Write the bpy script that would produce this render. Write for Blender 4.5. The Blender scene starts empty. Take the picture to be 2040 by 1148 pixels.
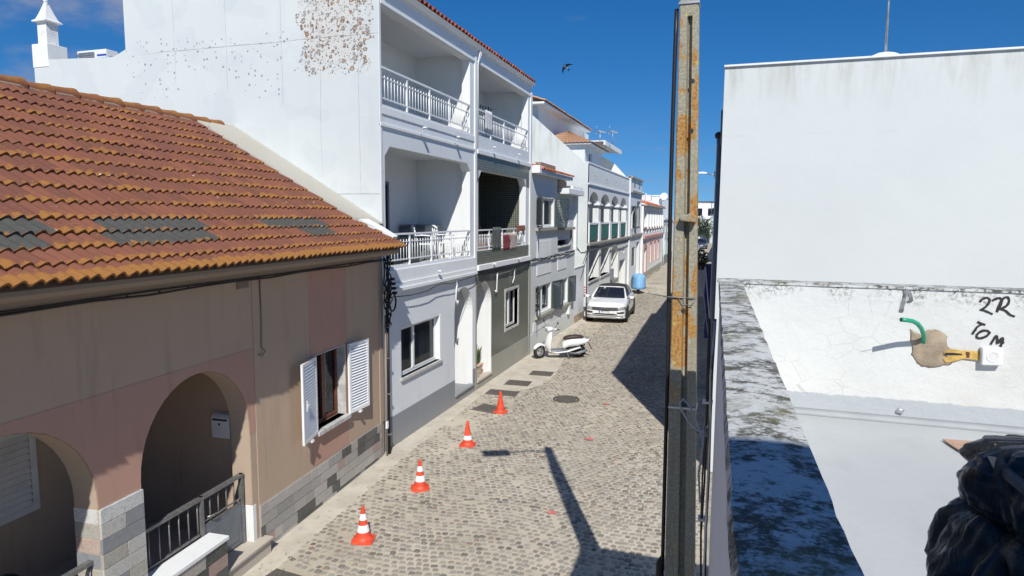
import bpy, bmesh, math, random
from math import sin, cos, pi, radians as R
from mathutils import Vector, Matrix, noise
from mathutils.geometry import tessellate_polygon
random.seed(7)
SC = bpy.context.scene
COL = SC.collection

# ------------------------------------------------------------------ camera, sky, sun, exposure
cam = bpy.data.cameras.new('camera'); camo = bpy.data.objects.new('camera', cam); COL.objects.link(camo)
cam.sensor_width = 36; cam.lens = 1300/2040*36; cam.clip_start = 0.05; cam.clip_end = 3000
CR = Vector((0.950131, 0.311715, 0.006767)); CF = Vector((-0.309938, 0.944635, -0.107831))
yaw, pitch, roll = R(18.1654), R(6.19019), R(0.39)
fh = Vector((-sin(yaw), cos(yaw), 0)); rt = Vector((cos(yaw), sin(yaw), 0)); up = Vector((0, 0, 1))
CF = fh*cos(pitch)-up*sin(pitch); uu = up*cos(pitch)+fh*sin(pitch)
CR = rt*cos(roll)+uu*sin(roll); CU = uu*cos(roll)-rt*sin(roll)
camo.matrix_world = Matrix(((CR.x, CU.x, -CF.x, 0), (CR.y, CU.y, -CF.y, 0), (CR.z, CU.z, -CF.z, 4.6), (0, 0, 0, 1)))
SC.camera = camo

EL = R(43.4)
SX, SY = 0.391, -0.920                      # horizontal direction towards the sun
sun = bpy.data.lights.new('sun', 'SUN'); sun.energy = 4.9; sun.angle = R(0.5); sun.color = (1.0, 0.97, 0.90)
suno = bpy.data.objects.new('sun', sun); COL.objects.link(suno)
sd = Vector((SX*cos(EL), SY*cos(EL), sin(EL)))
suno.rotation_euler = sd.to_track_quat('Z', 'Y').to_euler(); suno.location = (0, 0, 30)
SC.view_settings.view_transform = 'Standard'; SC.view_settings.look = 'None'
SC.view_settings.exposure = 0.0; SC.view_settings.gamma = 1.0
try: SC.cycles.max_bounces = 6; SC.cycles.use_denoising = True
except Exception: pass

W = bpy.data.worlds.new('World'); SC.world = W; W.use_nodes = True
def build_world():
    nt = W.node_tree; nt.nodes.clear()
    def n(t, **k):
        x = nt.nodes.new(t)
        for a, b in k.items(): setattr(x, a, b)
        return x
    L = nt.links.new
    out = n('ShaderNodeOutputWorld'); bg = n('ShaderNodeBackground'); bg.inputs[1].default_value = 0.105
    sky = n('ShaderNodeTexSky'); sky.sky_type = 'NISHITA'; sky.sun_disc = False
    sky.sun_elevation = EL; sky.sun_rotation = math.atan2(SX, SY)
    sky.altitude = 0; sky.air_density = 1.0; sky.dust_density = 0.0; sky.ozone_density = 6.0
    tc = n('ShaderNodeTexCoord'); sep = n('ShaderNodeSeparateXYZ'); L(tc.outputs['Generated'], sep.inputs[0])
    cmb = n('ShaderNodeCombineXYZ'); lift = n('ShaderNodeMath', operation='MULTIPLY_ADD'); lift.inputs[1].default_value = 0.86; lift.inputs[2].default_value = 0.085      # clear upper air down to the roofs
    L(sep.outputs[2], lift.inputs[0]); L(sep.outputs[0], cmb.inputs[0]); L(sep.outputs[1], cmb.inputs[1]); L(lift.outputs[0], cmb.inputs[2]); L(cmb.outputs[0], sky.inputs[0])
    def math_(op, a, b=None, clamp=False):
        m = n('ShaderNodeMath', operation=op); m.use_clamp = clamp
        for i, v in enumerate((a, b)):
            if v is None: continue
            if isinstance(v, (int, float)): m.inputs[i].default_value = v
            else: L(v, m.inputs[i])
        return m.outputs[0]
    def clouds(scale, lo, hi, seed, stretch):
        mp = n('ShaderNodeMapping'); mp.inputs['Location'].default_value = (seed, seed*1.7, 0); mp.inputs['Scale'].default_value = (1, 1, stretch)
        L(tc.outputs['Generated'], mp.inputs[0])
        t = n('ShaderNodeTexNoise'); t.inputs['Scale'].default_value = scale; t.inputs['Detail'].default_value = 7; t.inputs['Roughness'].default_value = 0.55
        L(mp.outputs[0], t.inputs['Vector'])
        r = n('ShaderNodeMapRange', interpolation_type='SMOOTHSTEP'); r.inputs[1].default_value = lo; r.inputs[2].default_value = hi
        L(t.outputs[0], r.inputs[0]); return r.outputs[0]
    # a bank of cloud in the west, thin wisps low over the end of the street
    ml = n('ShaderNodeMapRange', interpolation_type='SMOOTHSTEP'); ml.inputs[1].default_value = 0.62; ml.inputs[2].default_value = 0.74
    L(math_('MULTIPLY', sep.outputs[0], -1.0), ml.inputs[0])
    a = math_('MULTIPLY', clouds(4.2, 0.40, 0.56, 5.1, 1.9), ml.outputs[0])
    mz = n('ShaderNodeMapRange', interpolation_type='SMOOTHSTEP'); mz.inputs[1].default_value = 0.16; mz.inputs[2].default_value = 0.03
    L(sep.outputs[2], mz.inputs[0])
    b = math_('MULTIPLY', clouds(7, 0.50, 0.72, 1.9, 5.5), mz.outputs[0])
    c = math_('MULTIPLY', clouds(5, 0.66, 0.80, 8.1, 3.0), 0.30)
    f = math_('MAXIMUM', math_('MAXIMUM', math_('MULTIPLY', a, 0.85), math_('MULTIPLY', b, 0.55)), c)
    mix = n('ShaderNodeMixRGB'); mix.inputs[2].default_value = (4.1, 4.1, 4.9, 1)
    L(f, mix.inputs[0]); L(sky.outputs[0], mix.inputs[1])
    hs = n('ShaderNodeHueSaturation'); hs.inputs['Saturation'].default_value = 1.28; hs.inputs['Value'].default_value = 0.88
    L(mix.outputs[0], hs.inputs['Color']); tn = n('ShaderNodeMixRGB', blend_type='MULTIPLY'); tn.inputs[0].default_value = 1; tn.inputs[2].default_value = (0.78, 0.90, 1.0, 1); L(hs.outputs[0], tn.inputs[1]); L(tn.outputs[0], bg.inputs[0]); L(bg.outputs[0], out.inputs[0])
build_world()

# ------------------------------------------------------------------ materials
class NT:
    def __init__(s, name):
        s.m = bpy.data.materials.new(name); s.m.use_nodes = True; s.nt = s.m.node_tree
        s.b = s.nt.nodes['Principled BSDF']; s.L = s.nt.links.new
        s.tc = s.nt.nodes.new('ShaderNodeTexCoord'); s.geo = s.nt.nodes.new('ShaderNodeNewGeometry')
    def pos(s): return s.geo.outputs['Position']
    def n(s, t, **k):
        x = s.nt.nodes.new(t)
        for a, b in k.items(): setattr(x, a, b)
        return x
    def put(s, sock, v):
        if isinstance(v, (int, float)): sock.default_value = v
        elif isinstance(v, (tuple, list)):
            sock.default_value = tuple(v)+(1,) if len(sock.default_value) == 4 and len(v) == 3 else tuple(v)
        else: s.L(v, sock)
    def math(s, op, a, b=None, c=None, clamp=False):
        m = s.n('ShaderNodeMath', operation=op); m.use_clamp = clamp
        for i, v in enumerate((a, b, c)):
            if v is not None: s.put(m.inputs[i], v)
        return m.outputs[0]
    def map(s, vec, scale=(1, 1, 1), loc=(0, 0, 0), rot=(0, 0, 0)):
        m = s.n('ShaderNodeMapping'); s.put(m.inputs[0], vec); m.inputs['Location'].default_value = loc
        m.inputs['Rotation'].default_value = rot; m.inputs['Scale'].default_value = scale; return m.outputs[0]
    def noise(s, vec, scale, detail=4, rough=0.55, dist=0.0):
        t = s.n('ShaderNodeTexNoise'); s.put(t.inputs['Vector'], vec); t.inputs['Scale'].default_value = scale
        t.inputs['Detail'].default_value = detail; t.inputs['Roughness'].default_value = rough; t.inputs['Distortion'].default_value = dist
        return t.outputs[0]
    def vor(s, vec, scale, feature='F1', rand=1.0, out=0):
        t = s.n('ShaderNodeTexVoronoi', feature=feature); s.put(t.inputs['Vector'], vec); t.inputs['Scale'].default_value = scale
        t.inputs['Randomness'].default_value = rand; return t.outputs
    def ramp(s, f, lo, hi, a=0.0, b=1.0, smooth=True):
        r = s.n('ShaderNodeMapRange', interpolation_type='SMOOTHSTEP' if smooth else 'LINEAR')
        s.put(r.inputs[0], f); r.inputs[1].default_value = lo; r.inputs[2].default_value = hi
        r.inputs[3].default_value = a; r.inputs[4].default_value = b; return r.outputs[0]
    def mix(s, f, a, b, mode='MIX'):
        m = s.n('ShaderNodeMixRGB', blend_type=mode); s.put(m.inputs[0], f); s.put(m.inputs[1], a); s.put(m.inputs[2], b); return m.outputs[0]
    def sep(s, vec):
        m = s.n('ShaderNodeSeparateXYZ'); s.put(m.inputs[0], vec); return m.outputs
    def attr(s, name='Col'):
        a = s.n('ShaderNodeAttribute'); a.attribute_name = name; return a.outputs['Color']
    def col(s, v): s.put(s.b.inputs['Base Color'], v)
    def rough(s, v): s.put(s.b.inputs['Roughness'], v)
    def bump(s, h, strength=0.3, dist=0.01):
        b = s.n('ShaderNodeBump'); b.inputs['Strength'].default_value = strength; b.inputs['Distance'].default_value = dist
        s.put(b.inputs['Height'], h); s.L(b.outputs[0], s.b.inputs['Normal'])

def box_mask(t, x, lo, hi, soft=0.1):
    return t.math('MULTIPLY', t.ramp(x, lo-soft, lo+soft), t.ramp(x, hi+soft, hi-soft))

def plain(name, col, rough=0.6, metal=0.0, var=0.10, scale=6, bump=0.0, spec=None, trans=0.0, coat=0.0):
    t = NT(name); f = t.noise(t.pos(), scale, 4)
    d = tuple(c*(1-var) for c in col); e = tuple(min(1, c*(1+var)) for c in col)
    t.col(t.mix(t.ramp(f, 0.3, 0.7), d, e)); t.rough(rough); t.b.inputs['Metallic'].default_value = metal
    if spec is not None: t.b.inputs['Specular IOR Level'].default_value = spec
    if coat: t.b.inputs['Coat Weight'].default_value = coat
    if bump: t.bump(t.noise(t.pos(), scale*8, 3), bump, 0.005)
    return t.m

def plaster(name, col, dirt=(0.45, 0.44, 0.40), amt=0.25, streak=0.25, ztop=None, zbase=0.0, bump=0.25, fleck=0.0):
    t = NT(name); p = t.pos()
    big = t.noise(p, 0.9, 5, 0.6); fine = t.noise(p, 14, 4, 0.65)
    c = t.mix(t.ramp(big, 0.35, 0.75, 0, amt), col, tuple(x*0.80 for x in col))
    c = t.mix(t.math('MULTIPLY', t.ramp(fine, 0.45, 0.85), amt*0.5), c, tuple(x*0.72 for x in col))
    st = t.noise(t.map(p, (5, 5, 0.5)), 1.6, 5, 0.6)
    sm = t.ramp(st, 0.52, 0.78)
    if ztop is not None:
        z = t.sep(p)[2]; sm = t.math('MULTIPLY', sm, t.ramp(z, ztop-1.6, ztop, 0.15, 1.6))
    c = t.mix(t.math('MULTIPLY', sm, streak), c, dirt)
    z = t.sep(p)[2]                                           # splash dirt along the pavement
    wob = t.math('ADD', z, t.math('MULTIPLY', t.noise(p, 2.5, 4), 0.5))
    c = t.mix(t.math('MULTIPLY', t.ramp(wob, 0.75, 0.2), 0.35 if zbase == 0 else 0.0), c, tuple(x*0.62 for x in (0.6, 0.56, 0.48)))
    if fleck:
        v = t.vor(p, 7)[0]; c = t.mix(t.math('MULTIPLY', t.ramp(v, 0.16, 0.08), t.ramp(t.noise(p, 0.8, 3), 0.55, 0.66, 0, fleck)), c, (0.13, 0.13, 0.12))
    t.col(c); t.rough(0.88); t.b.inputs['Specular IOR Level'].default_value = 0.25
    t.bump(t.math('ADD', t.math('MULTIPLY', t.noise(p, 3, 3), 0.8), t.math('MULTIPLY', t.noise(p, 60, 3), 0.25)), bump, 0.01)
    return t.m

WHITE = (0.78, 0.79, 0.79)
M = {}
M['white'] = plaster('white_plaster', WHITE, amt=0.2, streak=0.2)
M['white_b'] = plaster('aged_white_plaster', (0.74, 0.75, 0.73), amt=0.2, streak=0.3)
M['grey_paint'] = plaster('grey_base_paint', (0.27, 0.28, 0.30), amt=0.12, streak=0.1)
M['cool_white'] = plaster('bluish_white_paint', (0.72, 0.74, 0.76), amt=0.24, streak=0.22, fleck=0.3)
M['house_grey'] = plaster('pale_grey_plaster', (0.66, 0.68, 0.68), amt=0.15, streak=0.15)
M['beige'] = plaster('beige_plaster', (0.49, 0.365, 0.265), dirt=(0.24, 0.19, 0.15), amt=0.3, streak=0.3)
M['beige_light'] = plaster('light_beige_plaster', (0.44, 0.345, 0.265), dirt=(0.3, 0.24, 0.2), amt=0.1, streak=0.1)
M['pink'] = plaster('terracotta_pink_plaster', (0.50, 0.30, 0.23), dirt=(0.3, 0.17, 0.13), amt=0.28, streak=0.25)
M['fascia'] = plaster('taupe_eave_plaster', (0.30, 0.235, 0.18), amt=0.15, streak=0.15, dirt=(0.16, 0.13, 0.1))
M['mortar'] = plaster('lime_mortar', (0.46, 0.435, 0.37), amt=0.35, streak=0.3, dirt=(0.3, 0.27, 0.2))
M['grey_concrete'] = plaster('grey_cement', (0.36, 0.35, 0.31), amt=0.35, streak=0.3)
M['step_stone'] = plaster('step_stone', (0.50, 0.45, 0.38), amt=0.3, streak=0.0, zbase=1)
M['palegreen'] = plaster('pale_green_plaster', (0.55, 0.62, 0.60), amt=0.15, streak=0.2)
M['rose_trim'] = plain('rose_trim', (0.50, 0.26, 0.22), 0.8)
M['metal_white'] = plain('white_painted_metal', (0.80, 0.81, 0.82), 0.35, var=0.04)
M['metal_grey'] = plain('grey_painted_metal', (0.16, 0.18, 0.20), 0.4, var=0.1)
M['rail_grey'] = plain('worn_rail_metal', (0.20, 0.20, 0.20), 0.45, 0.4, var=0.2, scale=20)
M['galv'] = plain('galvanised_steel', (0.45, 0.46, 0.47), 0.4, 0.7, var=0.15)
M['dark_green'] = plain('dark_green_paint', (0.065, 0.085, 0.085), 0.45, var=0.15)
M['black_plastic'] = plain('black_plastic', (0.012, 0.012, 0.013), 0.45)
M['black_cable'] = plain('black_cable', (0.012, 0.012, 0.014), 0.5)
M['grey_cable'] = plain('grey_cable', (0.35, 0.36, 0.36), 0.5)
M['white_plastic'] = plain('white_plastic', (0.78, 0.79, 0.80), 0.35, var=0.03)
M['brown_wood'] = plain('brown_window_wood', (0.14, 0.05, 0.03), 0.45, var=0.25, scale=14)
M['marble'] = plain('pale_marble_sill', (0.50, 0.49, 0.47), 0.45, var=0.18, scale=9)
M['curtain'] = plain('white_curtain', (0.70, 0.70, 0.68), 0.9, var=0.06)
M['dark'] = plain('dark_interior', (0.03, 0.03, 0.032), 0.8)
M['rubber'] = plain('black_rubber', (0.015, 0.015, 0.016), 0.7)
M['red_paint'] = plain('red_plate_paint', (0.55, 0.05, 0.05), 0.5)
M['dark_ceiling'] = plain('painted_shade_dark', (0.06, 0.05, 0.045), 0.9, var=0.3)  # shade of the mosaic balcony put into its ceiling and floor colour
M['terrace_band'] = plaster('terrace_blue_white', (0.72, 0.74, 0.78), amt=0.15, streak=0.15)

def glass_mat(name, col, alpha):
    t = NT(name); t.col(col); t.rough(0.04); t.b.inputs['Specular IOR Level'].default_value = 0.6
    tr = t.n('ShaderNodeBsdfTransparent'); tr.inputs[0].default_value = (0.75, 0.8, 0.82, 1)
    mx = t.n('ShaderNodeMixShader'); mx.inputs[0].default_value = alpha
    out = t.nt.nodes['Material Output']; t.L(tr.outputs[0], mx.inputs[1]); t.L(t.b.outputs[0], mx.inputs[2]); t.L(mx.outputs[0], out.inputs[0])
    return t.m
M['glass'] = glass_mat('window_glass', (0.02, 0.025, 0.03), 0.55)
M['car_glass'] = glass_mat('tinted_glass', (0.015, 0.018, 0.03), 0.85)

# gable wall of the tall house: cracks between render bays, dark dots, ringed rust-coloured lichen
def gable_mat():
    t = NT('stained_gable_plaster'); p = t.pos(); x, y, z = t.sep(p)
    big = t.noise(p, 0.7, 5, 0.6)
    c = t.mix(t.ramp(big, 0.3, 0.75, 0, 0.35), (0.635, 0.665, 0.66), (0.53, 0.565, 0.58))
    cv = t.n('ShaderNodeTexVoronoi', distance='CHEBYCHEV'); cv.inputs['Scale'].default_value = 0.9; cv.inputs['Randomness'].default_value = 0.8; t.L(p, cv.inputs['Vector']); c = t.mix(t.ramp(t.sep(cv.outputs['Color'])[0], 0, 1, 0, 0.45, False), c, (0.56, 0.60, 0.605))
    patch = t.noise(t.map(p, (1, 1, 1.2), (3, 0, 1)), 1.1, 2, 0.4)
    c = t.mix(t.ramp(patch, 0.54, 0.57, 0, 0.16), c, (0.45, 0.48, 0.53))
    c = t.mix(t.math('MULTIPLY', t.ramp(t.noise(t.map(p, (6, 6, 0.4)), 1.5, 4), 0.5, 0.8), 0.12), c, (0.55, 0.52, 0.42))
    wob = t.math('MULTIPLY', t.math('SUBTRACT', t.noise(p, 1.5, 3), 0.5), 0.05)
    def line(coord, at, w=0.012):
        d = t.math('ABSOLUTE', t.math('SUBTRACT', t.math('ADD', coord, wob), at)); return t.ramp(d, w, w*0.35)
    ln = t.math('MULTIPLY', line(z, 7.93), t.ramp(x, -12.0, -11.0))
    for xx, z0 in ((-6.62, 5.0), (-7.45, 5.4), (-8.3, 6.7), (-9.6, 7.0), (-10.9, 7.1)):
        ln = t.math('MAXIMUM', ln, t.math('MULTIPLY', line(x, xx, 0.008), t.ramp(z, z0, z0+0.1, 0, 0.7)))
    ln = t.math('MAXIMUM', ln, t.math('MULTIPLY', line(z, 5.02, 0.012), box_mask(t, x, -7.2, -6.2, 0.05)))
    c = t.mix(t.math('MULTIPLY', ln, t.ramp(t.noise(p, 5, 3), 0.35, 0.6, 0.35, 0.85)), c, (0.30, 0.30, 0.28))
    nz = t.noise(p, 1.9, 4, 0.6)
    # brown patch near the roof
    reg = t.math('MULTIPLY', box_mask(t, t.math('ADD', x, t.math('MULTIPLY', t.math('SUBTRACT', nz, 0.5), 1.2)), -7.70, -6.42, 0.22), t.ramp(z, 7.05, 7.75))
    reg = t.math('MULTIPLY', reg, t.ramp(nz, 0.26, 0.46))
    c = t.mix(t.math('MULTIPLY', reg, 0.22), c, (0.55, 0.42, 0.30))
    dv = t.n('ShaderNodeVectorMath', operation='ADD'); t.L(p, dv.inputs[0]); nn = t.n('ShaderNodeTexNoise'); nn.inputs['Scale'].default_value = 22; nn.inputs['Detail'].default_value = 3; t.L(p, nn.inputs['Vector']); sv = t.n('ShaderNodeVectorMath', operation='SCALE'); sv.inputs[3].default_value = 0.035; t.L(nn.outputs['Color'], sv.inputs[0]); t.L(sv.outputs[0], dv.inputs[1]); pd = dv.outputs[0]
    for sc, r0, dens, ringc in ((9.0, 0.48, 0.72, (0.16, 0.075, 0.035)), (15.0, 0.50, 0.85, (0.10, 0.075, 0.055)), (30.0, 0.50, 0.9, (0.13, 0.08, 0.05)), (11.0, 0.44, 0.5, (0.24, 0.11, 0.04)), (5.2, 0.30, 0.35, (0.27, 0.13, 0.045))):
        v = t.vor(pd, sc); d = v[0]; rnd = t.sep(v[1])[0]
        rad = t.math('MULTIPLY', t.math('MULTIPLY', t.ramp(rnd, 1-dens, 1, 0, 1, False), r0), t.ramp(reg, 0.02, 0.35))
        inside = t.math('LESS_THAN', d, rad); hole = t.math('LESS_THAN', d, t.math('SUBTRACT', rad, 0.13))
        ring = t.math('MULTIPLY', inside, t.math('SUBTRACT', 1.0, t.math('MULTIPLY', hole, 0.5)))
        c = t.mix(t.math('MULTIPLY', ring, 0.85), c, ringc)
    # grey dots lower left
    reg2 = t.math('MULTIPLY', box_mask(t, x, -12.2, -8.0, 0.5), box_mask(t, z, 7.0, 8.2, 0.35))
    reg2 = t.math('MULTIPLY', reg2, t.ramp(t.noise(p, 1.3, 3), 0.36, 0.52))
    v = t.vor(p, 13); rnd = t.sep(v[1])[0]
    dot = t.math('LESS_THAN', v[0], t.math('MULTIPLY', t.math('MULTIPLY', t.ramp(rnd, 0.35, 1, 0, 1, False), 0.34), t.ramp(reg2, 0.05, 0.5)))
    c = t.mix(t.math('MULTIPLY', dot, 0.8), c, (0.22, 0.23, 0.22))
    t.col(c); t.rough(0.9); t.b.inputs['Specular IOR Level'].default_value = 0.2
    t.bump(t.math('ADD', t.noise(p, 2.2, 3), t.math('MULTIPLY', t.noise(p, 40, 3), 0.2)), 0.2, 0.02)
    return t.m
M['gable'] = gable_mat()

def right_gable_mat():
    t = NT('weathered_white_gable'); p = t.pos(); x, y, z = t.sep(p)
    c = t.mix(t.ramp(t.noise(p, 0.5, 5, 0.6), 0.3, 0.75, 0, 0.4), (0.635, 0.66, 0.65), (0.555, 0.58, 0.585))
    top = t.ramp(t.math('ADD', z, t.math('MULTIPLY', t.noise(t.map(p, (2.2, 1, 0.3)), 1.5, 4), 1.2)), 6.9, 7.9)
    st = t.math('MULTIPLY', top, t.ramp(t.noise(t.map(p, (4.5, 1, 0.7)), 1.2, 6, 0.65), 0.38, 0.75))
    c = t.mix(t.math('MULTIPLY', st, 0.85), c, (0.42, 0.42, 0.37))
    d = t.math('ABSOLUTE', t.math('SUBTRACT', t.math('ADD', z, t.math('MULTIPLY', t.noise(p, 2, 3), 0.08)), 6.05))
    c = t.mix(t.math('MULTIPLY', t.ramp(d, 0.03, 0.0), t.ramp(t.noise(p, 1.2, 3), 0.4, 0.6, 0, 0.25)), c, (0.5, 0.52, 0.52))
    t.col(c); t.rough(0.9); t.b.inputs['Specular IOR Level'].default_value = 0.2
    t.bump(t.math('ADD', t.noise(p, 1.6, 3), t.math('MULTIPLY', t.noise(p, 30, 3), 0.15)), 0.25, 0.03)
    return t.m
M['gable_right'] = right_gable_mat()

def boundary_mat():
    t = NT('peeling_terrace_wall'); p = t.pos(); x, y, z = t.sep(p)
    c = t.mix(t.ramp(t.noise(p, 3, 5, 0.6), 0.35, 0.75, 0, 0.4), (0.65, 0.655, 0.635), (0.55, 0.555, 0.535))
    wob = t.math('ADD', z, t.math('MULTIPLY', t.math('SUBTRACT', t.noise(p, 4, 6, 0.7), 0.5), 0.25))
    mould = t.math('MULTIPLY', t.ramp(wob, 4.06, 4.20), t.ramp(t.noise(p, 45, 5, 0.75), 0.46, 0.62))
    mould = t.math('MULTIPLY', mould, t.ramp(t.noise(t.map(p, (1, 1, 0.3), (2, 0, 0)), 6, 3), 0.42, 0.58))
    c = t.mix(t.math('MULTIPLY', mould, 0.9), c, (0.06, 0.055, 0.045))
    grime = t.math('MULTIPLY', t.ramp(x, 0.95, 1.5), t.ramp(t.noise(p, 2.5, 5, 0.65), 0.35, 0.7, 0, 0.45))
    c = t.mix(grime, c, (0.52, 0.50, 0.46))
    spot = t.math('MULTIPLY', t.ramp(t.noise(p, 70, 4, 0.8), 0.68, 0.74), t.ramp(t.noise(p, 9, 3), 0.5, 0.66))
    c = t.mix(t.math('MULTIPLY', spot, 0.7), c, (0.2, 0.2, 0.18))
    cr = t.vor(t.map(p, (1, 1, 1.6)), 5.5, 'DISTANCE_TO_EDGE')[0]
    crk = t.math('MULTIPLY', t.ramp(cr, 0.012, 0.0), t.ramp(t.noise(p, 3.3, 2), 0.5, 0.6, 0, 0.5))
    c = t.mix(crk, c, (0.4, 0.4, 0.38))
    edge = t.math('ADD', z, t.math('ADD', t.math('MULTIPLY', t.math('SUBTRACT', t.noise(p, 9, 5, 0.7), 0.5), 0.05), t.math('MULTIPLY', x, 0.0)))
    low = t.ramp(edge, 3.517, 3.507)
    c = t.mix(low, c, (0.42, 0.445, 0.465))
    t.col(c); t.rough(0.85); t.b.inputs['Specular IOR Level'].default_value = 0.25
    h = t.math('ADD', t.math('MULTIPLY', t.noise(p, 14, 5, 0.6), 1.0), t.math('MULTIPLY', t.noise(p, 90, 3), 0.25))
    t.bump(t.math('SUBTRACT', h, t.math('MULTIPLY', crk, 0.4)), 0.45, 0.012)
    return t.m
M['boundary'] = boundary_mat()

def coping_mat():
    t = NT('lichened_coping_cement'); p = t.pos()
    big = t.noise(p, 13.0, 3, 0.5); fine = t.noise(t.map(p, (90, 150, 90)), 1.0, 4, 0.7); mid = t.noise(t.map(p, (36, 44, 36)), 1.0, 7, 0.8)
    f = t.math('ADD', t.math('MULTIPLY', big, 0.42), t.math('ADD', t.math('MULTIPLY', fine, 0.18), t.math('MULTIPLY', mid, 0.62)))
    c = t.mix(t.ramp(f, 0.575, 0.69), (0.58, 0.59, 0.575), (0.085, 0.08, 0.06))
    c = t.mix(t.ramp(fine, 0.50, 0.70, 0, 0.30), c, (0.20, 0.19, 0.16))
    c = t.mix(t.math('MULTIPLY', t.ramp(t.noise(p, 4.5, 4), 0.52, 0.66), t.ramp(mid, 0.4, 0.6, 0.2, 0.8)), c, (0.17, 0.155, 0.075))
    t.col(c); t.rough(0.95); t.bump(t.math('ADD', fine, t.noise(p, 120, 3)), 0.5, 0.006); return t.m
M['coping'] = coping_mat()

def floor_mat():
    t = NT('grey_waterproof_floor'); p = t.pos()
    c = t.mix(t.ramp(t.noise(p, 1.3, 4), 0.3, 0.7), (0.43, 0.45, 0.45), (0.47, 0.485, 0.485))
    sp = t.math('MULTIPLY', t.ramp(t.noise(t.map(p, (30, 70, 30)), 1, 3), 0.68, 0.75), 0.35)
    c = t.mix(sp, c, (0.62, 0.63, 0.64)); sp2 = t.ramp(t.noise(t.map(p, (45, 45, 45), (9, 9, 0)), 1, 2), 0.77, 0.80)
    c = t.mix(t.math('MULTIPLY', sp2, 0.6), c, (0.18, 0.17, 0.16))
    sc_ = t.ramp(t.noise(t.map(p, (3, 1.2, 1), (4, 0, 0)), 1.5, 6, 0.7), 0.50, 0.72, 0, 0.22); c = t.mix(sc_, c, (0.33, 0.34, 0.335))
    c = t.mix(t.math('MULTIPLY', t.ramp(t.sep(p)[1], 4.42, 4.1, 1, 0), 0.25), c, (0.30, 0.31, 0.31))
    t.col(c); t.rough(t.ramp(t.noise(p, 2.5, 4), 0.3, 0.7, 0.5, 0.75)); t.bump(t.math('ADD', t.noise(p, 25, 4), t.math('MULTIPLY', t.noise(p, 120, 3), 0.4)), 0.25, 0.008); return t.m
M['floor'] = floor_mat()
M['fillet'] = plain('grey_sealing_paint', (0.33, 0.35, 0.36), 0.75, var=0.05)

def tile_mat(name, base, dark, lichen, black, last, fade=0.25):
    # UV: u counts tile waves, v counts courses from the ridge
    t = NT(name); uv = t.tc.outputs['UV']; p = t.pos(); u, v, _ = t.sep(uv)
    wn = t.n('ShaderNodeTexWhiteNoise', noise_dimensions='2D')
    cu = t.math('FLOOR', t.math('DIVIDE', u, 2.0)); cv = t.math('FLOOR', v)
    cb = t.n('ShaderNodeCombineXYZ'); t.L(cu, cb.inputs[0]); t.L(cv, cb.inputs[1]); t.L(cb.outputs[0], wn.inputs[0])
    r = wn.outputs[0]; fv = t.math('FRACT', v)
    c = t.mix(r, base, dark); c = t.mix(t.ramp(t.noise(p, 2.2, 4), 0.35, 0.7, 0, 0.5), c, dark)
    c = t.mix(t.math('MULTIPLY', t.ramp(t.noise(p, 30, 4, 0.7), 0.5, 0.75), 0.3), c, tuple(x*1.5 for x in base))
    if black:
        m = None
        for (u0, u1, v0, v1) in black:
            b = t.math('MULTIPLY', t.math('MULTIPLY', t.math('GREATER_THAN', u, u0), t.math('LESS_THAN', u, u1)), t.math('MULTIPLY', t.math('GREATER_THAN', v, v0), t.math('LESS_THAN', v, v1)))
            m = b if m is None else t.math('MAXIMUM', m, b)
        c = t.mix(m, c, t.mix(t.noise(p, 20, 4), (0.045, 0.045, 0.042), (0.095, 0.092, 0.083)))
    else: m = 0.0
    li = t.noise(p, 9, 6, 0.7); pat = t.noise(p, 1.5, 3)
    th = t.math('SUBTRACT', t.math('SUBTRACT', 0.80, t.math('MULTIPLY', t.ramp(fv, 0.45, 1.0), 0.26)), t.math('MULTIPLY', t.ramp(pat, 0.35, 0.68), 0.14))
    th = t.math('SUBTRACT', th, t.math('MULTIPLY', t.math('GREATER_THAN', v, last), t.ramp(fv, 0.1, 0.7, 0, 0.30)))
    th = t.math('ADD', t.math('SUBTRACT', th, t.ramp(v, 3.0, 15.0, 0, 0.07, False)), t.math('MULTIPLY', m, 0.10))
    lm = t.ramp(t.math('SUBTRACT', li, th), -0.02, 0.07, 0, lichen)
    c = t.mix(lm, c, t.mix(t.noise(p, 40, 4), (0.24, 0.095, 0.020), (0.37, 0.18, 0.042)))
    wh = t.ramp(t.vor(p, 5.5)[0], 0.09, 0.04); c = t.mix(t.math('MULTIPLY', wh, t.ramp(pat, 0.5, 0.6, 0, 0.8)), c, (0.6, 0.6, 0.55))
    t.col(c); t.rough(0.85); t.b.inputs['Specular IOR Level'].default_value = 0.3
    t.bump(t.math('ADD', t.noise(p, 60, 4, 0.7), t.math('MULTIPLY', lm, 0.6)), 0.35, 0.006); return t.m
M['tile'] = tile_mat('old_terracotta_tile', (0.225, 0.084, 0.050), (0.150, 0.060, 0.040), 0.8,
    [(34.9, 46.0, 10.99, 11.98), (36.0, 47.0, 11.99, 12.98), (50.5, 70, 10.99, 11.98), (52.0, 70, 11.99, 12.98), (13.9, 26.0, 10.99, 11.98), (15.0, 21.0, 11.99, 12.98)], 14.0)
M['tile_ridge'] = tile_mat('lichened_ridge_tile', (0.26, 0.10, 0.05), (0.22, 0.085, 0.04), 0.8, None, -1.0)
M['tile_red'] = tile_mat('dark_red_tile', (0.36, 0.09, 0.05), (0.2, 0.05, 0.035), 0.1, None, 999)
M['tile_tan'] = tile_mat('tan_tile', (0.52, 0.32, 0.20), (0.40, 0.24, 0.15), 0.15, None, 999)
M['tile_orange'] = tile_mat('orange_tile', (0.50, 0.15, 0.07), (0.38, 0.11, 0.06), 0.05, None, 999)

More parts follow.
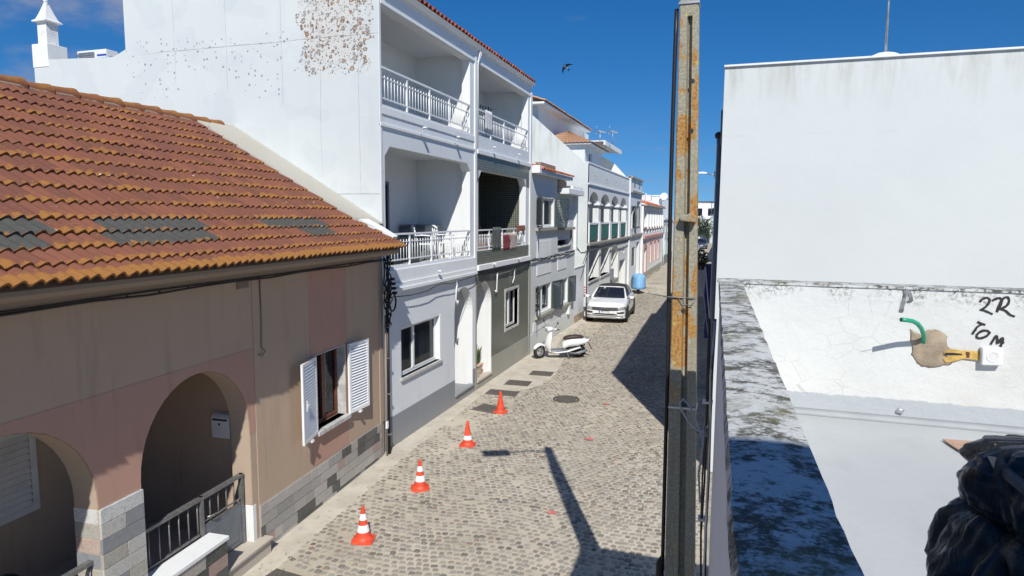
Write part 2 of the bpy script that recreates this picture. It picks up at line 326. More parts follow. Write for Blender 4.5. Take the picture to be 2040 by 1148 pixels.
def block_mat():
    t = NT('polished_stone_blocks'); p = t.pos(); c = t.attr()
    f = t.noise(t.map(p, (1, 1, 1), rot=(0.5, 0.4, 0.7)), 14, 7, 0.7, 2.5)
    c = t.mix(t.ramp(f, 0.42, 0.62, 0, 0.5), c, t.mix(0.22, c, (0.6, 0.58, 0.54)))
    vein = t.ramp(t.math('ABSOLUTE', t.math('SUBTRACT', t.noise(p, 6, 5, 0.6, 3.0), 0.5)), 0.03, 0.0)
    c = t.mix(t.math('MULTIPLY', vein, 0.45), c, (0.14, 0.14, 0.14))
    t.col(c); t.rough(0.4); t.bump(f, 0.1, 0.003); return t.m
M['blocks'] = block_mat()

def mosaic_mat():
    t = NT('green_mosaic_tile'); p = t.pos(); x, y, z = t.sep(p); s = 0.062
    def g(c):
        f = t.math('FRACT', t.math('DIVIDE', c, s)); return t.math('MAXIMUM', t.math('LESS_THAN', f, 0.085), t.math('GREATER_THAN', f, 0.915))
    gr = t.math('MAXIMUM', g(t.math('ADD', y, x)), g(z))
    cb = t.n('ShaderNodeCombineXYZ'); t.L(t.math('FLOOR', t.math('DIVIDE', t.math('ADD', y, x), s)), cb.inputs[0]); t.L(t.math('FLOOR', t.math('DIVIDE', z, s)), cb.inputs[1])
    wn = t.n('ShaderNodeTexWhiteNoise', noise_dimensions='2D'); t.L(cb.outputs[0], wn.inputs[0])
    c = t.mix(wn.outputs[0], (0.035, 0.040, 0.026), (0.085, 0.088, 0.06))
    c = t.mix(gr, c, (0.30, 0.31, 0.26)); t.col(c); t.rough(t.math('MULTIPLY_ADD', gr, 0.5, 0.3)); return t.m
M['mosaic'] = mosaic_mat()

def pole_mat():
    t = NT('old_concrete_pole'); p = t.pos()
    c = t.mix(t.ramp(t.noise(p, 45, 5, 0.8), 0.35, 0.7), (0.26, 0.235, 0.17), (0.44, 0.405, 0.31))
    c = t.mix(t.ramp(t.noise(t.map(p, (8, 8, 0.8)), 1, 4), 0.5, 0.8, 0, 0.45), c, (0.17, 0.155, 0.12))
    pit = t.ramp(t.vor(p, 55)[0], 0.2, 0.1); c = t.mix(t.math('MULTIPLY', pit, 0.45), c, (0.1, 0.09, 0.07))
    z = t.sep(p)[2]
    patch = t.math('ADD', t.noise(t.map(p, (4, 4, 2.2), (1.3, 0, 0.4)), 1.6, 3, 0.5), t.math('MULTIPLY', t.noise(p, 25, 5, 0.75), 0.25))
    xx = t.sep(p)[0]; lft = t.ramp(t.math('ADD', xx, t.math('MULTIPLY', z, 0.01745)), -0.24, -0.33, 0, 0.05)
    lm = t.math('MULTIPLY', t.ramp(t.math('ADD', patch, lft), 0.648, 0.71), t.ramp(z, 3.0, 3.4, 0.1, 0.92))
    c = t.mix(lm, c, t.mix(t.ramp(t.noise(p, 60, 4), 0.35, 0.6), (0.27, 0.115, 0.025), (0.46, 0.25, 0.065)))
    sm = t.ramp(t.vor(t.map(p, (1, 1, 1), (2, 1, 0)), 9)[0], 0.17, 0.1); c = t.mix(t.math('MULTIPLY', sm, 0.8), c, (0.48, 0.40, 0.11))
    t.col(c); t.rough(0.95); t.bump(t.math('ADD', t.noise(p, 80, 5, 0.8), t.math('MULTIPLY', pit, -0.5)), 0.6, 0.006); return t.m
M['pole'] = pole_mat()

def ground_mat():
    t = NT('sandy_joint_ground'); p = t.pos(); x, y, z = t.sep(p)
    c = t.mix(t.ramp(t.noise(p, 1.1, 5, 0.6), 0.3, 0.7), (0.45, 0.395, 0.31), (0.56, 0.50, 0.40))
    c = t.mix(t.math('MULTIPLY', t.ramp(t.noise(p, 60, 4, 0.7), 0.45, 0.7), 0.35), c, (0.25, 0.22, 0.17))
    moss = t.math('MULTIPLY', t.ramp(t.noise(p, 0.9, 4), 0.52, 0.68), t.ramp(t.noise(p, 12, 5, 0.7), 0.48, 0.6))
    c = t.mix(t.math('MULTIPLY', moss, 0.55), c, (0.16, 0.17, 0.075))
    far = t.ramp(y, 44, 50)
    warp = t.n('ShaderNodeVectorMath', operation='ADD'); t.L(p, warp.inputs[0])
    v = t.vor(t.map(p, (1, 1, 1)), 8.5, 'DISTANCE_TO_EDGE', 0.6)[0]; v2 = t.vor(p, 8.5, 'F1', 0.6)[1]
    st = t.mix(t.sep(v2)[0], (0.20, 0.18, 0.15), (0.36, 0.33, 0.28))
    c = t.mix(t.math('MULTIPLY', t.ramp(v, 0.10, 0.2), far), c, st)
    t.col(c); t.rough(0.95); t.bump(t.math('ADD', t.noise(p, 30, 5, 0.7), t.noise(p, 150, 3)), 0.4, 0.008); return t.m
M['ground'] = ground_mat()
def cobble_mat():
    t = NT('granite_setts'); p = t.pos(); c = t.attr()
    c = t.mix(t.ramp(t.noise(p, 90, 4, 0.7), 0.35, 0.7, 0, 0.5), c, (0.40, 0.36, 0.30))
    t.col(c); t.rough(0.8); t.bump(t.noise(p, 70, 4), 0.5, 0.004); return t.m
M['cobble'] = cobble_mat()
def apron_mat():
    t = NT('cement_apron'); p = t.pos()
    c = t.mix(t.ramp(t.noise(p, 1.7, 5, 0.6), 0.3, 0.7), (0.46, 0.41, 0.335), (0.58, 0.53, 0.44))
    c = t.mix(t.math('MULTIPLY', t.ramp(t.noise(p, 7, 5, 0.7), 0.55, 0.72), 0.5), c, (0.22, 0.20, 0.16))
    t.col(c); t.rough(0.95); t.bump(t.noise(p, 50, 4), 0.3, 0.006); return t.m
M['apron'] = apron_mat()
M['iron'] = plain('cast_iron_cover', (0.13, 0.115, 0.10), 0.7, 0.2, var=0.25, scale=25, bump=0.3)
M['orange_cone'] = plain('fluorescent_orange_rubber', (0.74, 0.075, 0.03), 0.55, var=0.22, scale=9)
M['reflective'] = plain('reflective_white_band', (0.80, 0.80, 0.82), 0.35, var=0.03)
M['green_pipe'] = plain('green_conduit', (0.02, 0.33, 0.19), 0.35, var=0.06)
M['patch_mortar'] = plain('rough_cement_patch', (0.34, 0.27, 0.195), 0.95, var=0.22, scale=14, bump=0.8)
M['foam'] = plain('yellow_foam', (0.62, 0.40, 0.12), 0.9, var=0.25, scale=30, bump=0.8)
M['ink'] = plain('black_marker', (0.02, 0.02, 0.022), 0.6)
M['ink_grey'] = plain('grey_smear', (0.17, 0.18, 0.19), 0.8, var=0.5, scale=40)
M['car_white'] = plain('white_car_paint', (0.78, 0.79, 0.80), 0.25, var=0.02, coat=1.0)
M['car_silver'] = plain('silver_car_paint', (0.42, 0.44, 0.47), 0.3, 0.3, var=0.04, coat=0.8)
M['car_blue'] = plain('dark_blue_car_paint', (0.05, 0.06, 0.10), 0.25, 0.3, var=0.04, coat=0.8)
M['chrome'] = plain('chrome', (0.75, 0.76, 0.78), 0.12, 1.0, var=0.02)
M['headlamp'] = plain('headlamp_glass', (0.42, 0.45, 0.47), 0.12, 0.3, var=0.35, scale=26)
M['soft_top'] = plain('black_canvas', (0.03, 0.028, 0.028), 0.9, var=0.15, scale=30)
M['plate_white'] = plain('plate_white', (0.75, 0.76, 0.78), 0.4, var=0.02)
M['plate_blue'] = plain('plate_blue', (0.03, 0.07, 0.45), 0.4)
M['seat_brown'] = plain('dark_brown_leatherette', (0.055, 0.035, 0.033), 0.5, var=0.15, scale=20)
M['blue_cover'] = plain('light_blue_nylon', (0.20, 0.42, 0.72), 0.55, var=0.12, scale=6, bump=0.4)
M['green_panel'] = plain('green_balcony_panel', (0.02, 0.15, 0.115), 0.5, var=0.12, scale=3)
M['terracotta_pot'] = plain('peach_ceramic', (0.62, 0.42, 0.30), 0.6)
M['cream_pot'] = plain('cream_ceramic', (0.62, 0.58, 0.46), 0.6)
M['plank'] = plain('reddish_plank', (0.22, 0.085, 0.055), 0.7, var=0.25, scale=9)
M['towel_grey'] = plain('grey_green_cloth', (0.10, 0.11, 0.10), 0.95, var=0.2)
M['towel_red'] = plain('dark_red_cloth', (0.22, 0.035, 0.045), 0.95, var=0.2)
M['towel_brown'] = plain('brown_cloth', (0.24, 0.10, 0.07), 0.95, var=0.2)
M['towel_beige'] = plain('pinkish_cloth', (0.42, 0.34, 0.31), 0.95, var=0.15)
M['towel_white'] = plain('white_cloth', (0.65, 0.65, 0.65), 0.95, var=0.1)
M['towel_blue'] = plain('blue_cloth', (0.03, 0.08, 0.16), 0.95, var=0.1)
M['cardboard'] = plain('brown_cardboard', (0.42, 0.27, 0.19), 0.85, var=0.12, scale=20)
M['brick'] = plain('old_brick', (0.32, 0.22, 0.16), 0.9, var=0.5, scale=22, bump=0.5)
M['stone_plinth'] = plain('stone_plinth', (0.34, 0.28, 0.21), 0.9, var=0.35, scale=9, bump=0.5)
M['blue_flag'] = plain('violet_blue_tarp', (0.05, 0.05, 0.22), 0.7, var=0.3)
M['slats'] = plain('grey_shutter_plastic', (0.72, 0.69, 0.66), 0.5, var=0.06)
def leaf_mat(name, a, b):
    t = NT(name); p = t.pos(); c = t.mix(t.ramp(t.noise(p, 3, 4), 0.3, 0.7), a, b); t.col(c); t.rough(0.6)
    t.b.inputs['Transmission Weight'].default_value = 0.0; return t.m
M['leaf'] = leaf_mat('green_leaf', (0.045, 0.085, 0.025), (0.12, 0.17, 0.05))
M['leaf_dark'] = leaf_mat('dark_leaf', (0.02, 0.04, 0.015), (0.06, 0.09, 0.03))
M['leaf_grey'] = leaf_mat('grey_green_leaf', (0.10, 0.13, 0.09), (0.2, 0.24, 0.15))
M['bark'] = plain('bark', (0.12, 0.09, 0.06), 0.9, var=0.3)
def bag_mat():
    t = NT('black_bin_bag'); p = t.pos(); t.col(t.mix(t.ramp(t.noise(p, 5, 3), 0.4, 0.7), (0.008, 0.008, 0.008), (0.026, 0.025, 0.024))); t.rough(0.27)
    v = t.noise(t.map(p, (1, 1, 0.4), rot=(0.3, 0.5, 0)), 16, 6, 0.6, 1.5)
    t.bump(t.math('ABSOLUTE', t.math('SUBTRACT', v, 0.5)), 0.55, 0.012); return t.m
M['bag'] = bag_mat()
M['bag_band'] = plain('taupe_plastic_band', (0.11, 0.105, 0.09), 0.4, var=0.3, scale=15, bump=0.3)
M['pale_plastic'] = plain('pale_blue_plastic', (0.42, 0.50, 0.62), 0.4, var=0.1)
M['bird_dark'] = plain('dark_blue_feathers', (0.01, 0.014, 0.03), 0.6); M['bird_white'] = plain('white_feathers', (0.7, 0.68, 0.64), 0.8)
M['asphalt_lot'] = plain('bare_yard_ground', (0.33, 0.30, 0.24), 0.95, var=0.25, scale=3)
M['red_spray'] = plain('red_spray_mark', (0.62, 0.20, 0.17), 0.9, var=0.3, scale=30)

# ------------------------------------------------------------------ mesh helpers
def lerp(a, b, t): return a+(b-a)*t
def interp(tab, x):
    if x <= tab[0][0]: return tab[0][1]
    for k in range(len(tab)-1):
        if x <= tab[k+1][0]: t = (x-tab[k][0])/(tab[k+1][0]-tab[k][0]); return lerp(tab[k][1], tab[k+1][1], t)
    return tab[-1][1]
WM = {}                                        # object -> world matrix of its space
SPLIT = {'party_wall', 'ledge', 'post', 'window_ledge', 'pilaster', 'raised_panel', 'wall_coping', 'string_course', 'bare_brick', 'pink_panel', 'cement_base', 'window_hood', 'centre_stand', 'balcony_floor', 'tail_light', 'hood_ledge', 'chimney', 'painted_base', 'window_surround'}
class MB:
    def __init__(s): s.v = []; s.f = []; s.m = []; s.c = []; s.uv = {}; s.sm = []
    def add(s, vs, fs, mi=0, col=None, smooth=False):
        o = len(s.v); s.v += [Vector(p) for p in vs]
        for f in fs: s.f.append([i+o for i in f]); s.m.append(mi); s.c.append(col); s.sm.append(smooth)
        return s
    def box(s, x0, x1, y0, y1, z0, z1, mi=0, col=None):
        if x0 > x1: x0, x1 = x1, x0
        if y0 > y1: y0, y1 = y1, y0
        if z0 > z1: z0, z1 = z1, z0
        v = [(x, y, z) for z in (z0, z1) for y in (y0, y1) for x in (x0, x1)]
        return s.add(v, [(0, 2, 3, 1), (4, 5, 7, 6), (0, 1, 5, 4), (2, 6, 7, 3), (0, 4, 6, 2), (1, 3, 7, 5)], mi, col)
    def mbox(s, mat, x0, x1, y0, y1, z0, z1, mi=0, col=None):
        v = [mat @ Vector((x, y, z)) for z in (z0, z1) for y in (y0, y1) for x in (x0, x1)]
        return s.add(v, [(0, 2, 3, 1), (4, 5, 7, 6), (0, 1, 5, 4), (2, 6, 7, 3), (0, 4, 6, 2), (1, 3, 7, 5)], mi, col)
    def tube(s, pts, r, seg=8, mi=0, caps=True, smooth=True):
        pts = [Vector(p) for p in pts]; n = len(pts); rs = r if isinstance(r, (list, tuple)) else [r]*n
        vs = []; prev = None
        for i, p in enumerate(pts):
            t = (pts[min(i+1, n-1)]-pts[max(i-1, 0)]).normalized()
            if prev is None: a = t.orthogonal().normalized()
            else:
                a = prev-t*prev.dot(t); a = a.normalized() if a.length > 1e-6 else t.orthogonal().normalized()
            prev = a; b = t.cross(a)
            for k in range(seg):
                w = 2*pi*k/seg; vs.append(p+(a*cos(w)+b*sin(w))*rs[i])
        fs = [(i*seg+k, i*seg+(k+1) % seg, (i+1)*seg+(k+1) % seg, (i+1)*seg+k) for i in range(n-1) for k in range(seg)]
        s.add(vs, fs, mi, smooth=smooth)
        if caps: o = len(s.v)-len(vs); s.f += [[o+k for k in reversed(range(seg))], [o+(n-1)*seg+k for k in range(seg)]]; s.m += [mi]*2; s.c += [None]*2; s.sm += [False]*2
        return s
    def lathe(s, prof, cx=0, cy=0, seg=20, mi=0, smooth=True, mids=None):
        vs = [(cx+r*cos(2*pi*k/seg), cy+r*sin(2*pi*k/seg), z) for r, z in prof for k in range(seg)]
        for i in range(len(prof)-1):
            m_ = mids[i] if mids else mi
            o = len(s.v)
            s.add([vs[i*seg+k] for k in range(seg)]+[vs[(i+1)*seg+k] for k in range(seg)], [(k, (k+1) % seg, seg+(k+1) % seg, seg+k) for k in range(seg)], m_, smooth=smooth)
        return s
    def loft(s, secs, mi=0, closed=True, caps=True, smooth=True):
        n = len(secs[0]); vs = [p for c in secs for p in c]
        m = n if closed else n-1
        fs = [(i*n+k, i*n+(k+1) % n, (i+1)*n+(k+1) % n, (i+1)*n+k) for i in range(len(secs)-1) for k in range(m)]
        s.add(vs, fs, mi, smooth=smooth)
        if caps:
            o = len(s.v)-len(vs); s.f += [[o+k for k in reversed(range(n))], [o+(len(secs)-1)*n+k for k in range(n)]]; s.m += [mi]*2; s.c += [None]*2; s.sm += [False]*2
        return s
    def panel(s, mp, outer, holes=(), w0=0.0, w1=-0.2, mi=0, mi_rim=None, back=True):
        """wall with openings: outline + holes in (u,v), thickness from w0 (outside) to w1 (inside)"""
        mi_rim = mi if mi_rim is None else mi_rim
        loops = [outer]+list(holes); polys = [[Vector((a, b, 0)) for a, b in l] for l in loops]
        tris = tessellate_polygon(polys); flat = [p for l in loops for p in l]
        for w, fl in (((w0, False), (w1, True)) if back else ((w0, False),)):
            vs = [mp(a, b, w) for a, b in flat]; s.add(vs, [tuple(t) for t in tris], mi)
        for l in loops:
            n = len(l); vs = [mp(a, b, w0) for a, b in l]+[mp(a, b, w1) for a, b in l]
            s.add(vs, [(k, (k+1) % n, n+(k+1) % n, n+k) for k in range(n)], mi_rim)
        return s
    def blob(s, c, r, sub=2, mi=0, amp=0.0, freq=3.0, seed=0):
        bm = bmesh.new(); bmesh.ops.create_icosphere(bm, subdivisions=sub, radius=1)
        vs = []
        for v in bm.verts:
            d = v.co.copy(); k = 1+amp*noise.noise(d*freq+Vector((seed, seed*2.1, 0))); vs.append((c[0]+d.x*r[0]*k, c[1]+d.y*r[1]*k, c[2]+d.z*r[2]*k))
        fs = [[q.index for q in f.verts] for f in bm.faces]; bm.free(); return s.add(vs, fs, mi, smooth=True)
    def islands(s):
        p = list(range(len(s.v)))
        def fd(a):
            while p[a] != a: p[a] = p[p[a]]; a = p[a]
            return a
        for f in s.f:
            r = fd(f[0])
            for q in f[1:]: p[fd(q)] = r
        g = {}
        for i, f in enumerate(s.f): g.setdefault(fd(f[0]), []).append(i)
        out = []
        for fs in g.values():
            m = MB(); mp_ = {}
            for i in fs:
                f = []
                for q in s.f[i]:
                    if q not in mp_: mp_[q] = len(m.v); m.v.append(s.v[q])
                    f.append(mp_[q])
                m.f.append(f); m.m.append(s.m[i]); m.c.append(s.c[i]); m.sm.append(s.sm[i])
            out.append(m)
        return out
    def build(s, name, mats, parent=None, world=True, bevel=0.0, normals=True, sub=0, loc=None, label=None):
        if name in SPLIT and parent is not None:
            isl = s.islands()
            if len(isl) > 1: return [m.build(name, mats, parent, world, bevel, normals, sub, loc, label) for m in isl][0]
        if not isinstance(mats, (list, tuple)): mats = [mats]
        me = bpy.data.meshes.new(name)
        if parent is not None: T = WM[parent]
        elif loc is not None: T = Matrix.Translation(loc)
        else: T = Matrix.Identity(4)
        vs = s.v
        if world: Ti = T.inverted(); vs = [Ti @ v for v in vs]
        me.from_pydata([tuple(v) for v in vs], [], s.f)
        for m in mats: me.materials.append(m)
        for i, p in enumerate(me.polygons): p.material_index = s.m[i]; p.use_smooth = s.sm[i]
        if any(c is not None for c in s.c):
            a = me.color_attributes.new('Col', 'FLOAT_COLOR', 'CORNER'); k = 0
            for i, p in enumerate(me.polygons):
                c = s.c[i] or (0.5, 0.5, 0.5)
                for _ in p.loop_indices: a.data[k].color = (c[0], c[1], c[2], 1); k += 1
        if s.uv:
            l = me.uv_layers.new(name='UVMap')
            for lp in me.loops: l.data[lp.index].uv = s.uv.get(lp.vertex_index, (0, 0))
        if normals:
            bm = bmesh.new(); bm.from_mesh(me); bmesh.ops.recalc_face_normals(bm, faces=bm.faces); bm.to_mesh(me); bm.free()
        o = bpy.data.objects.new(name, me); COL.objects.link(o)
        if parent is not None: o.parent = parent; WM[o] = WM[parent]
        else: o.matrix_world = T; WM[o] = T
        if bevel:
            b = o.modifiers.new('bevel', 'BEVEL'); b.width = bevel; b.segments = 2; b.limit_method = 'ANGLE'; b.angle_limit = R(40)
        if sub: b = o.modifiers.new('sub', 'SUBSURF'); b.levels = sub; b.render_levels = sub
        if label: o['label'] = label
        return o

def tag(o, label, cat, group=None):
    o['label'] = label; o['category'] = cat
    if group: o['group'] = group
    return o
def thing(name, label, cat, loc=(0, 0, 0), rz=0.0, group=None):
    o = bpy.data.objects.new(name, None); COL.objects.link(o); o.empty_display_size = 0.2
    T = Matrix.Translation(loc) @ Matrix.Rotation(rz, 4, 'Z'); o.matrix_world = T; WM[o] = T
    return tag(o, label, cat, group)
def struct(o): o['kind'] = 'structure'; return o
def dup(root, loc, rz=None, label=None):
    r = root.copy(); COL.objects.link(r); r.location = loc
    if rz is not None: r.rotation_euler = (0, 0, rz)
    if label: r['label'] = label
    for ch in list(root.children):
        c = ch.copy(); COL.objects.link(c); c.parent = r
        for g in list(ch.children):
            d = g.copy(); COL.objects.link(d); d.parent = c
    return r
def rect(u0, u1, v0, v1): return [(u0, v0), (u1, v0), (u1, v1), (u0, v1)]
def arch(u0, u1, v0, vs, vt, n=14):
    c = (u0+u1)/2; a = (u1-u0)/2; h = vt-vs
    return [(u0, v0), (u1, v0)]+[(c+a*cos(pi*k/n), vs+h*sin(pi*k/n)) for k in range(n+1)]
def chamf(u0, u1, v0, v1, c): return [(u0, v0), (u1, v0), (u1, v1-c), (u1-c, v1), (u0+c, v1), (u0, v1-c)]
def pbox(mb, mp, u0, u1, v0, v1, w0, w1, mi=0, col=None):
    vs = [mp(u, v, w) for w in (w0, w1) for v in (v0, v1) for u in (u0, u1)]
    mb.add(vs, [(0, 1, 3, 2), (4, 6, 7, 5), (0, 4, 5, 1), (2, 3, 7, 6), (0, 2, 6, 4), (1, 5, 7, 3)], mi, col); return mb
def FX(X): return lambda u, v, w: Vector((X+w, u, v))             # facade facing +x (left side of the street)
def FY(Y): return lambda u, v, w: Vector((u, Y-w, v))             # wall facing -y
def FXN(X): return lambda u, v, w: Vector((X-w, u, v))            # facade facing -x (right side)

def tile_grid(mb, org, ud, sd_, nd, nu, ns, pitch, course, amp, thick=0.03, seg=6, mi=0, u0=0, v0=0, sag=0.0, edge=None, kick=0.0, dist=None):
    """waves of interlocking tiles: ud along the eave, sd_ down the slope, nd the roof normal"""
    org, ud, sd_, nd = Vector(org), Vector(ud).normalized(), Vector(sd_).normalized(), Vector(nd).normalized()
    def wav(t):
        t = t % 1.0
        return amp*(0.5-0.5*cos(2*pi*(t**0.72)))
    cols = nu*seg+1
    for c in range(ns):
        rng = [random.uniform(-0.004, 0.004) for _ in range(nu+1)]
        rows = [(0.0, 0.0, c), (0.5, thick*0.5, c), (1.04, thick, c), (1.04, thick-0.022, c)]
        base = len(mb.v); vs = []
        for j, (fr, lift, cc) in enumerate(rows):
            for i in range(cols):
                uq = i/seg; k = min(int(uq), nu); jit = rng[k]
                s_ = (dist(c+fr) if dist else (c+fr)*course) + (jit*3 if fr > 0.6 else 0)
                h = wav(uq)+lift+jit*(1 if fr > 0.3 else 0)
                sg = -sag*sin(pi*min(1, max(0, (c+fr)/ns)))
                vs.append(org+ud*(uq*pitch+0.004*noise.noise(Vector((k*3.7, c*5.1, 0))))+sd_*s_+nd*(h+sg+kick*max(0, (c+fr)/ns-0.8)**2*25+0.01*noise.noise(Vector((uq*0.15, c*0.3, 3.1)))))
                mb.uv[base+j*cols+i] = (u0+uq*0.999, v0+c+min(fr, 0.995) if fr < 1.01 else v0+c+0.995)
        cut = (lambda j, i: edge is None or (i+0.5)/seg*pitch > edge((dist(c+rows[j][0]) if dist else (c+rows[j][0])*course)/((dist(ns) if dist else ns*course))))
        fs = [(j*cols+i, j*cols+i+1, (j+1)*cols+i+1, (j+1)*cols+i) for j in range(3) for i in range(cols-1) if cut(j, i)]
        mb.add(vs, fs, mi, smooth=False)
    return mb

def window(parent, mp, u0, u1, v0, v1, depth=0.12, fw=0.06, mull=(), bars=(), mat='metal_white', curtain=None, sill=None, pane='glass', name='window', inner='dark'):
    m = MB()
    for a, b, c, d in ((u0, u0+fw, v0, v1), (u1-fw, u1, v0, v1), (u0+fw, u1-fw, v0, v0+fw), (u0+fw, u1-fw, v1-fw, v1)): pbox(m, mp, a, b, c, d, -depth, -depth-0.05)
    for q in mull: pbox(m, mp, q-fw*0.6, q+fw*0.6, v0+fw, v1-fw, -depth+0.01, -depth-0.05)
    for q in bars: pbox(m, mp, u0+fw, u1-fw, q-0.02, q+0.02, -depth+0.004, -depth-0.04)
    w = m.build(name, M[mat], parent)
    m = MB(); pbox(m, mp, u0+fw, u1-fw, v0+fw, v1-fw, -depth-0.02, -depth-0.028); m.build('pane', M[pane], w)
    m = MB(); pbox(m, mp, u0-0.05, u1+0.05, v0-0.05, v1+0.05, -depth-0.5, -depth-0.52); m.build('interior', M[inner], w)
    if curtain:
        m = MB(); n = 24
        for a, b in curtain:
            vs = []
            for k in range(n+1):
                q = a+(b-a)*k/n; ww = -depth-0.10-0.02*sin(k*1.9)
                vs += [mp(q, v0+fw, ww), mp(q, v1, ww)]
            m.add(vs, [(2*k, 2*k+2, 2*k+3, 2*k+1) for k in range(n)], smooth=True)
        m.build('curtain', M['curtain'], w)
    if sill:
        m = MB(); pbox(m, mp, u0-0.06, u1+0.06, v0-0.06, v0, sill, -depth); m.build('sill', M['marble'], w, bevel=0.006)
    return w

def shutter(parent, mp, u0, u1, v0, v1, w0, w1=None, mat='metal_white', pitch=0.05, th=0.035, fr=0.05, tilt=0.0):
    """louvred leaf; w0 offset at u0, w1 offset at u1 (a leaf may stand off the wall)"""
    w1 = w0 if w1 is None else w1
    def mq(u, v, w): return mp(u, v, w+w0+(w1-w0)*(u-u0)/(u1-u0))
    m = MB()
    for a, b, c, d in ((u0, u0+fr, v0, v1), (u1-fr, u1, v0, v1), (u0+fr, u1-fr, v0, v0+fr), (u0+fr, u1-fr, v1-fr, v1)): pbox(m, mq, a, b, c, d, 0, th)
    n = int((v1-v0-2*fr)/pitch)
    for k in range(n):
        z = v0+fr+(k+0.5)*(v1-v0-2*fr)/n; h = pitch*0.62
        vs = [mq(u, z+dz, w) for u in (u0+fr, u1-fr) for dz, w in ((-h*0.55, th*0.98), (-h*0.4, th*1.0), (h*0.55, 0.004), (h*0.4, -0.0))]
        m.add(vs, [(0, 1, 5, 4), (1, 2, 6, 5), (2, 3, 7, 6), (3, 0, 4, 7), (0, 3, 2, 1), (4, 5, 6, 7)])
    return m.build('shutter', M[mat], parent)

def railing(parent, mp, u0, u1, z0, ztop, zlow, zhand, posts, w=0.0, mat='metal_white', step=0.125, rb=0.009, hand=0.05):
    m = MB(); pbox(m, mp, u0, u1, zhand-0.035, zhand, w-hand/2, w+hand/2); m2 = MB()
    pbox(m2, mp, u0, u1, ztop-0.012, ztop, w-0.012, w+0.012); pbox(m2, mp, u0, u1, zlow-0.012, zlow+0.012, w-0.012, w+0.012)
    n = int((u1-u0)/step)
    for k in range(1, n):
        u = u0+(u1-u0)*k/n; m2.tube([mp(u, zlow-0.03, w), mp(u, ztop+0.04, w)], rb, 6)
    r = m2.build('railing', M[mat], parent); m.build('handrail', M['metal_white'], r)
    m = MB()
    for u in posts: pbox(m, mp, u-0.018, u+0.018, z0, zhand-0.035, w-0.018, w+0.018)
    m.build('post', M[mat], r); return r

def text_obj(name, s, size, mat, parent, loc, rot, extrude=0.001, T=None, bold=0.0, xs=1.0, al='CENTER'):
    cu = bpy.data.curves.new(name, 'FONT'); cu.body = s; cu.size = size; cu.extrude = extrude; cu.offset = bold; cu.align_x = al; cu.align_y = 'CENTER'
    tmp = bpy.data.objects.new(name, cu); COL.objects.link(tmp); bpy.context.view_layer.update()
    me = bpy.data.meshes.new_from_object(tmp.evaluated_get(bpy.context.evaluated_depsgraph_get())); COL.objects.unlink(tmp); bpy.data.objects.remove(tmp)
    me.materials.clear(); me.materials.append(M[mat]); o = bpy.data.objects.new(name, me); COL.objects.link(o); o.parent = parent
    o.location = loc; o.rotation_euler = rot; o.scale = (xs, 1, 1); return o

def foliage(mb, c, r, n, size, mi=0, seed=0, flat=0.0):
    rnd = random.Random(seed)
    for _ in range(n):
        while True:
            d = Vector((rnd.uniform(-1, 1), rnd.uniform(-1, 1), rnd.uniform(-1, 1)))
            if 0.05 < d.length < 1 and noise.noise(d*2.2+Vector((seed*3.1, 0, 0))) > -0.18-0.5*(1-d.length): break
        d *= (0.75+0.25*rnd.random())/max(0.55, d.length)**0.45
        p = Vector(c)+Vector((d.x*r[0], d.y*r[1], d.z*r[2]))
        a = Vector((rnd.gauss(0, 1), rnd.gauss(0, 1), rnd.gauss(0, 0.6))).normalized(); b = a.cross(Vector((rnd.gauss(0, 1), rnd.gauss(0, 1), rnd.gauss(0, 1)))).normalized()
        s = size*rnd.uniform(0.6, 1.3)
        mb.add([p-a*s, p+b*s*0.45, p+a*s, p-b*s*0.45], [(0, 1, 2, 3)], mi)
    return mb

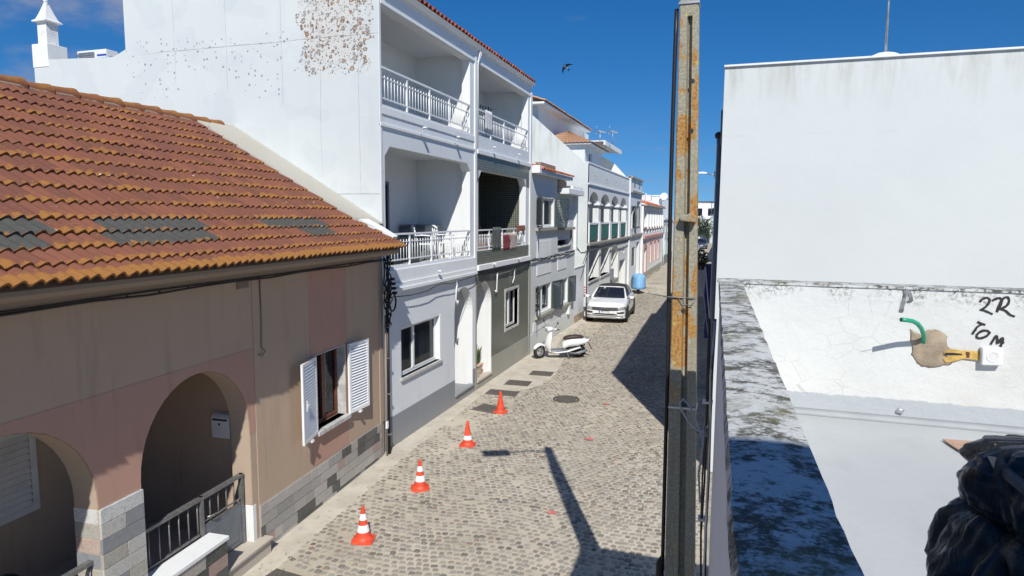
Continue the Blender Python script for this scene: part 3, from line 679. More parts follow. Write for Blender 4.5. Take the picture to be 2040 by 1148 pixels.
# ------------------------------------------------------------------ the ground
def build_ground():
    m = MB(); m.add([(-400, -60, 0), (400, -60, 0), (400, 1500, 0), (-400, 1500, 0)], [(0, 1, 2, 3)]); struct(m.build('ground', M['ground']))
    m = MB()                                                    # cement apron along the left houses
    ed = [(-5.42, 5.0), (-5.5, 7), (-5.62, 9), (-5.78, 11), (-5.9, 14), (-5.95, 15.7), (-5.3, 16.1), (-4.75, 16.9), (-4.7, 18.5), (-4.95, 20.2), (-5.6, 21.5), (-5.9, 24), (-5.95, 30)]
    for k in range(len(ed)-1):
        m.add([(-6.5, ed[k][1], 0.012), (ed[k][0], ed[k][1], 0.012), (ed[k+1][0], ed[k+1][1], 0.012), (-6.5, ed[k+1][1], 0.012)], [(0, 1, 2, 3)])
        m.add([(ed[k][0], ed[k][1], 0.012), (ed[k][0]+0.1, ed[k][1], -0.01), (ed[k+1][0]+0.1, ed[k+1][1], -0.01), (ed[k+1][0], ed[k+1][1], 0.012)], [(0, 1, 2, 3)])
    struct(m.build('pavement', M['apron']))
    def edge(y):
        for k in range(len(ed)-1):
            if ed[k][1] <= y <= ed[k+1][1]: t = (y-ed[k][1])/(ed[k+1][1]-ed[k][1]); return ed[k][0]*(1-t)+ed[k+1][0]*t
        return -6.1
    rnd = random.Random(3); vs = []; fs = []; cs = []
    P = 0.108; rows = int((40-5.5)/P)
    for r in range(rows):
        y0 = 5.5+r*P; n = int(6.4/P)
        for k in range(n):
            x = -6.15+(k+0.5*(r % 2))*P*1.02+rnd.uniform(-.017, .017); y = y0+0.07*sin(x*2.1+0.15*y0)+0.05*sin(x*0.9+y0*0.5)+rnd.uniform(-.014, .014)
            if x < edge(y)+0.03+0.12*noise.noise(Vector((0, y*1.3, 5))) or x > 0.1 or rnd.random() < 0.03: continue
            if x > -0.05 and (y < 4.6 or y > 11.9): continue
            cov = noise.noise(Vector((x*0.55, y*0.35, 1.7)))*0.006+noise.noise(Vector((x*2.5, y*2.5, 4)))*0.004
            cov += -0.007 if x < -4.9 else 0; cov -= 0.004 if x > -0.9 else 0
            h = 0.0105+cov*1.3+rnd.uniform(-.005, .005)
            if h < 0.0015: continue
            a = P*0.5*rnd.uniform(0.70, 1.0); b = P*0.5*rnd.uniform(0.66, 0.94); th = rnd.uniform(-.2, .2)+0.18*cos(x*2.1+0.15*y0); o = len(vs)
            ct, st = cos(th), sin(th); tx, ty = rnd.uniform(-.002, .002), rnd.uniform(-.002, .002)
            for s_, z in ((1.0, -0.004), (0.78, h)):
                for q in range(8):
                    w = 2*pi*(q+0.5)/8+(0.17 if q % 2 else -0.17)*-1; cx, cy = cos(w), sin(w)
                    sup = 1/(abs(cx)**6+abs(cy)**6)**(1/6)
                    rr = sup*(1+0.06*sin(q*2.3+k*1.7+r)); px, py = cx*rr*a*s_, cy*rr*b*s_
                    vs.append((x+px*ct-py*st, y+px*st+py*ct, z+(px/a*tx+py/b*ty if z > 0 else 0)))
            fs.append([o+8+q for q in range(8)])
            for q in range(8): fs.append([o+q, o+(q+1) % 8, o+8+(q+1) % 8, o+8+q])
            g = rnd.random(); t = rnd.gauss(0, 1)*0.03
            base = (0.27, 0.245, 0.205) if g < 0.62 else ((0.15, 0.138, 0.122) if g < 0.80 else ((0.36, 0.325, 0.27) if g < 0.96 else (0.24, 0.17, 0.13)))
            cs.append(tuple(max(0.04, c+t*0.8) for c in base))
    me = bpy.data.meshes.new('cobblestones'); me.from_pydata(vs, [], fs); me.materials.append(M['cobble'])
    a = me.color_attributes.new('Col', 'FLOAT_COLOR', 'CORNER'); buf = []
    for c in cs: buf += [c[0], c[1], c[2], 1]*(8+32)
    a.data.foreach_set('color', buf)
    o = bpy.data.objects.new('cobblestones', me); COL.objects.link(o); struct(o)
build_ground()

def fan_marks():
    for i, (x, y, r) in enumerate(((-2.56, 13.04, 0.12), (-2.42, 9.48, 0.10), (-2.68, 15.73, 0.10))):
        m = MB(); n = 14
        vs = [(x, y, 0.019)]+[(x+r*(0.6+0.5*random.random())*cos(2*pi*k/n), y+r*0.8*(0.6+0.5*random.random())*sin(2*pi*k/n), 0.019) for k in range(n)]
        m.add(vs, [(0, 1+k, 1+(k+1) % n) for k in range(n)])
        tag(m.build('paint_mark', M['red_spray']), ['faint red spray mark on the cobbles, middle one in distance', 'faint red spray mark on the cobbles beside the pole shadow, nearest to the viewer', 'faint red spray mark on the cobbles, farthest one near the big building shadow'][i], 'paint mark', 'red spray marks on the cobbled street')
fan_marks()

def covers():
    def sq(x, y, w, d, rz, lab):
        T = Matrix.Translation((x, y, 0)) @ Matrix.Rotation(rz, 4, 'Z'); m = MB()
        m.mbox(T, -w/2, w/2, -d/2, d/2, -0.01, 0.020); t = tag(m.build('utility_cover', M['iron'], loc=(x, y, 0), bevel=0.004), lab, 'utility cover', 'cast iron covers set in the paving')
        f = MB()
        for a, b, c, e in ((-w/2-.03, -w/2, -d/2-.03, d/2+.03), (w/2, w/2+.03, -d/2-.03, d/2+.03), (-w/2, w/2, -d/2-.03, -d/2), (-w/2, w/2, d/2, d/2+.03)): f.mbox(T, a, b, c, e, -0.01, 0.017)
        for k in range(5): f.mbox(T, -w/2+0.05, w/2-0.05, -d/2+d*(k+0.5)/5-.008, -d/2+d*(k+0.5)/5+.008, 0.018, 0.023)
        f.build('cover_frame', M['iron'], t)
    sq(-5.36, 16.95, 0.62, 0.5, 0.05, 'nearer of two square iron covers in the pale cement apron before the mosaic house')
    sq(-5.05, 18.25, 0.6, 0.5, 0.05, 'farther of two square iron covers in the pale cement apron before the mosaic house')
    sq(-5.45, 15.85, 0.75, 0.42, 0.02, 'low dark cover at the edge of the apron below the arched doors')
    sq(-5.28, 14.40, 0.62, 0.5, -0.2, 'dark iron cover partly behind the farthest traffic cone')
    sq(-5.05, 6.35, 0.75, 0.62, -0.1, 'big square iron cover at the bottom of the picture near the gate step')
    m = MB(); m.lathe([(0, 0.024), (0.24, 0.024), (0.25, 0.020), (0.25, 0.0)], -3.72, 15.82, 28); t = tag(m.build('manhole_cover', M['iron'], loc=(-3.72, 15.82, 0)), 'round cast iron manhole cover in the middle of the cobbles', 'manhole cover')
    f = MB(); f.lathe([(0.27, 0.0), (0.27, 0.020), (0.34, 0.020), (0.34, 0.0)], -3.72, 15.82, 28)
    for k in range(6): f.box(-3.72-.2, -3.72+.2, 15.82-.2+k*.07, 15.82-.19+k*.07, 0.023, 0.028)
    f.build('cover_frame', M['iron'], t)
covers()

# ------------------------------------------------------------------ beige house (local frame: x out to the street, y up the street)
BR = math.atan(0.067)
def build_beige():
    H = thing('tiled_house', 'low beige and terracotta house with orange lichened tile roof and two porch arches', 'house', (-6.14, 10.85, 0), BR)
    mp = lambda s, v, w: Vector((w, -s, v))
    def B(m, name, mats, par=None, **k): return m.build(name, mats, par or H, world=False, **k)
    S1 = 14.0
    # front wall: colour zones butted edge to edge
    m = MB(); win = rect(1.46, 2.42, 1.26, 2.46)
    m.panel(mp, [(0, 0), (3.86, 0), (3.86, 3.86), (0, 3.86)], [win], 0, -0.28, 0)
    arches = [arch(3.99, 5.80, 0.18, 1.80, 2.76, 20), arch(6.32, 8.13, 0.18, 1.80, 2.76, 20), arch(8.65, 10.4, 0.18, 1.80, 2.76, 20)]
    m.panel(mp, [(3.86, 0), (S1, 0), (S1, 3.86), (3.86, 3.86)], arches, -0.008, -0.30, 0)
    B(m, 'wall', [M['beige']])
    m = MB()
    for a, b in ((1.41, 1.455), (2.425, 2.52)): pbox(m, mp, a-(0.04 if a < 2 else 0), b, 1.26, 2.46, -0.02, 0.003)
    pbox(m, mp, 1.37, 2.52, 0.70, 1.19, -0.02, 0.003); pbox(m, mp, 1.37, 2.52, 2.463, 3.86, -0.02, 0.003)
    B(m, 'pink_panel', [M['pink']])
    # terracotta field around the arches
    m = MB(); n = 20
    for i, (a, b) in enumerate(((3.99, 5.80), (6.32, 8.13), (8.65, 10.4))):
        lo = 3.863 if i == 0 else (a-0.26); hi = b+0.26
        A = [((a+b)/2-(b-a)/2*cos(pi*k/n), 1.80+0.96*sin(pi*k/n)) for k in range(n+1)]
        o = [(lo, 1.72), (lo, 2.86), (hi, 2.86), (hi, 1.72), (b, 1.72)]+[(b, 1.80)]+list(reversed(A))[1:]+[(a, 1.72)]
        m.panel(mp, o, [], -0.005, -0.02)
    B(m, 'arch_surround', [M['pink']])
    m = MB(); pbox(m, mp, -0.0, 0.16, 0.68, 3.86, 0.0, 0.012); B(m, 'corner_strip', [M['beige_light']])
    # inner faces of the porch: reveal lining in light beige
    m = MB()
    for (a, b) in ((3.99, 5.80), (6.32, 8.13), (8.65, 10.4)):
        pts = [((a+b)/2-((b-a)/2-0.004)*cos(pi*k/24), 1.80+0.956*sin(pi*k/24)) for k in range(25)]
        pts = [(a+0.004, 0.75)]+pts+[(b-0.004, 1.75)]
        vs = [mp(u, v, w) for u, v in pts for w in (-0.012, -0.298)]
        m.add(vs, [(2*k, 2*k+1, 2*k+3, 2*k+2) for k in range(len(pts)-1)])
    B(m, 'arch_reveal', [M['beige_light']])
    # porch interior
    m = MB()
    pbox(m, mp, 3.56, 3.86, 0.02, 3.7, -0.30, -2.45)      # end wall towards the tall house
    pbox(m, mp, 3.86, S1, 0.02, 3.7, -2.05, -2.3)
    B(m, 'porch_wall', [M['beige']])
    m = MB(); pbox(m, mp, 3.86, S1, 3.55, 3.7, -0.30, -2.05); B(m, 'porch_ceiling', [M['beige']])
    m = MB(); pbox(m, mp, 3.86, S1, 0.05, 0.20, -0.30, -2.05); B(m, 'porch_floor', [M['step_stone']])
    m = MB(); pbox(m, mp, 3.92, 3.995, 0.19, 0.74, -0.004, -0.31); B(m, 'white_jamb', [M['white']], bevel=0.004)
    m = MB(); pbox(m, mp, 3.80, 4.72, 0.0, 0.20, -0.30, 0.12); pbox(m, mp, 3.78, 4.74, 0.195, 0.235, -0.30, 0.15); B(m, 'doorstep', [M['step_stone']], bevel=0.008)
    # stone block plinth and pillars
    greys = [(0.40, 0.37, 0.34), (0.33, 0.32, 0.30), (0.46, 0.43, 0.39), (0.055, 0.06, 0.055), (0.38, 0.27, 0.23), (0.28, 0.275, 0.26), (0.42, 0.395, 0.36), (0.09, 0.095, 0.09), (0.36, 0.34, 0.31), (0.05, 0.055, 0.05), (0.44, 0.41, 0.38)]
    rnd = random.Random(11)
    m = MB(); pbox(m, mp, 0.10, 3.86, 0.0, 0.69, 0.0, 0.008, 0, (0.40, 0.37, 0.32))
    for r in range(5):
        z1 = 0.68-r*0.155; z0 = max(0, z1-0.150); s = 0.105+0.0; a = rnd.uniform(0.1, 0.35)
        if z1 <= 0.02: break
        while s < 3.85:
            e = min(3.855, s+a-0.006)
            if e-s > 0.03: pbox(m, mp, s, e, z0, z1-0.005, 0.0, 0.018, 0, rnd.choice(greys))
            s += a; a = rnd.uniform(0.17, 0.50)
    B(m, 'plinth', [M['blocks']], bevel=0.002)
    for s0 in (5.80, 8.13):
        m = MB(); pbox(m, mp, s0, s0+0.52, 0.0, 1.735, -0.30, -0.004, 0, (0.5, 0.47, 0.42)); z = 1.73; r = 0
        pc = [(0.60, 0.60, 0.58), (0.40, 0.38, 0.33), (0.47, 0.36, 0.30), (0.24, 0.25, 0.27), (0.42, 0.40, 0.34), (0.50, 0.49, 0.46)]
        while z > 0.02:
            z0 = max(0, z-0.155); c = pc[r % 6]
            pbox(m, mp, s0-0.012, s0+0.528, z0, z-0.006, -0.308, -0.02, 0, c)
            if r % 2 == 0: pbox(m, mp, s0-0.008, s0+0.522, z0, z-0.006, -0.02, 0.014, 0, pc[(r+1) % 6] if r else c)
            else:
                pbox(m, mp, s0-0.008, s0+0.22, z0, z-0.006, -0.02, 0.014, 0, pc[(r+2) % 6]); pbox(m, mp, s0+0.228, s0+0.522, z0, z-0.006, -0.02, 0.014, 0, pc[(r+4) % 6])
            z -= 0.155; r += 1
        B(m, 'stone_pillar', [M['blocks']], bevel=0.003)
    # garden wall segments under the arches, white coping
    m = MB(); 
    for a, b in ((4.74, 5.79), (6.33, 8.12), (8.66, 10.4)):
        pbox(m, mp, a, b, 0.0, 0.655, -0.16, 0.16, 0, (0.5, 0.47, 0.42)); 
        for r in range(4):
            s = a+0.0; w = rnd.uniform(0.18, 0.4)
            while s < b-0.01:
                e = min(b, s+w-0.006)
                if e-s > 0.02: pbox(m, mp, s, e, 0.65-0.16*(r+1)+0.005, 0.65-0.16*r, 0.155, 0.172, 0, rnd.choice(greys+[(0.34, 0.20, 0.16)]*3))
                s += w; w = rnd.uniform(0.18, 0.45)
    B(m, 'low_wall', [M['blocks']])
    m = MB()
    for a, b in ((4.72, 5.79), (6.33, 8.12), (8.66, 10.4)): pbox(m, mp, a, b, 0.66, 0.71, -0.10, 0.19)
    B(m, 'wall_coping', [M['white']], bevel=0.006)
    # railing and gate
    def rail(u0, u1, w, z0, ztop, gate=False):
        m = MB(); pbox(m, mp, u0, u1, ztop-0.04, ztop, w-0.03, w+0.03); n = int((u1-u0)/0.155)
        for k in range(n+1): m.tube([mp(u0+0.02+(u1-u0-0.04)*k/n, z0, w), mp(u0+0.02+(u1-u0-0.04)*k/n, ztop-0.03, w)], 0.009, 6)
        pbox(m, mp, u0, u1, z0, z0+0.025, w-0.012, w+0.012); return m
    g = rail(4.03, 4.82, -0.13, 0.80, 1.20); pbox(g, mp, 4.03, 4.075, 0.24, 1.20, -0.155, -0.105); pbox(g, mp, 4.78, 4.83, 0.24, 1.20, -0.155, -0.105); pbox(g, mp, 4.075, 4.78, 0.86, 0.875, -0.14, -0.12)
    vs = [mp(4.08, 0.82, -0.125), mp(4.095, 0.82, -0.125), mp(4.39, 1.17, -0.125), mp(4.405, 1.17, -0.125)]
    g = B(g, 'gate', [M['rail_grey']]); m = MB(); pbox(m, mp, 4.075, 4.78, 0.26, 0.80, -0.14, -0.12); pbox(m, mp, 4.15, 4.70, 0.33, 0.73, -0.12, -0.112); m.build('gate_panel', M['metal_grey'], g, world=False, bevel=0.004)
    m = MB(); m.tube([mp(4.74, 0.92, -0.10), mp(4.70, 0.92, -0.07), mp(4.62, 0.92, -0.07)], 0.008, 6); m.build('handle', M['galv'], g, world=False)
    for a, b in ((4.85, 5.79), (6.33, 8.12), (8.66, 10.4)): B(rail(a, b, -0.13, 0.72, 1.20), 'railing', [M['rail_grey']])
    # windows and shutters
    w = window_local(H, mp, 1.46, 2.42, 1.26, 2.46, 0.14, 0.07, (1.94,), (), 'brown_wood', 0.09)
    m = MB()
    for a, b, c, d in ((1.46, 1.475, 1.26, 2.46), (2.405, 2.42, 1.26, 2.46), (1.475, 2.405, 2.445, 2.46)): pbox(m, mp, a, b, c, d, -0.15, 0.012)
    m.build('stone_surround', M['marble'], w, world=False)
    for (a, b, w0, w1) in ((0.84, 1.42, 0.10, 0.03), (2.44, 3.02, 0.03, 0.15)):
        m = shutter_mesh(mp, a, b, 1.245, 2.455, w0, w1, 0.048); sh = B(m, 'shutter', [M['metal_white']])
        m = MB()
        q = 2.93 if a > 2 else 0.92; mid = w1 if a > 2 else w0
        if a > 2: pbox(m, mp, q-0.05, q+0.01, 1.80, 1.84, mid+0.035, mid+0.05); pbox(m, mp, q-0.012, q+0.012, 1.74, 1.90, mid+0.035, mid+0.045)
        m.build('latch', M['white_plastic'], sh, world=False) if a > 2 else None
        m = MB(); pbox(m, mp, (a+b)/2-0.03, (a+b)/2+0.03, 1.20, 1.235, 0.0, (w0+w1)/2+0.06); m.build('wall_catch', M['white_plastic'], sh, world=False)
    # porch window with closed shutter
    m = shutter_mesh(mp, 5.30, 6.9, 1.05, 2.10, -2.04, -2.04, 0.08, fr=0.08); o = B(m, 'porch_shutter', [M['slats']])
    # fascia, soffit
    m = MB(); prof = [(0.0, 3.80), (0.035, 3.80), (0.05, 3.865), (0.50, 3.935), (0.54, 3.975), (0.54, 4.03), (0.0, 4.20)]
    for s in (-0.02, S1): pass
    m.loft([[Vector((w_, -s, z)) for w_, z in prof] for s in (0.40, S1)], smooth=False); B(m, 'eave_soffit', [M['fascia']])
    m = MB()
    for k in range(26):
        s = 0.4+k*0.42; m.tube([mp(s, 3.80, 0.02), mp(s+0.02, 3.775, 0.045), mp(s+0.04, 3.79, 0.05)], 0.008, 5)
    m.tube([mp(0.0+k*0.7, 3.775+0.012*sin(k*2.2), 0.045) for k in range(21)], 0.012, 6); m.tube([mp(k*0.7, 3.80+0.006*sin(k), 0.05) for k in range(21)], 0.010, 6)
    B(m, 'eave_cable', [M['black_cable']])
    m = MB(); pbox(m, mp, 3.93, 4.15, 3.67, 3.79, -0.0, 0.012)
    for k in range(5): pbox(m, mp, 3.94, 4.14, 3.68+k*0.022, 3.69+k*0.022, 0.012, 0.02)
    B(m, 'vent_grille', [M['fascia']])
    m = MB(); m.tube([mp(3.70, 3.77, 0.01), mp(3.69, 3.2, 0.012), mp(3.71, 2.85, 0.012), mp(3.66, 2.78, 0.03), mp(3.72, 2.72, 0.02), mp(3.78, 2.76, 0.02)], 0.008, 6); B(m, 'loose_wire', [M['fascia']])
    # roof
    nd = Vector((2.31, 0, 4.04)).normalized(); sdn = Vector((4.04, 0, -2.31)).normalized()
    EDG = [(0, 0.70), (0.72, 0.64), (0.80, 0.56), (0.85, 0.42), (0.95, 0.30), (1.0, 0.52)]
    edge = lambda t: interp(EDG, t)
    m = MB(); tile_grid(m, (-3.40, 0.0, 6.33), (0, -1, 0), sdn, nd, 104, 15, 0.13, 0.3103, 0.042, 0.030, 6, 0, 0, 0, sag=0.012, edge=edge, kick=0.03, dist=lambda v: 4.654*(v*0.0705 if v < 11 else 0.7755+(v-11)*0.0561))
    roof = B(m, 'roof', [M['tile']], normals=False)
    m = MB(); m.add([(-3.40, -0.1, 6.29), (0.58, -0.45, 4.02), (0.58, -14, 4.02), (-3.40, -14, 6.29)], [(0, 1, 2, 3)])
    m.add([(-3.45, 0, 6.33), (-7.2, 0, 4.1), (-7.2, -14, 4.1), (-3.45, -14, 6.33)], [(0, 1, 2, 3)]); B(m, 'roof_deck', [M['fascia']])
    m = MB(); rl = 0.40; k = 0; s = 0.02
    while s < 13.4:
        secs = []
        for q, rr in ((0, 0.128), (0.10, 0.124), (0.3, 0.112), (0.9, 0.098), (1.08, 0.096)):
            jz = 0.008*sin(k*3.3)
            ring = [Vector((-3.42+rr*1.15*cos(a_), -(s+rl*q), 6.335+jz+rr*0.95*sin(a_))) for a_ in [pi*t/10 for t in range(-1, 12)]]
            secs.append(ring)
        b0 = len(m.v); m.loft(secs, closed=False, caps=False)
        for i in range(len(m.v)-b0): m.uv[b0+i] = (k*2+0.5, (i % 13)/13.0+0.3)
        m.add([secs[0][0]]+secs[0], [tuple(range(1, 14))]); 
        s += rl; k += 1
    B(m, 'ridge_tiles', [M['tile_ridge']], normals=False)
    m = MB(); m.tube([mp(0.1+k*0.25, 6.305+0.012*sin(k*2), -3.315) for k in range(54)], 0.035, 6); B(m, 'ridge_mortar', [M['fascia']])
    # mortar flashing against the tall house (world wedge)
    Ti = WM[H].inverted()
    def L(w, s, z): return Vector((w, -s, z))
    def Wd(x, y, z): return Ti @ Vector((x, y, z))
    m = MB(); N = 20; a = []
    def roofpt(t, sx, up_): return Vector((-3.40+4.04*t, -sx, 6.33-2.31*t))+nd*up_
    for k in range(N+1):
        t = -0.01+0.835*k/N; p0 = roofpt(t, edge(t)+0.04, 0.062); wx = (WM[H] @ p0).x; pw = Wd(wx, 10.955, 0); p1 = Vector((pw.x, pw.y, p0.z-0.015)); wob = 0.012*noise.noise(Vector((t*9, 1, 1)))
        a.append([p0-nd*0.10, p0+Vector((0, wob, 0)), p1, p1-nd*0.2])
    m.loft(a, smooth=False); B(m, 'mortar_flashing', [M['mortar']])
    m = MB(); a = []
    for k in range(6):
        t = 0.80+0.135*k/5; e_ = edge(t); p0 = roofpt(t, e_+0.04, 0.075); p1 = roofpt(t, max(-0.02, e_-0.30+0.16*k/5), 0.085); a.append([p0-nd*0.12, p0, p1, p1-nd*0.25])
    m.loft(a, smooth=False); B(m, 'verge_end', [M['white']])
    # rest of the body, unseen sides
    m = MB(); m.box(-7.0, -2.31, -S1, -0.0, 0, 3.9); m.box(-2.31, -0.32, -3.5, -0.3, 0, 3.8); B(m, 'rear_body', [M['beige']])
    # mailbox and the clutter in the porch
    T = WM[H]; c = T @ Vector((-0.42, -3.86, 1.78)); mb = MB(); y0 = (T @ Vector((-0.42, -3.87, 0))).y
    x0, x1 = -0.62, -0.34
    prof = [(0, 1.62), (-0.10, 1.62), (-0.11, 1.86), (-0.10, 1.91), (-0.07, 1.94), (-0.0, 1.96)]
    mb.loft([[Vector((x, -3.865+q, z)) for q, z in prof] for x in (x0, x1)], smooth=False)
    b = mb.build('mailbox', M['white_plastic'], loc=tuple(c), world=True) if False else None
    q = thing('mailbox', 'pale metal mailbox with curved top on the porch end wall', 'mailbox', tuple(T @ Vector((-0.48, -3.88, 1.62))), BR)
    mb = MB(); off = Vector((-0.48, -3.88, 1.62)); mb.loft([[Vector((x, -3.865+d, z))-off for d, z in prof] for x in (x0, x1)], smooth=False); mb.build('box', M['slats'], q, world=False, bevel=0.006)
    mb = MB(); mb.mbox(Matrix.Translation(-off), x0+0.03, x1-0.03, -3.985, -3.974, 1.865, 1.885); mb.build('slot', M['dark'], q, world=False)
    mb = MB(); mb.mbox(Matrix.Translation(-off), x0+0.12, x0+0.14, -3.985, -3.974, 1.80, 1.83); mb.build('lock', M['dark'], q, world=False)
    p = T @ Vector((-1.3, -4.75, 0.20)); mb = MB(); mb.lathe([(0, 0), (0.13, 0), (0.16, 0.26), (0.17, 0.27), (0.15, 0.27), (0.12, 0.03), (0, 0.03)], 0, 0, 20)
    t = thing('bucket', 'blue plastic bucket in the dark porch behind the railing', 'bucket', tuple(p)); mb.build('tub', plain('blue_plastic', (0.03, 0.06, 0.22), 0.5), t, world=False)
    mb = MB(); mb.tube([(-0.16, 0, 0.25), (-0.12, 0, 0.36), (0, 0, 0.41), (0.12, 0, 0.36), (0.16, 0, 0.25)], 0.006, 6); mb.build('handle', M['galv'], t, world=False)
    p = T @ Vector((-1.5, -6.15, 0.20)); t = thing('helmet', 'dark round motorcycle helmet on a box in the near porch', 'helmet', tuple(p)); mb = MB(); mb.box(-0.2, 0.2, -0.18, 0.18, 0, 0.28); mb.build('crate', M['black_plastic'], t, world=False, bevel=0.01)
    mb = MB(); mb.blob((0, 0, 0.41), (0.13, 0.15, 0.13), 3); mb.build('shell', plain('navy_shell', (0.03, 0.035, 0.06), 0.2), t, world=False)
    mb = MB(); mb.box(0.05, 0.137, -0.09, 0.09, 0.38, 0.46); mb.build('visor', M['car_glass'], t, world=False, bevel=0.02)

def shutter_mesh(mp, u0, u1, v0, v1, w0, w1, pitch, th=0.035, fr=0.05):
    def mq(u, v, w): return mp(u, v, w+w0+(w1-w0)*(u-u0)/(u1-u0))
    m = MB()
    for a, b, c, d in ((u0, u0+fr, v0, v1), (u1-fr, u1, v0, v1), (u0+fr, u1-fr, v0, v0+fr), (u0+fr, u1-fr, v1-fr, v1)): pbox(m, mq, a, b, c, d, 0, th)
    n = int((v1-v0-2*fr)/pitch)
    for k in range(n):
        z = v0+fr+(k+0.5)*(v1-v0-2*fr)/n; h = pitch*0.62
        vs = [mq(u, z+dz, w) for u in (u0+fr, u1-fr) for dz, w in ((-h*0.75, th*0.95), (-h*0.6, th*1.0), (h*0.6, 0.006), (h*0.5, 0.0))]
        m.add(vs, [(0, 1, 5, 4), (1, 2, 6, 5), (2, 3, 7, 6), (3, 0, 4, 7), (0, 3, 2, 1), (4, 5, 6, 7)])
    return m
def window_local(parent, mp, u0, u1, v0, v1, depth, fw, mull, bars, mat, sill):
    m = MB()
    for a, b, c, d in ((u0, u0+fw, v0, v1), (u1-fw, u1, v0, v1), (u0+fw, u1-fw, v0, v0+fw), (u0+fw, u1-fw, v1-fw, v1)): pbox(m, mp, a, b, c, d, -depth, -depth-0.06)
    for q in mull: pbox(m, mp, q-fw*0.7, q+fw*0.7, v0+fw, v1-fw, -depth+0.012, -depth-0.06)
    for q in bars: pbox(m, mp, u0+fw, u1-fw, q-0.02, q+0.02, -depth+0.004, -depth-0.04)
    w = m.build('window', M[mat], parent, world=False, bevel=0.003)
    m = MB(); pbox(m, mp, u0+fw, u1-fw, v0+fw, v1-fw, -depth-0.03, -depth-0.036); m.build('pane', M['glass'], w, world=False)
    m = MB(); pbox(m, mp, u0-0.3, u1+0.3, v0-0.3, v1+0.3, -depth-0.7, -depth-0.72); m.build('interior', M['dark'], w, world=False)
    m = MB(); n = 20; vs = []
    for a, b in ((u0+0.08, u0+0.34),):
        for k in range(n+1): q = a+(b-a)*k/n; ww = -depth-0.12-0.02*sin(k*1.7); vs += [mp(q, v0+fw, ww), mp(q, v1, ww)]
    m.add(vs, [(2*k, 2*k+2, 2*k+3, 2*k+1) for k in range(n)], smooth=True); m.build('curtain', M['curtain'], w, world=False)
    m = MB(); pbox(m, mp, u0-0.03, u1+0.03, v0-0.07, v0, sill, -depth); m.build('sill', M['marble'], w, world=False, bevel=0.006)
    return w
build_beige()

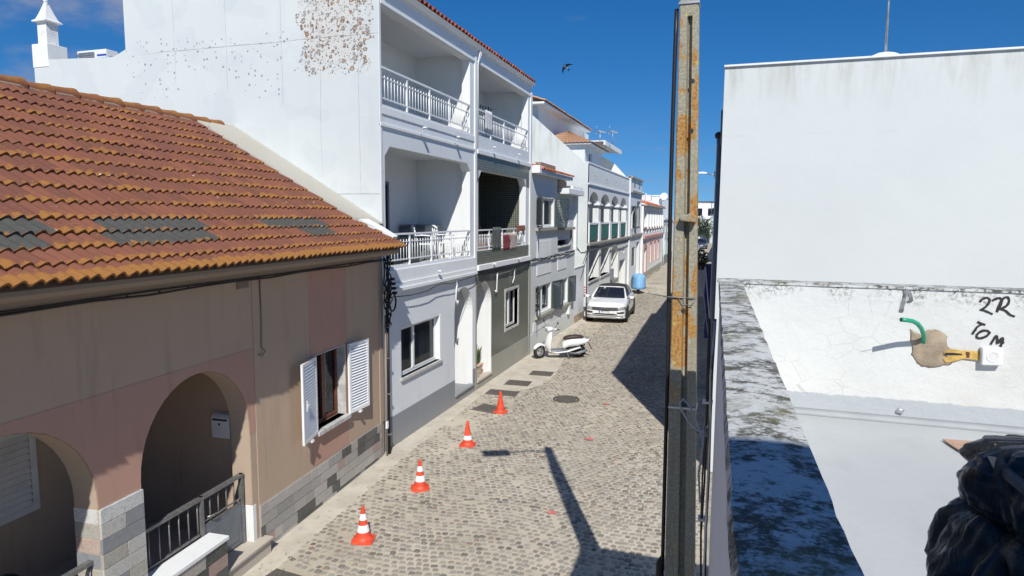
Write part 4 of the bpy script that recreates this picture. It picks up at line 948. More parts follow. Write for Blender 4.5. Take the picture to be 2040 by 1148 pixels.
# ------------------------------------------------------------------ tall balcony house (two bays)
def build_tall():
    X = -6.2; H = thing('balcony_house', 'tall white house with lichen-stained gable, two balcony storeys and a green mosaic bay', 'house', (X, 10.95, 0))
    mp = FX(X)
    Y0, Y1, Y2 = 10.95, 15.78, 20.80
    # front wall, bay one and bay two, one skin with all its openings
    op = [rect(11.70, 13.57, 1.32, 2.35), arch(14.43, 15.62, 0.12, 2.22, 2.86, 18), arch(15.90, 17.04, 0.12, 2.25, 2.88, 18), rect(18.25, 19.46, 1.27, 2.40),
          chamf(11.13, 15.45, 3.62, 5.93, 0.20), chamf(16.02, 20.25, 3.72, 5.82, 0.24), rect(11.06, 15.45, 6.68, 8.46), rect(15.93, 20.42, 6.70, 8.46)]
    m = MB(); m.panel(mp, rect(Y0+0.05, Y2, 0, 8.92), op, 0, -0.22, 0, 1); m.build('wall', [M['cool_white'], M['white']], H)
    # gable with the attic above, rear wing
    m = MB(); bx = -12.2
    g = [(-6.199, 0), (-6.199, 8.92), (-6.42, 9.02), (-9.2, 10.55), (bx, 9.15), (bx, 8.06), (-12.55, 7.93), (-14.88, 8.02), (-14.88, 0)]
    gm = lambda u, v, w: Vector((u, Y0-w, v))
    m.panel(gm, list(reversed(g)), [], 0.0, -0.05); m.build('gable_wall', M['gable'], H)
    m = MB(); m.box(bx-0.002, bx+0.2, Y0+0.25, Y2, 0, 9.12); m.box(-14.87, -14.6, Y0+0.05, 17, 0, 7.95); m.box(-14.5, bx, 16.8, 17, 0, 7.95); m.box(-14.6, bx, Y0+0.05, 16.8, 7.2, 7.35)
    m.panel(lambda u, v, w: Vector((u, Y2+w-0.25, v)), [(-12.0, 0), (-6.42, 0), (-6.42, 8.92), (-9.2, 10.5), (-12.0, 9.15)], [], 0.25, 0.0)
    m.build('rear_wall', M['white'], H)
    # corner pier strip, divider, ledges
    m = MB(); pbox(m, mp, Y0, 11.02, 3.2, 8.90, 0, 0.02); pbox(m, mp, 15.72, 15.86, 3.2, 8.60, 0, 0.035)
    pbox(m, mp, 20.62, 20.80, 3.2, 8.60, 0, 0.035); m.build('pilaster', M['white_b'], H, bevel=0.005)
    m = MB(); pbox(m, mp, Y0, 15.72, 3.13, 3.20, 0, 0.11); pbox(m, mp, Y0, 15.72, 3.20, 3.30, 0, 0.08); pbox(m, mp, 11.0, 15.72, 3.30, 3.56, 0, 0.05)
    pbox(m, mp, 15.86, 20.62, 3.20, 3.34, 0, 0.09); pbox(m, mp, Y0, 15.72, 6.27, 6.33, 0, 0.035); pbox(m, mp, 15.86, 20.62, 6.22, 6.33, 0, 0.06)
    pbox(m, mp, Y0+0.06, 15.72, 6.50, 6.64, 0, 0.02); pbox(m, mp, Y0+0.07, 20.8, 8.47, 8.54, 0, 0.03); m.build('ledge', M['white'], H, bevel=0.006)
    m = MB(); pbox(m, mp, Y0, 14.43, 0.0, 0.63, 0.0, 0.012); pbox(m, mp, 14.43, 15.62, 0.0, 0.20, 0.0, 0.012); pbox(m, mp, 15.62, 15.80, 0.0, 0.63, 0.0, 0.012); m.build('painted_base', M['grey_paint'], H)
    m = MB(); pbox(m, mp, 15.80, 15.90, 0.0, 0.70, 0.0, 0.02); pbox(m, mp, 15.90, 17.04, 0.0, 0.18, 0.0, 0.02); pbox(m, mp, 17.04, 20.62, 0.0, 0.66, 0.0, 0.02); pbox(m, mp, 20.62, 20.80, 0.0, 3.2, 0.0, 0.03); m.build('cement_base', M['grey_concrete'], H)
    m = MB(); pbox(m, mp, 15.80, 15.90, 0.70, 3.2, 0, 0.012); m.build('grey_jamb', M['grey_concrete'], H)
    # green mosaic facing of bay two
    m = MB()
    m.panel(mp, [(17.04, 0.66), (20.62, 0.66), (20.62, 3.20), (15.90, 3.20), (15.90, 2.25)]+[(16.47-0.57*cos(pi*k/18), 2.25+0.63*sin(pi*k/18)) for k in range(1, 18)]+[(17.04, 2.25)], [rect(18.17, 19.54, 1.19, 2.48)], 0.008, 0.0)
    pbox(m, mp, 15.86, 20.62, 3.34, 3.70, 0, 0.008)
    pbox(m, mp, 16.02, 20.25, 5.825, 6.22, 0, 0.008)
    m.add([mp(15.86, 5.4, .008), mp(16.01, 5.57, .008), mp(16.01, 6.22, .008), mp(15.86, 6.22, .008)], [(0, 1, 2, 3)]); m.add([mp(20.26, 5.57, .008), mp(20.62, 5.57, .008), mp(20.62, 6.22, .008), mp(20.26, 6.22, .008)], [(0, 1, 2, 3)])
    m.build('mosaic_facing', M['mosaic'], H)
    m = MB(); 
    for a, b, c, d in ((18.17, 18.25, 1.19, 2.48), (19.46, 19.54, 1.19, 2.48), (18.25, 19.46, 2.40, 2.48), (18.25, 19.46, 1.19, 1.27)): pbox(m, mp, a, b, c, d, -0.15, 0.03)
    m.build('window_surround', M['marble'], H, bevel=0.004)
    # balcony rooms
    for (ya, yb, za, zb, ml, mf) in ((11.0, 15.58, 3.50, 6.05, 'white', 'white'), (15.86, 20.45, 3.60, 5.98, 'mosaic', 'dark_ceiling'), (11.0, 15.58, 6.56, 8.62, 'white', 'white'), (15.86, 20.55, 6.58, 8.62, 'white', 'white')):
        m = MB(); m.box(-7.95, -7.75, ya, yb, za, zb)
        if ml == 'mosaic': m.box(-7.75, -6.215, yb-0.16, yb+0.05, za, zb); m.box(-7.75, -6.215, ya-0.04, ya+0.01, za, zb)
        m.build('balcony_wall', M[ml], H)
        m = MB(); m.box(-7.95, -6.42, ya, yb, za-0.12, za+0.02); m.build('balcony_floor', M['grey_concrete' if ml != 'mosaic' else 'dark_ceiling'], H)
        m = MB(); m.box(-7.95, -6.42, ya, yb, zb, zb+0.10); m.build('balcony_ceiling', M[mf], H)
    m = MB()
    for yc in (10.97+0.1, 15.68, 20.62): 
        m.box(-7.95, -6.42, yc-0.10 if yc > 11.2 else 10.98, yc+0.10, 3.3, 8.9)
    m.build('party_wall', M['white'], H)
    # balcony doors
    for (ya, yb, za, zb) in ((13.35, 14.02, 3.52, 5.42), (12.2, 13.2, 6.6, 8.2), (16.6, 18.6, 3.62, 5.4), (16.8, 18.2, 6.6, 8.1)):
        fm = FX(-7.75); m = MB()
        for a, b, c, d in ((ya, ya+0.07, za, zb), (yb-0.07, yb, za, zb), (ya+0.07, yb-0.07, zb-0.07, zb)): pbox(m, fm, a, b, c, d, 0.0, 0.05)
        d_ = m.build('balcony_door', M['metal_grey'], H); m = MB(); pbox(m, fm, ya+0.07, yb-0.07, za, zb-0.07, 0.0, 0.02); m.build('pane', M['car_glass'], d_)
    # entry niches
    for (ya, yb) in ((14.43, 15.62), (15.90, 17.04)):
        m = MB(); m.box(-7.5, -6.42, ya-0.10, ya, 0.0, 3.0); m.box(-7.5, -6.42, yb, yb+0.10, 0.0, 3.0); m.box(-7.6, -7.5, ya-0.1, yb+0.1, 0.0, 3.0); m.box(-7.5, -6.42, ya, yb, 2.9, 3.0); m.build('entry_wall', M['white'], H)
        m = MB(); m.box(-7.5, -6.19, ya, yb, 0.05, 0.22); m.box(-6.30, -6.15, ya, yb, 0.20, 0.25); m.build('entry_step', M['step_stone'] if yb > 16 else M['grey_paint'], H, bevel=0.004)
        fm = FX(-7.5); m = MB(); pbox(m, fm, ya+0.1, yb-0.1, 0.22, 2.3, 0.0, 0.05); dd = m.build('door', M['brown_wood'], H, bevel=0.005)
        m = MB(); m.tube([fm(yb-0.2, 1.2, 0.05), fm(yb-0.2, 1.2, 0.10), fm(yb-0.3, 1.2, 0.10)], 0.01, 6); m.build('handle', M['galv'], dd)
    # windows
    window(H, mp, 11.70, 13.57, 1.32, 2.35, 0.10, 0.07, (12.42,), (), 'metal_white', ((11.8, 12.2), (12.9, 13.45)), 0.05)
    window(H, mp, 18.25, 19.46, 1.27, 2.40, 0.10, 0.07, (18.86,), (), 'metal_white', ((18.3, 18.8), (18.95, 19.4)), None)
    m = MB(); fr = 0.05
    pbox(m, mp, 13.57, 13.66, 1.30, 2.37, 0, 0.012); m.build('window_reveal', M['white'], H)
    # railings
    railing(H, mp, 11.13, 15.44, 3.62, 4.10, 3.74, 4.27, (12.15, 13.2, 14.25), -0.02)
    railing(H, mp, 16.02, 20.24, 3.72, 4.10, 3.80, 4.27, (16.9, 18.0, 19.1), -0.02)
    railing(H, mp, 11.07, 15.44, 6.68, 7.18, 6.80, 7.37, (12.1, 13.15, 14.2), -0.02)
    railing(H, mp, 15.94, 20.40, 6.70, 7.18, 6.82, 7.37, (17.0, 18.1, 19.2), -0.02)
    # little spotlight brackets on the ledges
    for (y, z) in ((12.6, 6.42), (14.4, 6.44), (16.9, 6.46), (19.1, 6.47), (13.3, 3.38), (16.95, 3.30), (19.2, 3.32)):
        m = MB(); m.tube([mp(y, z-0.12, 0.02), mp(y, z+0.02, 0.14)], 0.008, 6); pbox(m, mp, y-0.05, y+0.05, z+0.01, z+0.035, 0.11, 0.19); m.build('bracket', M['metal_white'], H)
    # roof: eave course of red tiles, slope to the ridge
    slope = math.atan2(10.65-8.93, 3.0); sdn = Vector((cos(slope), 0, -sin(slope))); nd = Vector((sin(slope), 0, cos(slope)))
    m = MB(); tile_grid(m, (-9.2, 10.86, 10.68), (0, 1, 0), sdn, nd, 50, 10, 0.20, 0.355, 0.075, 0.02, 6); m.build('roof', M['tile_red'], H, normals=False)
    m = MB(); tile_grid(m, (-9.2, 20.86, 10.68), (0, -1, 0), Vector((-cos(slope*.85), 0, -sin(slope*.85))), Vector((-sin(slope), 0, cos(slope))), 50, 10, 0.20, 0.355, 0.07, 0.02, 3); m.build('rear_roof', M['tile_red'], H, normals=False)
    m = MB(); m.loft([[Vector((x, y, z)) for x, z in ((-6.2, 8.80), (-6.13, 8.80), (-6.05, 8.88), (-6.2, 8.93))] for y in (Y0, Y2)], smooth=False); m.build('eave_moulding', M['white'], H)
    # white cable drop from the roof, wall pipe in the divider
    m = MB(); m.tube([(-6.16, 15.9, 8.95), (-6.10, 15.98, 8.85), (-6.12, 15.86, 8.6), (-6.15, 15.87, 8.4), (-6.15, 15.87, 6.4)], 0.014, 6); m.tube([(-6.14, 16.02, 8.95), (-6.10, 16.05, 8.8), (-6.13, 15.9, 8.52)], 0.01, 6); m.build('downpipe', M['metal_white'], H)
    # ornamental chimney on the wing corner
    m = MB(); m.box(-14.90, -14.43, Y0-0.012, Y0+0.46, 7.85, 8.36); ch = m.build('chimney', M['white'], H, bevel=0.01)
    m = MB(); cx, cy = -14.69, Y0+0.225; s = 0.135; z0, z1 = 8.36, 8.86
    lace = []
    for cu, cv in ((0, 0.0),):
        for k in range(8):
            a = k*pi/4
            for r0, r1, wd in ((0.018, 0.045, 0.007), (0.058, 0.088, 0.009)):
                d = (cos(a+(pi/8 if r0 > 0.1 else 0)), sin(a+(pi/8 if r0 > 0.1 else 0))); nrm = (-d[1], d[0])
                lace.append([(d[0]*r0, d[1]*r0*1.15), (d[0]*(r0+r1)/2+nrm[0]*wd, (d[1]*(r0+r1)/2+nrm[1]*wd)*1.15), (d[0]*r1, d[1]*r1*1.15), (d[0]*(r0+r1)/2-nrm[0]*wd, (d[1]*(r0+r1)/2-nrm[1]*wd)*1.15)])
    for sx, sy in ((-1, -1), (1, -1), (1, 1), (-1, 1)):
        lace.append([(sx*0.10, sy*0.20), (sx*0.075, sy*0.20), (sx*0.10, sy*0.165)])
    zc = (z0+z1)/2
    for mpq in (lambda u, v, w: Vector((cx+u, cy-s+0.02-w-0.02, zc+v)), lambda u, v, w: Vector((cx+s-0.02+w+0.02, cy+u, zc+v)), lambda u, v, w: Vector((cx-s-w, cy+u, zc+v)), lambda u, v, w: Vector((cx+u, cy+s+w, zc+v))):
        side_ = (mpq(0, 0, 0)-Vector((cx, cy, zc))); e_ = s-0.031 if abs(side_.x) > abs(side_.y) else s
        m.panel(mpq, rect(-e_, e_, z0-zc, z1-zc), lace, 0.0, -0.03)
    m.build('lattice_box', M['white'], ch)
    m = MB(); m.box(cx-s+0.035, cx+s-0.035, cy-s+0.045, cy+s-0.04, z0, z1-0.02); m.build('flue', M['metal_grey'], ch)
    m = MB(); secs = []
    for q, z in ((0.205, 8.86), (0.205, 8.885), (0.155, 8.92), (0.105, 9.05), (0.042, 9.25), (0.04, 9.27)): secs.append([Vector((cx-q, cy-q, z)), Vector((cx+q, cy-q, z)), Vector((cx+q, cy+q, z)), Vector((cx-q, cy+q, z))])
    m.loft(secs, smooth=False); m.build('chimney_cap', M['white'], ch)
    m = MB(); m.lathe([(0, 9.26), (0.05, 9.26), (0.05, 9.29), (0.032, 9.295), (0.048, 9.32), (0.055, 9.355), (0.045, 9.39), (0.02, 9.41), (0.008, 9.42), (0.006, 9.7), (0, 9.71)], cx, cy, 16); m.build('finial', M['white'], ch)
    # interior blocks so no light leaks through the shell
    m = MB(); m.box(-12.0, -7.96, 11.25, 20.5, 0.05, 8.75); m.box(-7.96, -6.6, 11.25, 14.3, 0.0, 0.05); m.build('inner_core', M['white'], H)
build_tall()

def build_ac():
    t = thing('ac_unit', 'white outdoor air conditioning unit standing behind the low parapet near the chimney', 'air conditioner', (-14.05, 12.1, 7.95))
    m = MB(); x0, x1, y0, y1, z0, z1 = -14.75, -13.85, 11.9, 12.22, 7.85, 8.42; m.box(x0, x1, y0, y1, z0, z1); m.build('casing', M['white_plastic'], t, bevel=0.01)
    m = MB(); m.box(x0+0.05, x0+0.55, y0-0.012, y0, z0+0.04, z1-0.06)
    m.build('fan_grille', M['galv'], t)
    m = MB()
    for k in range(10): m.box(x0+0.06, x0+0.54, y0-0.02, y0-0.012, z0+0.05+k*0.05, z0+0.07+k*0.05)
    m.build('grille_bars', M['metal_grey'], t)
    m = MB(); m.box(x0+0.62, x0+0.90, y0-0.006, y0, z1-0.15, z1-0.11); m.build('blue_badge', M['plate_blue'], t)
    m = MB(); m.box(x0+0.62, x0+0.90, y0-0.006, y0, z1-0.21, z1-0.18); m.build('badge_line', plain('pale_blue', (0.2, 0.4, 0.7), 0.5), t)
    m = MB(); m.box(x1, x1+0.01, y0+0.08, y1-0.08, z0+0.3, z0+0.42); m.build('side_handle', M['metal_grey'], t)
    m = MB(); m.box(x0+0.1, x0+0.16, y0, y1, 7.7, z0); m.build('foot', M['galv'], t); m = MB(); m.box(x1-0.16, x1-0.1, y0, y1, 7.7, z0); m.build('foot', M['galv'], t)
    m = MB(); m.box(-15.2, -13.0, 11.6, 12.6, 7.80, 7.94)
build_ac()

def cloth(name, label, cat, mat, y0, y1, ztop, drop, x=-6.2, wav=0.015, group=None, back=0.25):
    m = MB(); n = 14; r = 10; vs = []
    for j in range(r+1):
        for i in range(n+1):
            u = y0+(y1-y0)*i/n; t = j/r
            if t < 0.3: z = ztop-back*(1-t/0.3); xx = x-0.03
            else: z = ztop-(t-0.3)/0.7*drop; xx = x+0.03
            z += 0.01 if abs(t-0.3) < 0.01 else 0
            vs.append((xx+wav*sin(i*1.3+j*0.4)*(abs(t-0.3)+0.2), u+0.01*sin(j*0.9+i), z-0.012*sin(i*0.8)*(1 if j == r else 0)))
    m.add(vs, [(j*(n+1)+i, j*(n+1)+i+1, (j+1)*(n+1)+i+1, (j+1)*(n+1)+i) for j in range(r) for i in range(n)], smooth=True)
    o = m.build(name, M[mat], loc=(x, (y0+y1)/2, ztop-drop)); s = o.modifiers.new('thickness', 'SOLIDIFY'); s.thickness = 0.006
    return tag(o, label, cat, group)
LG = 'washing hung over the mosaic balcony rail'
cloth('towel', 'dark grey-green cloth hanging over the mosaic balcony rail', 'towel', 'towel_grey', 17.05, 17.75, 4.31, 0.62, group=LG)
cloth('towel', 'small dark red cloth over the mosaic balcony rail', 'towel', 'towel_red', 18.0, 18.55, 4.08, 0.42, group=LG)
cloth('towel', 'pale pinkish cloth on the mosaic balcony rail between red and brown ones', 'towel', 'towel_beige', 18.65, 19.25, 4.10, 0.45, group=LG)
cloth('towel', 'short brown cloth rolled on top of the mosaic balcony rail', 'towel', 'towel_brown', 19.3, 20.1, 4.34, 0.18, group=LG, back=0.12)
cloth('towel', 'white striped cloth over the top floor rail beside the drain pipe', 'towel', 'towel_white', 16.45, 16.98, 7.40, 0.50)
cloth('towel', 'grey cloth draped on the railing of the first floor white balcony', 'towel', 'towel_grey', 12.35, 12.75, 4.05, 0.42, x=-6.32)

def bunting():
    t = thing('clothes_line', 'sagging clothes line with dark pegs under the top floor balcony ceiling', 'clothes line', (-6.9, 16.0, 7.9))
    pts = [Vector((-6.9, 15.95+3.6*k/16, 7.93-0.12*math.sin(pi*k/16)-0.02*k/16)) for k in range(17)]
    m = MB(); m.tube(pts, 0.008, 5); m.build('cord', M['grey_cable'], t)
    for k in (2, 3, 4, 6, 7, 9, 10, 11, 13):
        m = MB(); p = pts[k]; m.box(p.x-0.01, p.x+0.01, p.y-0.02, p.y+0.03, p.z-0.07, p.z+0.01); m.build('peg', M['towel_blue'] if k % 2 else M['towel_red'], t)
    m = MB(); y = 18.6; m.add([(-6.88, y-0.02, 7.87), (-6.88, y+0.02, 7.87), (-6.88, y+0.17, 7.45), (-6.88, y+0.04, 7.41), (-6.88, y-0.12, 7.46), (-6.86, y, 7.87)], [(0, 1, 2, 3, 4), (5, 2, 3), (5, 3, 4)])
    o = m.build('hanging_cloth', M['towel_blue'], loc=(-6.88, y, 7.41)); tag(o, 'narrow blue cloth hanging from the top floor clothes line', 'cloth')
bunting()

def plastic_chair(loc, rz, label):
    t = thing('plastic_chair', label, 'chair', loc, rz, 'white plastic chairs on the first floor balcony')
    m = MB(); m.loft([[Vector((x, y, z+0.43)) for x, y, z in ((-.2, yy, 0), (.2, yy, 0), (.2, yy, .025), (-.2, yy, .025))] for yy in (-.2, 0, .2)], smooth=False); m.build('seat', M['white_plastic'], t, world=False, bevel=0.006)
    m = MB()
    for k in range(5): a = -0.17+k*0.085; m.tube([(a, 0.2, 0.45), (a*1.05, 0.27, 0.82)], 0.016, 6)
    m.tube([(-.21, .27, .80), (-.1, .285, .86), (.1, .285, .86), (.21, .27, .80)], 0.022, 6); m.build('backrest', M['white_plastic'], t, world=False)
    for x in (-.2, .2):
        for y in (-.2, .2): q = MB(); q.tube([(x, y, 0.44), (x*1.18, y*1.2, 0.0)], [0.018, 0.022], 6); q.build('leg', M['white_plastic'], t, world=False)
        q = MB(); q.tube([(x*1.1, -.2, .43), (x*1.2, -.2, .63), (x*1.2, .1, .65), (x*1.05, .26, .64)], 0.016, 6); q.build('armrest', M['white_plastic'], t, world=False)
plastic_chair((-6.75, 13.95, 3.52), 2.2, 'white plastic chair on the first floor balcony, nearer the middle of the railing')
plastic_chair((-6.72, 14.85, 3.52), 2.6, 'white plastic chair on the first floor balcony in the sunny far corner')
def balcony_things():
    t = thing('table', 'small dark table on the first floor white balcony', 'table', (-6.9, 12.6, 3.52)); m = MB(); m.box(-7.2, -6.6, 12.2, 13.1, 4.10, 4.14); m.build('tabletop', M['black_plastic'], t, bevel=0.005)
    for x in (-7.12, -6.68):
        for y in (12.28, 13.02): m = MB(); m.tube([(x, y, 3.52), (x, y, 4.10)], 0.02, 6); m.build('leg', M['black_plastic'], t)
    t = thing('barbecue_box', 'grey storage box against the party wall of the first floor balcony', 'box', (-7.35, 15.1, 3.52)); m = MB(); m.box(-7.65, -7.0, 14.5, 15.4, 3.52, 4.34); m.build('body', M['metal_grey'], t, bevel=0.01); m = MB(); m.box(-7.68, -6.97, 14.47, 15.43, 4.34, 4.40); m.build('lid', M['rail_grey'], t, bevel=0.01)
    for i, (y, dy, l) in enumerate(((18.15, 0.1, 1.62), (18.42, 0.16, 1.78), (18.62, 0.0, 1.72))):
        m = MB(); T = Matrix.Translation((-6.95, y, 3.62)) @ Matrix.Rotation(-0.30, 4, 'Y') @ Matrix.Rotation(dy*0.4, 4, 'X'); m.mbox(T, -0.02, 0.02, -0.085, 0.085, 0, l)
        tag(m.build('plank', M['plank'], loc=(-7.15, y, 3.62)), ['shortest reddish brown plank leaning in the dark mosaic balcony', 'middle reddish brown plank leaning in the dark mosaic balcony', 'rightmost reddish brown plank leaning in the dark mosaic balcony'][i], 'plank', 'planks leaning in the mosaic balcony')
    def pot(x, y, z, s, mat, label, n, spiky):
        t = thing('potted_plant', label, 'potted plant', (x, y, z)); m = MB()
        m.loft([[Vector((x+a*q, y+b*q, zz)) for a, b in ((-1, -1), (1, -1), (1, 1), (-1, 1))] for q, zz in ((s*0.8, z), (s, z+s*1.7), (s*1.08, z+s*1.7), (s*1.08, z+s*1.9), (s*0.9, z+s*1.9))], smooth=False); m.build('pot', M[mat], t)
        m = MB(); rnd = random.Random(int(y*10)); h = z+s*1.85
        for k in range(n):
            a = rnd.uniform(0, 2*pi); L_ = rnd.uniform(0.5, 1.0)*s*(3.2 if spiky else 1.7); d = Vector((cos(a), sin(a), 0)); wd = 0.02 if spiky else 0.028
            p0 = Vector((x, y, h))+d*rnd.uniform(0, s*0.6); p1 = p0+d*L_*0.18+Vector((0, 0, L_*0.6)); p2 = p0+d*L_*(0.35 if spiky else 0.7)+Vector((0, 0, L_*(1.0 if spiky else 0.5))); nn = Vector((-d.y, d.x, 0))*wd
            m.add([p0-nn, p0+nn, p1+nn*1.2, p1-nn*1.2, p2], [(0, 1, 2, 3), (3, 2, 4)])
        m.build('leaves', M['leaf'], t); return t
    pot(-6.52, 16.62, 0.22, 0.17, 'terracotta_pot', 'spiky green plant in a square peach pot on the arched entry step', 46, True)
    pot(-6.38, 16.12, 0.22, 0.13, 'cream_pot', 'leafy plant in a narrow cream pot at the entry jamb', 36, False)
    t = thing('meter_box', 'grey meter cabinet with small window on the arched entry wall', 'meter box', (-6.9, 17.0, 1.2)); m = MB(); m.box(-7.25, -6.75, 16.98, 17.036, 1.05, 1.62); m.build('cabinet', M['galv'], t); m = MB(); m.box(-7.12, -6.95, 16.965, 16.98, 1.3, 1.5); m.build('meter_window', M['dark'], t)
balcony_things()

# ------------------------------------------------------------------ grey house with green shutters, low plinth wall
def build_shutter_house():
    X = -6.2; H = thing('shutter_house', 'pale grey two storey house with dark green shutters and a narrow red tile eave', 'house', (X, 20.82, 0)); mp = FX(X); Y0, Y1 = 20.82, 27.5
    W_ = [(21.5, 23.9, 4.28, 5.28), (24.75, 26.35, 4.33, 5.36), (21.5, 23.6, 1.22, 2.20), (25.0, 26.3, 1.14, 2.14)]
    m = MB(); m.panel(mp, [(Y0, 0), (Y1, 0), (Y1, 5.80), (25.6, 5.80), (25.6, 6.15), (Y0, 6.15)], [rect(*w) for w in W_]+[rect(24.5, 26.5, 3.50, 3.72)], 0, -0.2); m.build('wall', M['house_grey'], H)
    m = MB(); m.box(-12, -6.4, Y0, Y0+0.2, 0, 6.1); m.box(-12, -6.4, Y1-0.2, Y1, 0, 5.6); m.box(-12.2, -12, Y0, Y1, 0, 6.1); m.box(-12, -6.4, Y0+0.2, Y1-0.2, 5.45, 5.6); m.box(-12, -7.0, Y0+0.25, Y1-0.25, 0.1, 5.4); m.build('rear_wall', M['white_b'], H)
    m = MB(); pbox(m, mp, Y0, 25.65, 6.05, 6.18, 0.0, 0.30); m.build('eave_slab', M['white'], H, bevel=0.01)
    m = MB(); pbox(m, mp, Y0, 21.5, 6.18, 6.30, 0.05, 0.30); m.build('eave_end', M['white'], H)
    m = MB(); tile_grid(m, (-6.55, 21.0, 6.38), (0, 1, 0), (0.93, 0, -0.28), (0.28, 0, 0.93), 24, 2, 0.195, 0.36, 0.07, 0.02, 6); m.build('eave_tiles', M['tile_orange'], H, normals=False)
    m = MB(); pbox(m, mp, 24.35, 25.62, 5.55, 6.02, 0.0, 0.05); pbox(m, mp, 23.4, 25.5, 6.36, 6.62, -0.6, -0.38); m.build('bare_brick', M['brick'], H)
    m = MB(); pbox(m, mp, 24.5, 27.3, 5.50, 5.72, 0.0, 0.42); pbox(m, mp, 25.7, Y1, 5.72, 5.86, -0.2, 0.30); m.build('window_hood', M['white'], H, bevel=0.015)
    m = MB(); pbox(m, mp, 27.25, Y1, 3.2, 5.72, 0, 0.12); m.build('side_pier', M['white_b'], H)
    m = MB()
    for a, b, c, d in ((21.6, 23.5, 2.58, 3.78), (24.5, 26.0, 2.55, 3.05), (21.2, 23.4, 0.66, 0.98)): pbox(m, mp, a, b, c, d, 0, 0.02)
    pbox(m, mp, Y0, Y1, 2.98, 3.06, 0, 0.03) if False else None
    m.build('raised_panel', M['white'], H, bevel=0.006)
    m = MB(); pbox(m, mp, 24.45, 26.6, 4.12, 4.22, 0, 0.22); pbox(m, mp, 21.4, 24.0, 4.14, 4.24, 0, 0.12); pbox(m, mp, 21.4, 23.7, 1.08, 1.18, 0, 0.12); pbox(m, mp, 24.9, 26.5, 1.0, 1.10, 0, 0.12)
    m.tube([mp(26.7, 4.1, 0.03), mp(26.68, 3.75, 0.04), mp(26.55, 3.52, 0.04), mp(26.2, 3.45, 0.04), mp(24.5, 3.45, 0.04)], 0.035, 8); m.build('window_ledge', M['grey_concrete'], H)
    m = MB(); pbox(m, mp, Y0, Y1, 0.0, 0.62, 0.0, 0.012); m.build('base', M['house_grey'], H)
    for i, w in enumerate(W_):
        wi = window(H, mp, *w, 0.08, 0.07, ((w[0]+w[1])/2,), (), 'metal_white', ((w[0]+0.1, w[0]+0.5*(w[1]-w[0])-0.1), (w[0]+0.55*(w[1]-w[0]), w[1]-0.1)), None)
        if i == 1:
            g = MB()
            for k in range(9): u = w[0]+0.1+(w[1]-w[0]-0.2)*k/8; g.tube([mp(u, w[2], -0.02), mp(u, w[3], -0.02)], 0.009, 5)
            for k in range(5): v = w[2]+0.1+(w[3]-w[2]-0.2)*k/4; g.tube([mp(w[0], v, -0.02), mp(w[1], v, -0.02)], 0.009, 5)
            for k in range(4):
                for j in range(4): u = w[0]+0.2+(w[1]-w[0]-0.4)*k/3; v = w[2]+0.22+(w[3]-w[2]-0.44)*j/3; g.tube([mp(u+0.11*cos(a), v+0.11*sin(a), -0.015) for a in [pi*t/5 for t in range(11)]], 0.007, 4)
            g.build('grille', M['metal_white'], wi)
    for (a, b, c, d, w0, w1) in ((20.98, 21.52, 4.22, 5.34, 0.34, 0.04), (23.88, 24.45, 4.22, 5.34, 0.04, 0.34), (20.98, 21.52, 1.15, 2.26, 0.30, 0.04), (23.58, 24.7, 1.12, 2.22, 0.04, 0.18), (26.28, 27.0, 1.08, 2.18, 0.04, 0.16)):
        shutter(H, mp, a, b, c, d, w0, w1, 'dark_green', 0.055)
    m = MB(); pbox(m, mp, 26.15, 26.45, 0.62, 0.98, 0, 0.12); m.build('gas_box', M['white_plastic'], H, bevel=0.01)
    # plinth wall piece between the houses
    Wn = thing('yard_wall', 'low white yard wall on a rough stone plinth beside the arcade house', 'wall', (X, 27.5, 0)); m = MB(); m.box(-6.4, -6.2, 27.5, 29.55, 0.34, 2.42); m.build('wall', M['cool_white'], Wn)
    m = MB(); m.box(-6.45, -6.17, 27.5, 29.6, 0, 0.34); m.build('plinth', M['stone_plinth'], Wn, bevel=0.01); m = MB(); m.box(-6.43, -6.17, 27.5, 29.55, 2.42, 2.46); m.build('wall_coping', M['white_b'], Wn)
build_shutter_house()

def warning_plate(x, y, z, name_label, facey=False):
    t = thing('warning_plate', name_label, 'warning plate', (x, y, z), 0, 'red and white striped warning plates'); m = MB()
    mp = FX(x) if not facey else FY(y); u0 = y if not facey else x
    pbox(m, mp, u0, u0+0.22, z, z+0.46, 0.0, 0.012); m.build('plate', M['plate_white'], t); m = MB()
    for k in range(5):
        z0 = z-0.07+k*0.12; a, b, c, d = z0, z0+0.06, z0+0.13, z0+0.07
        q = [(u0, a), (u0, b), (u0+0.22, b+0.07), (u0+0.22, a+0.07)]; q = [(p, max(z, min(z+0.46, v))) for p, v in q]
        m.add([mp(p, v, 0.016) for p, v in q], [(0, 1, 2, 3)])
    m.build('stripes', M['red_paint'], t)
warning_plate(-6.19, 26.75, 0.75, 'red and white striped plate on the grey shutter house corner')
warning_plate(-6.42, 29.98, 0.98, 'red and white striped plate on the arcade house corner beside the car mirror', True)

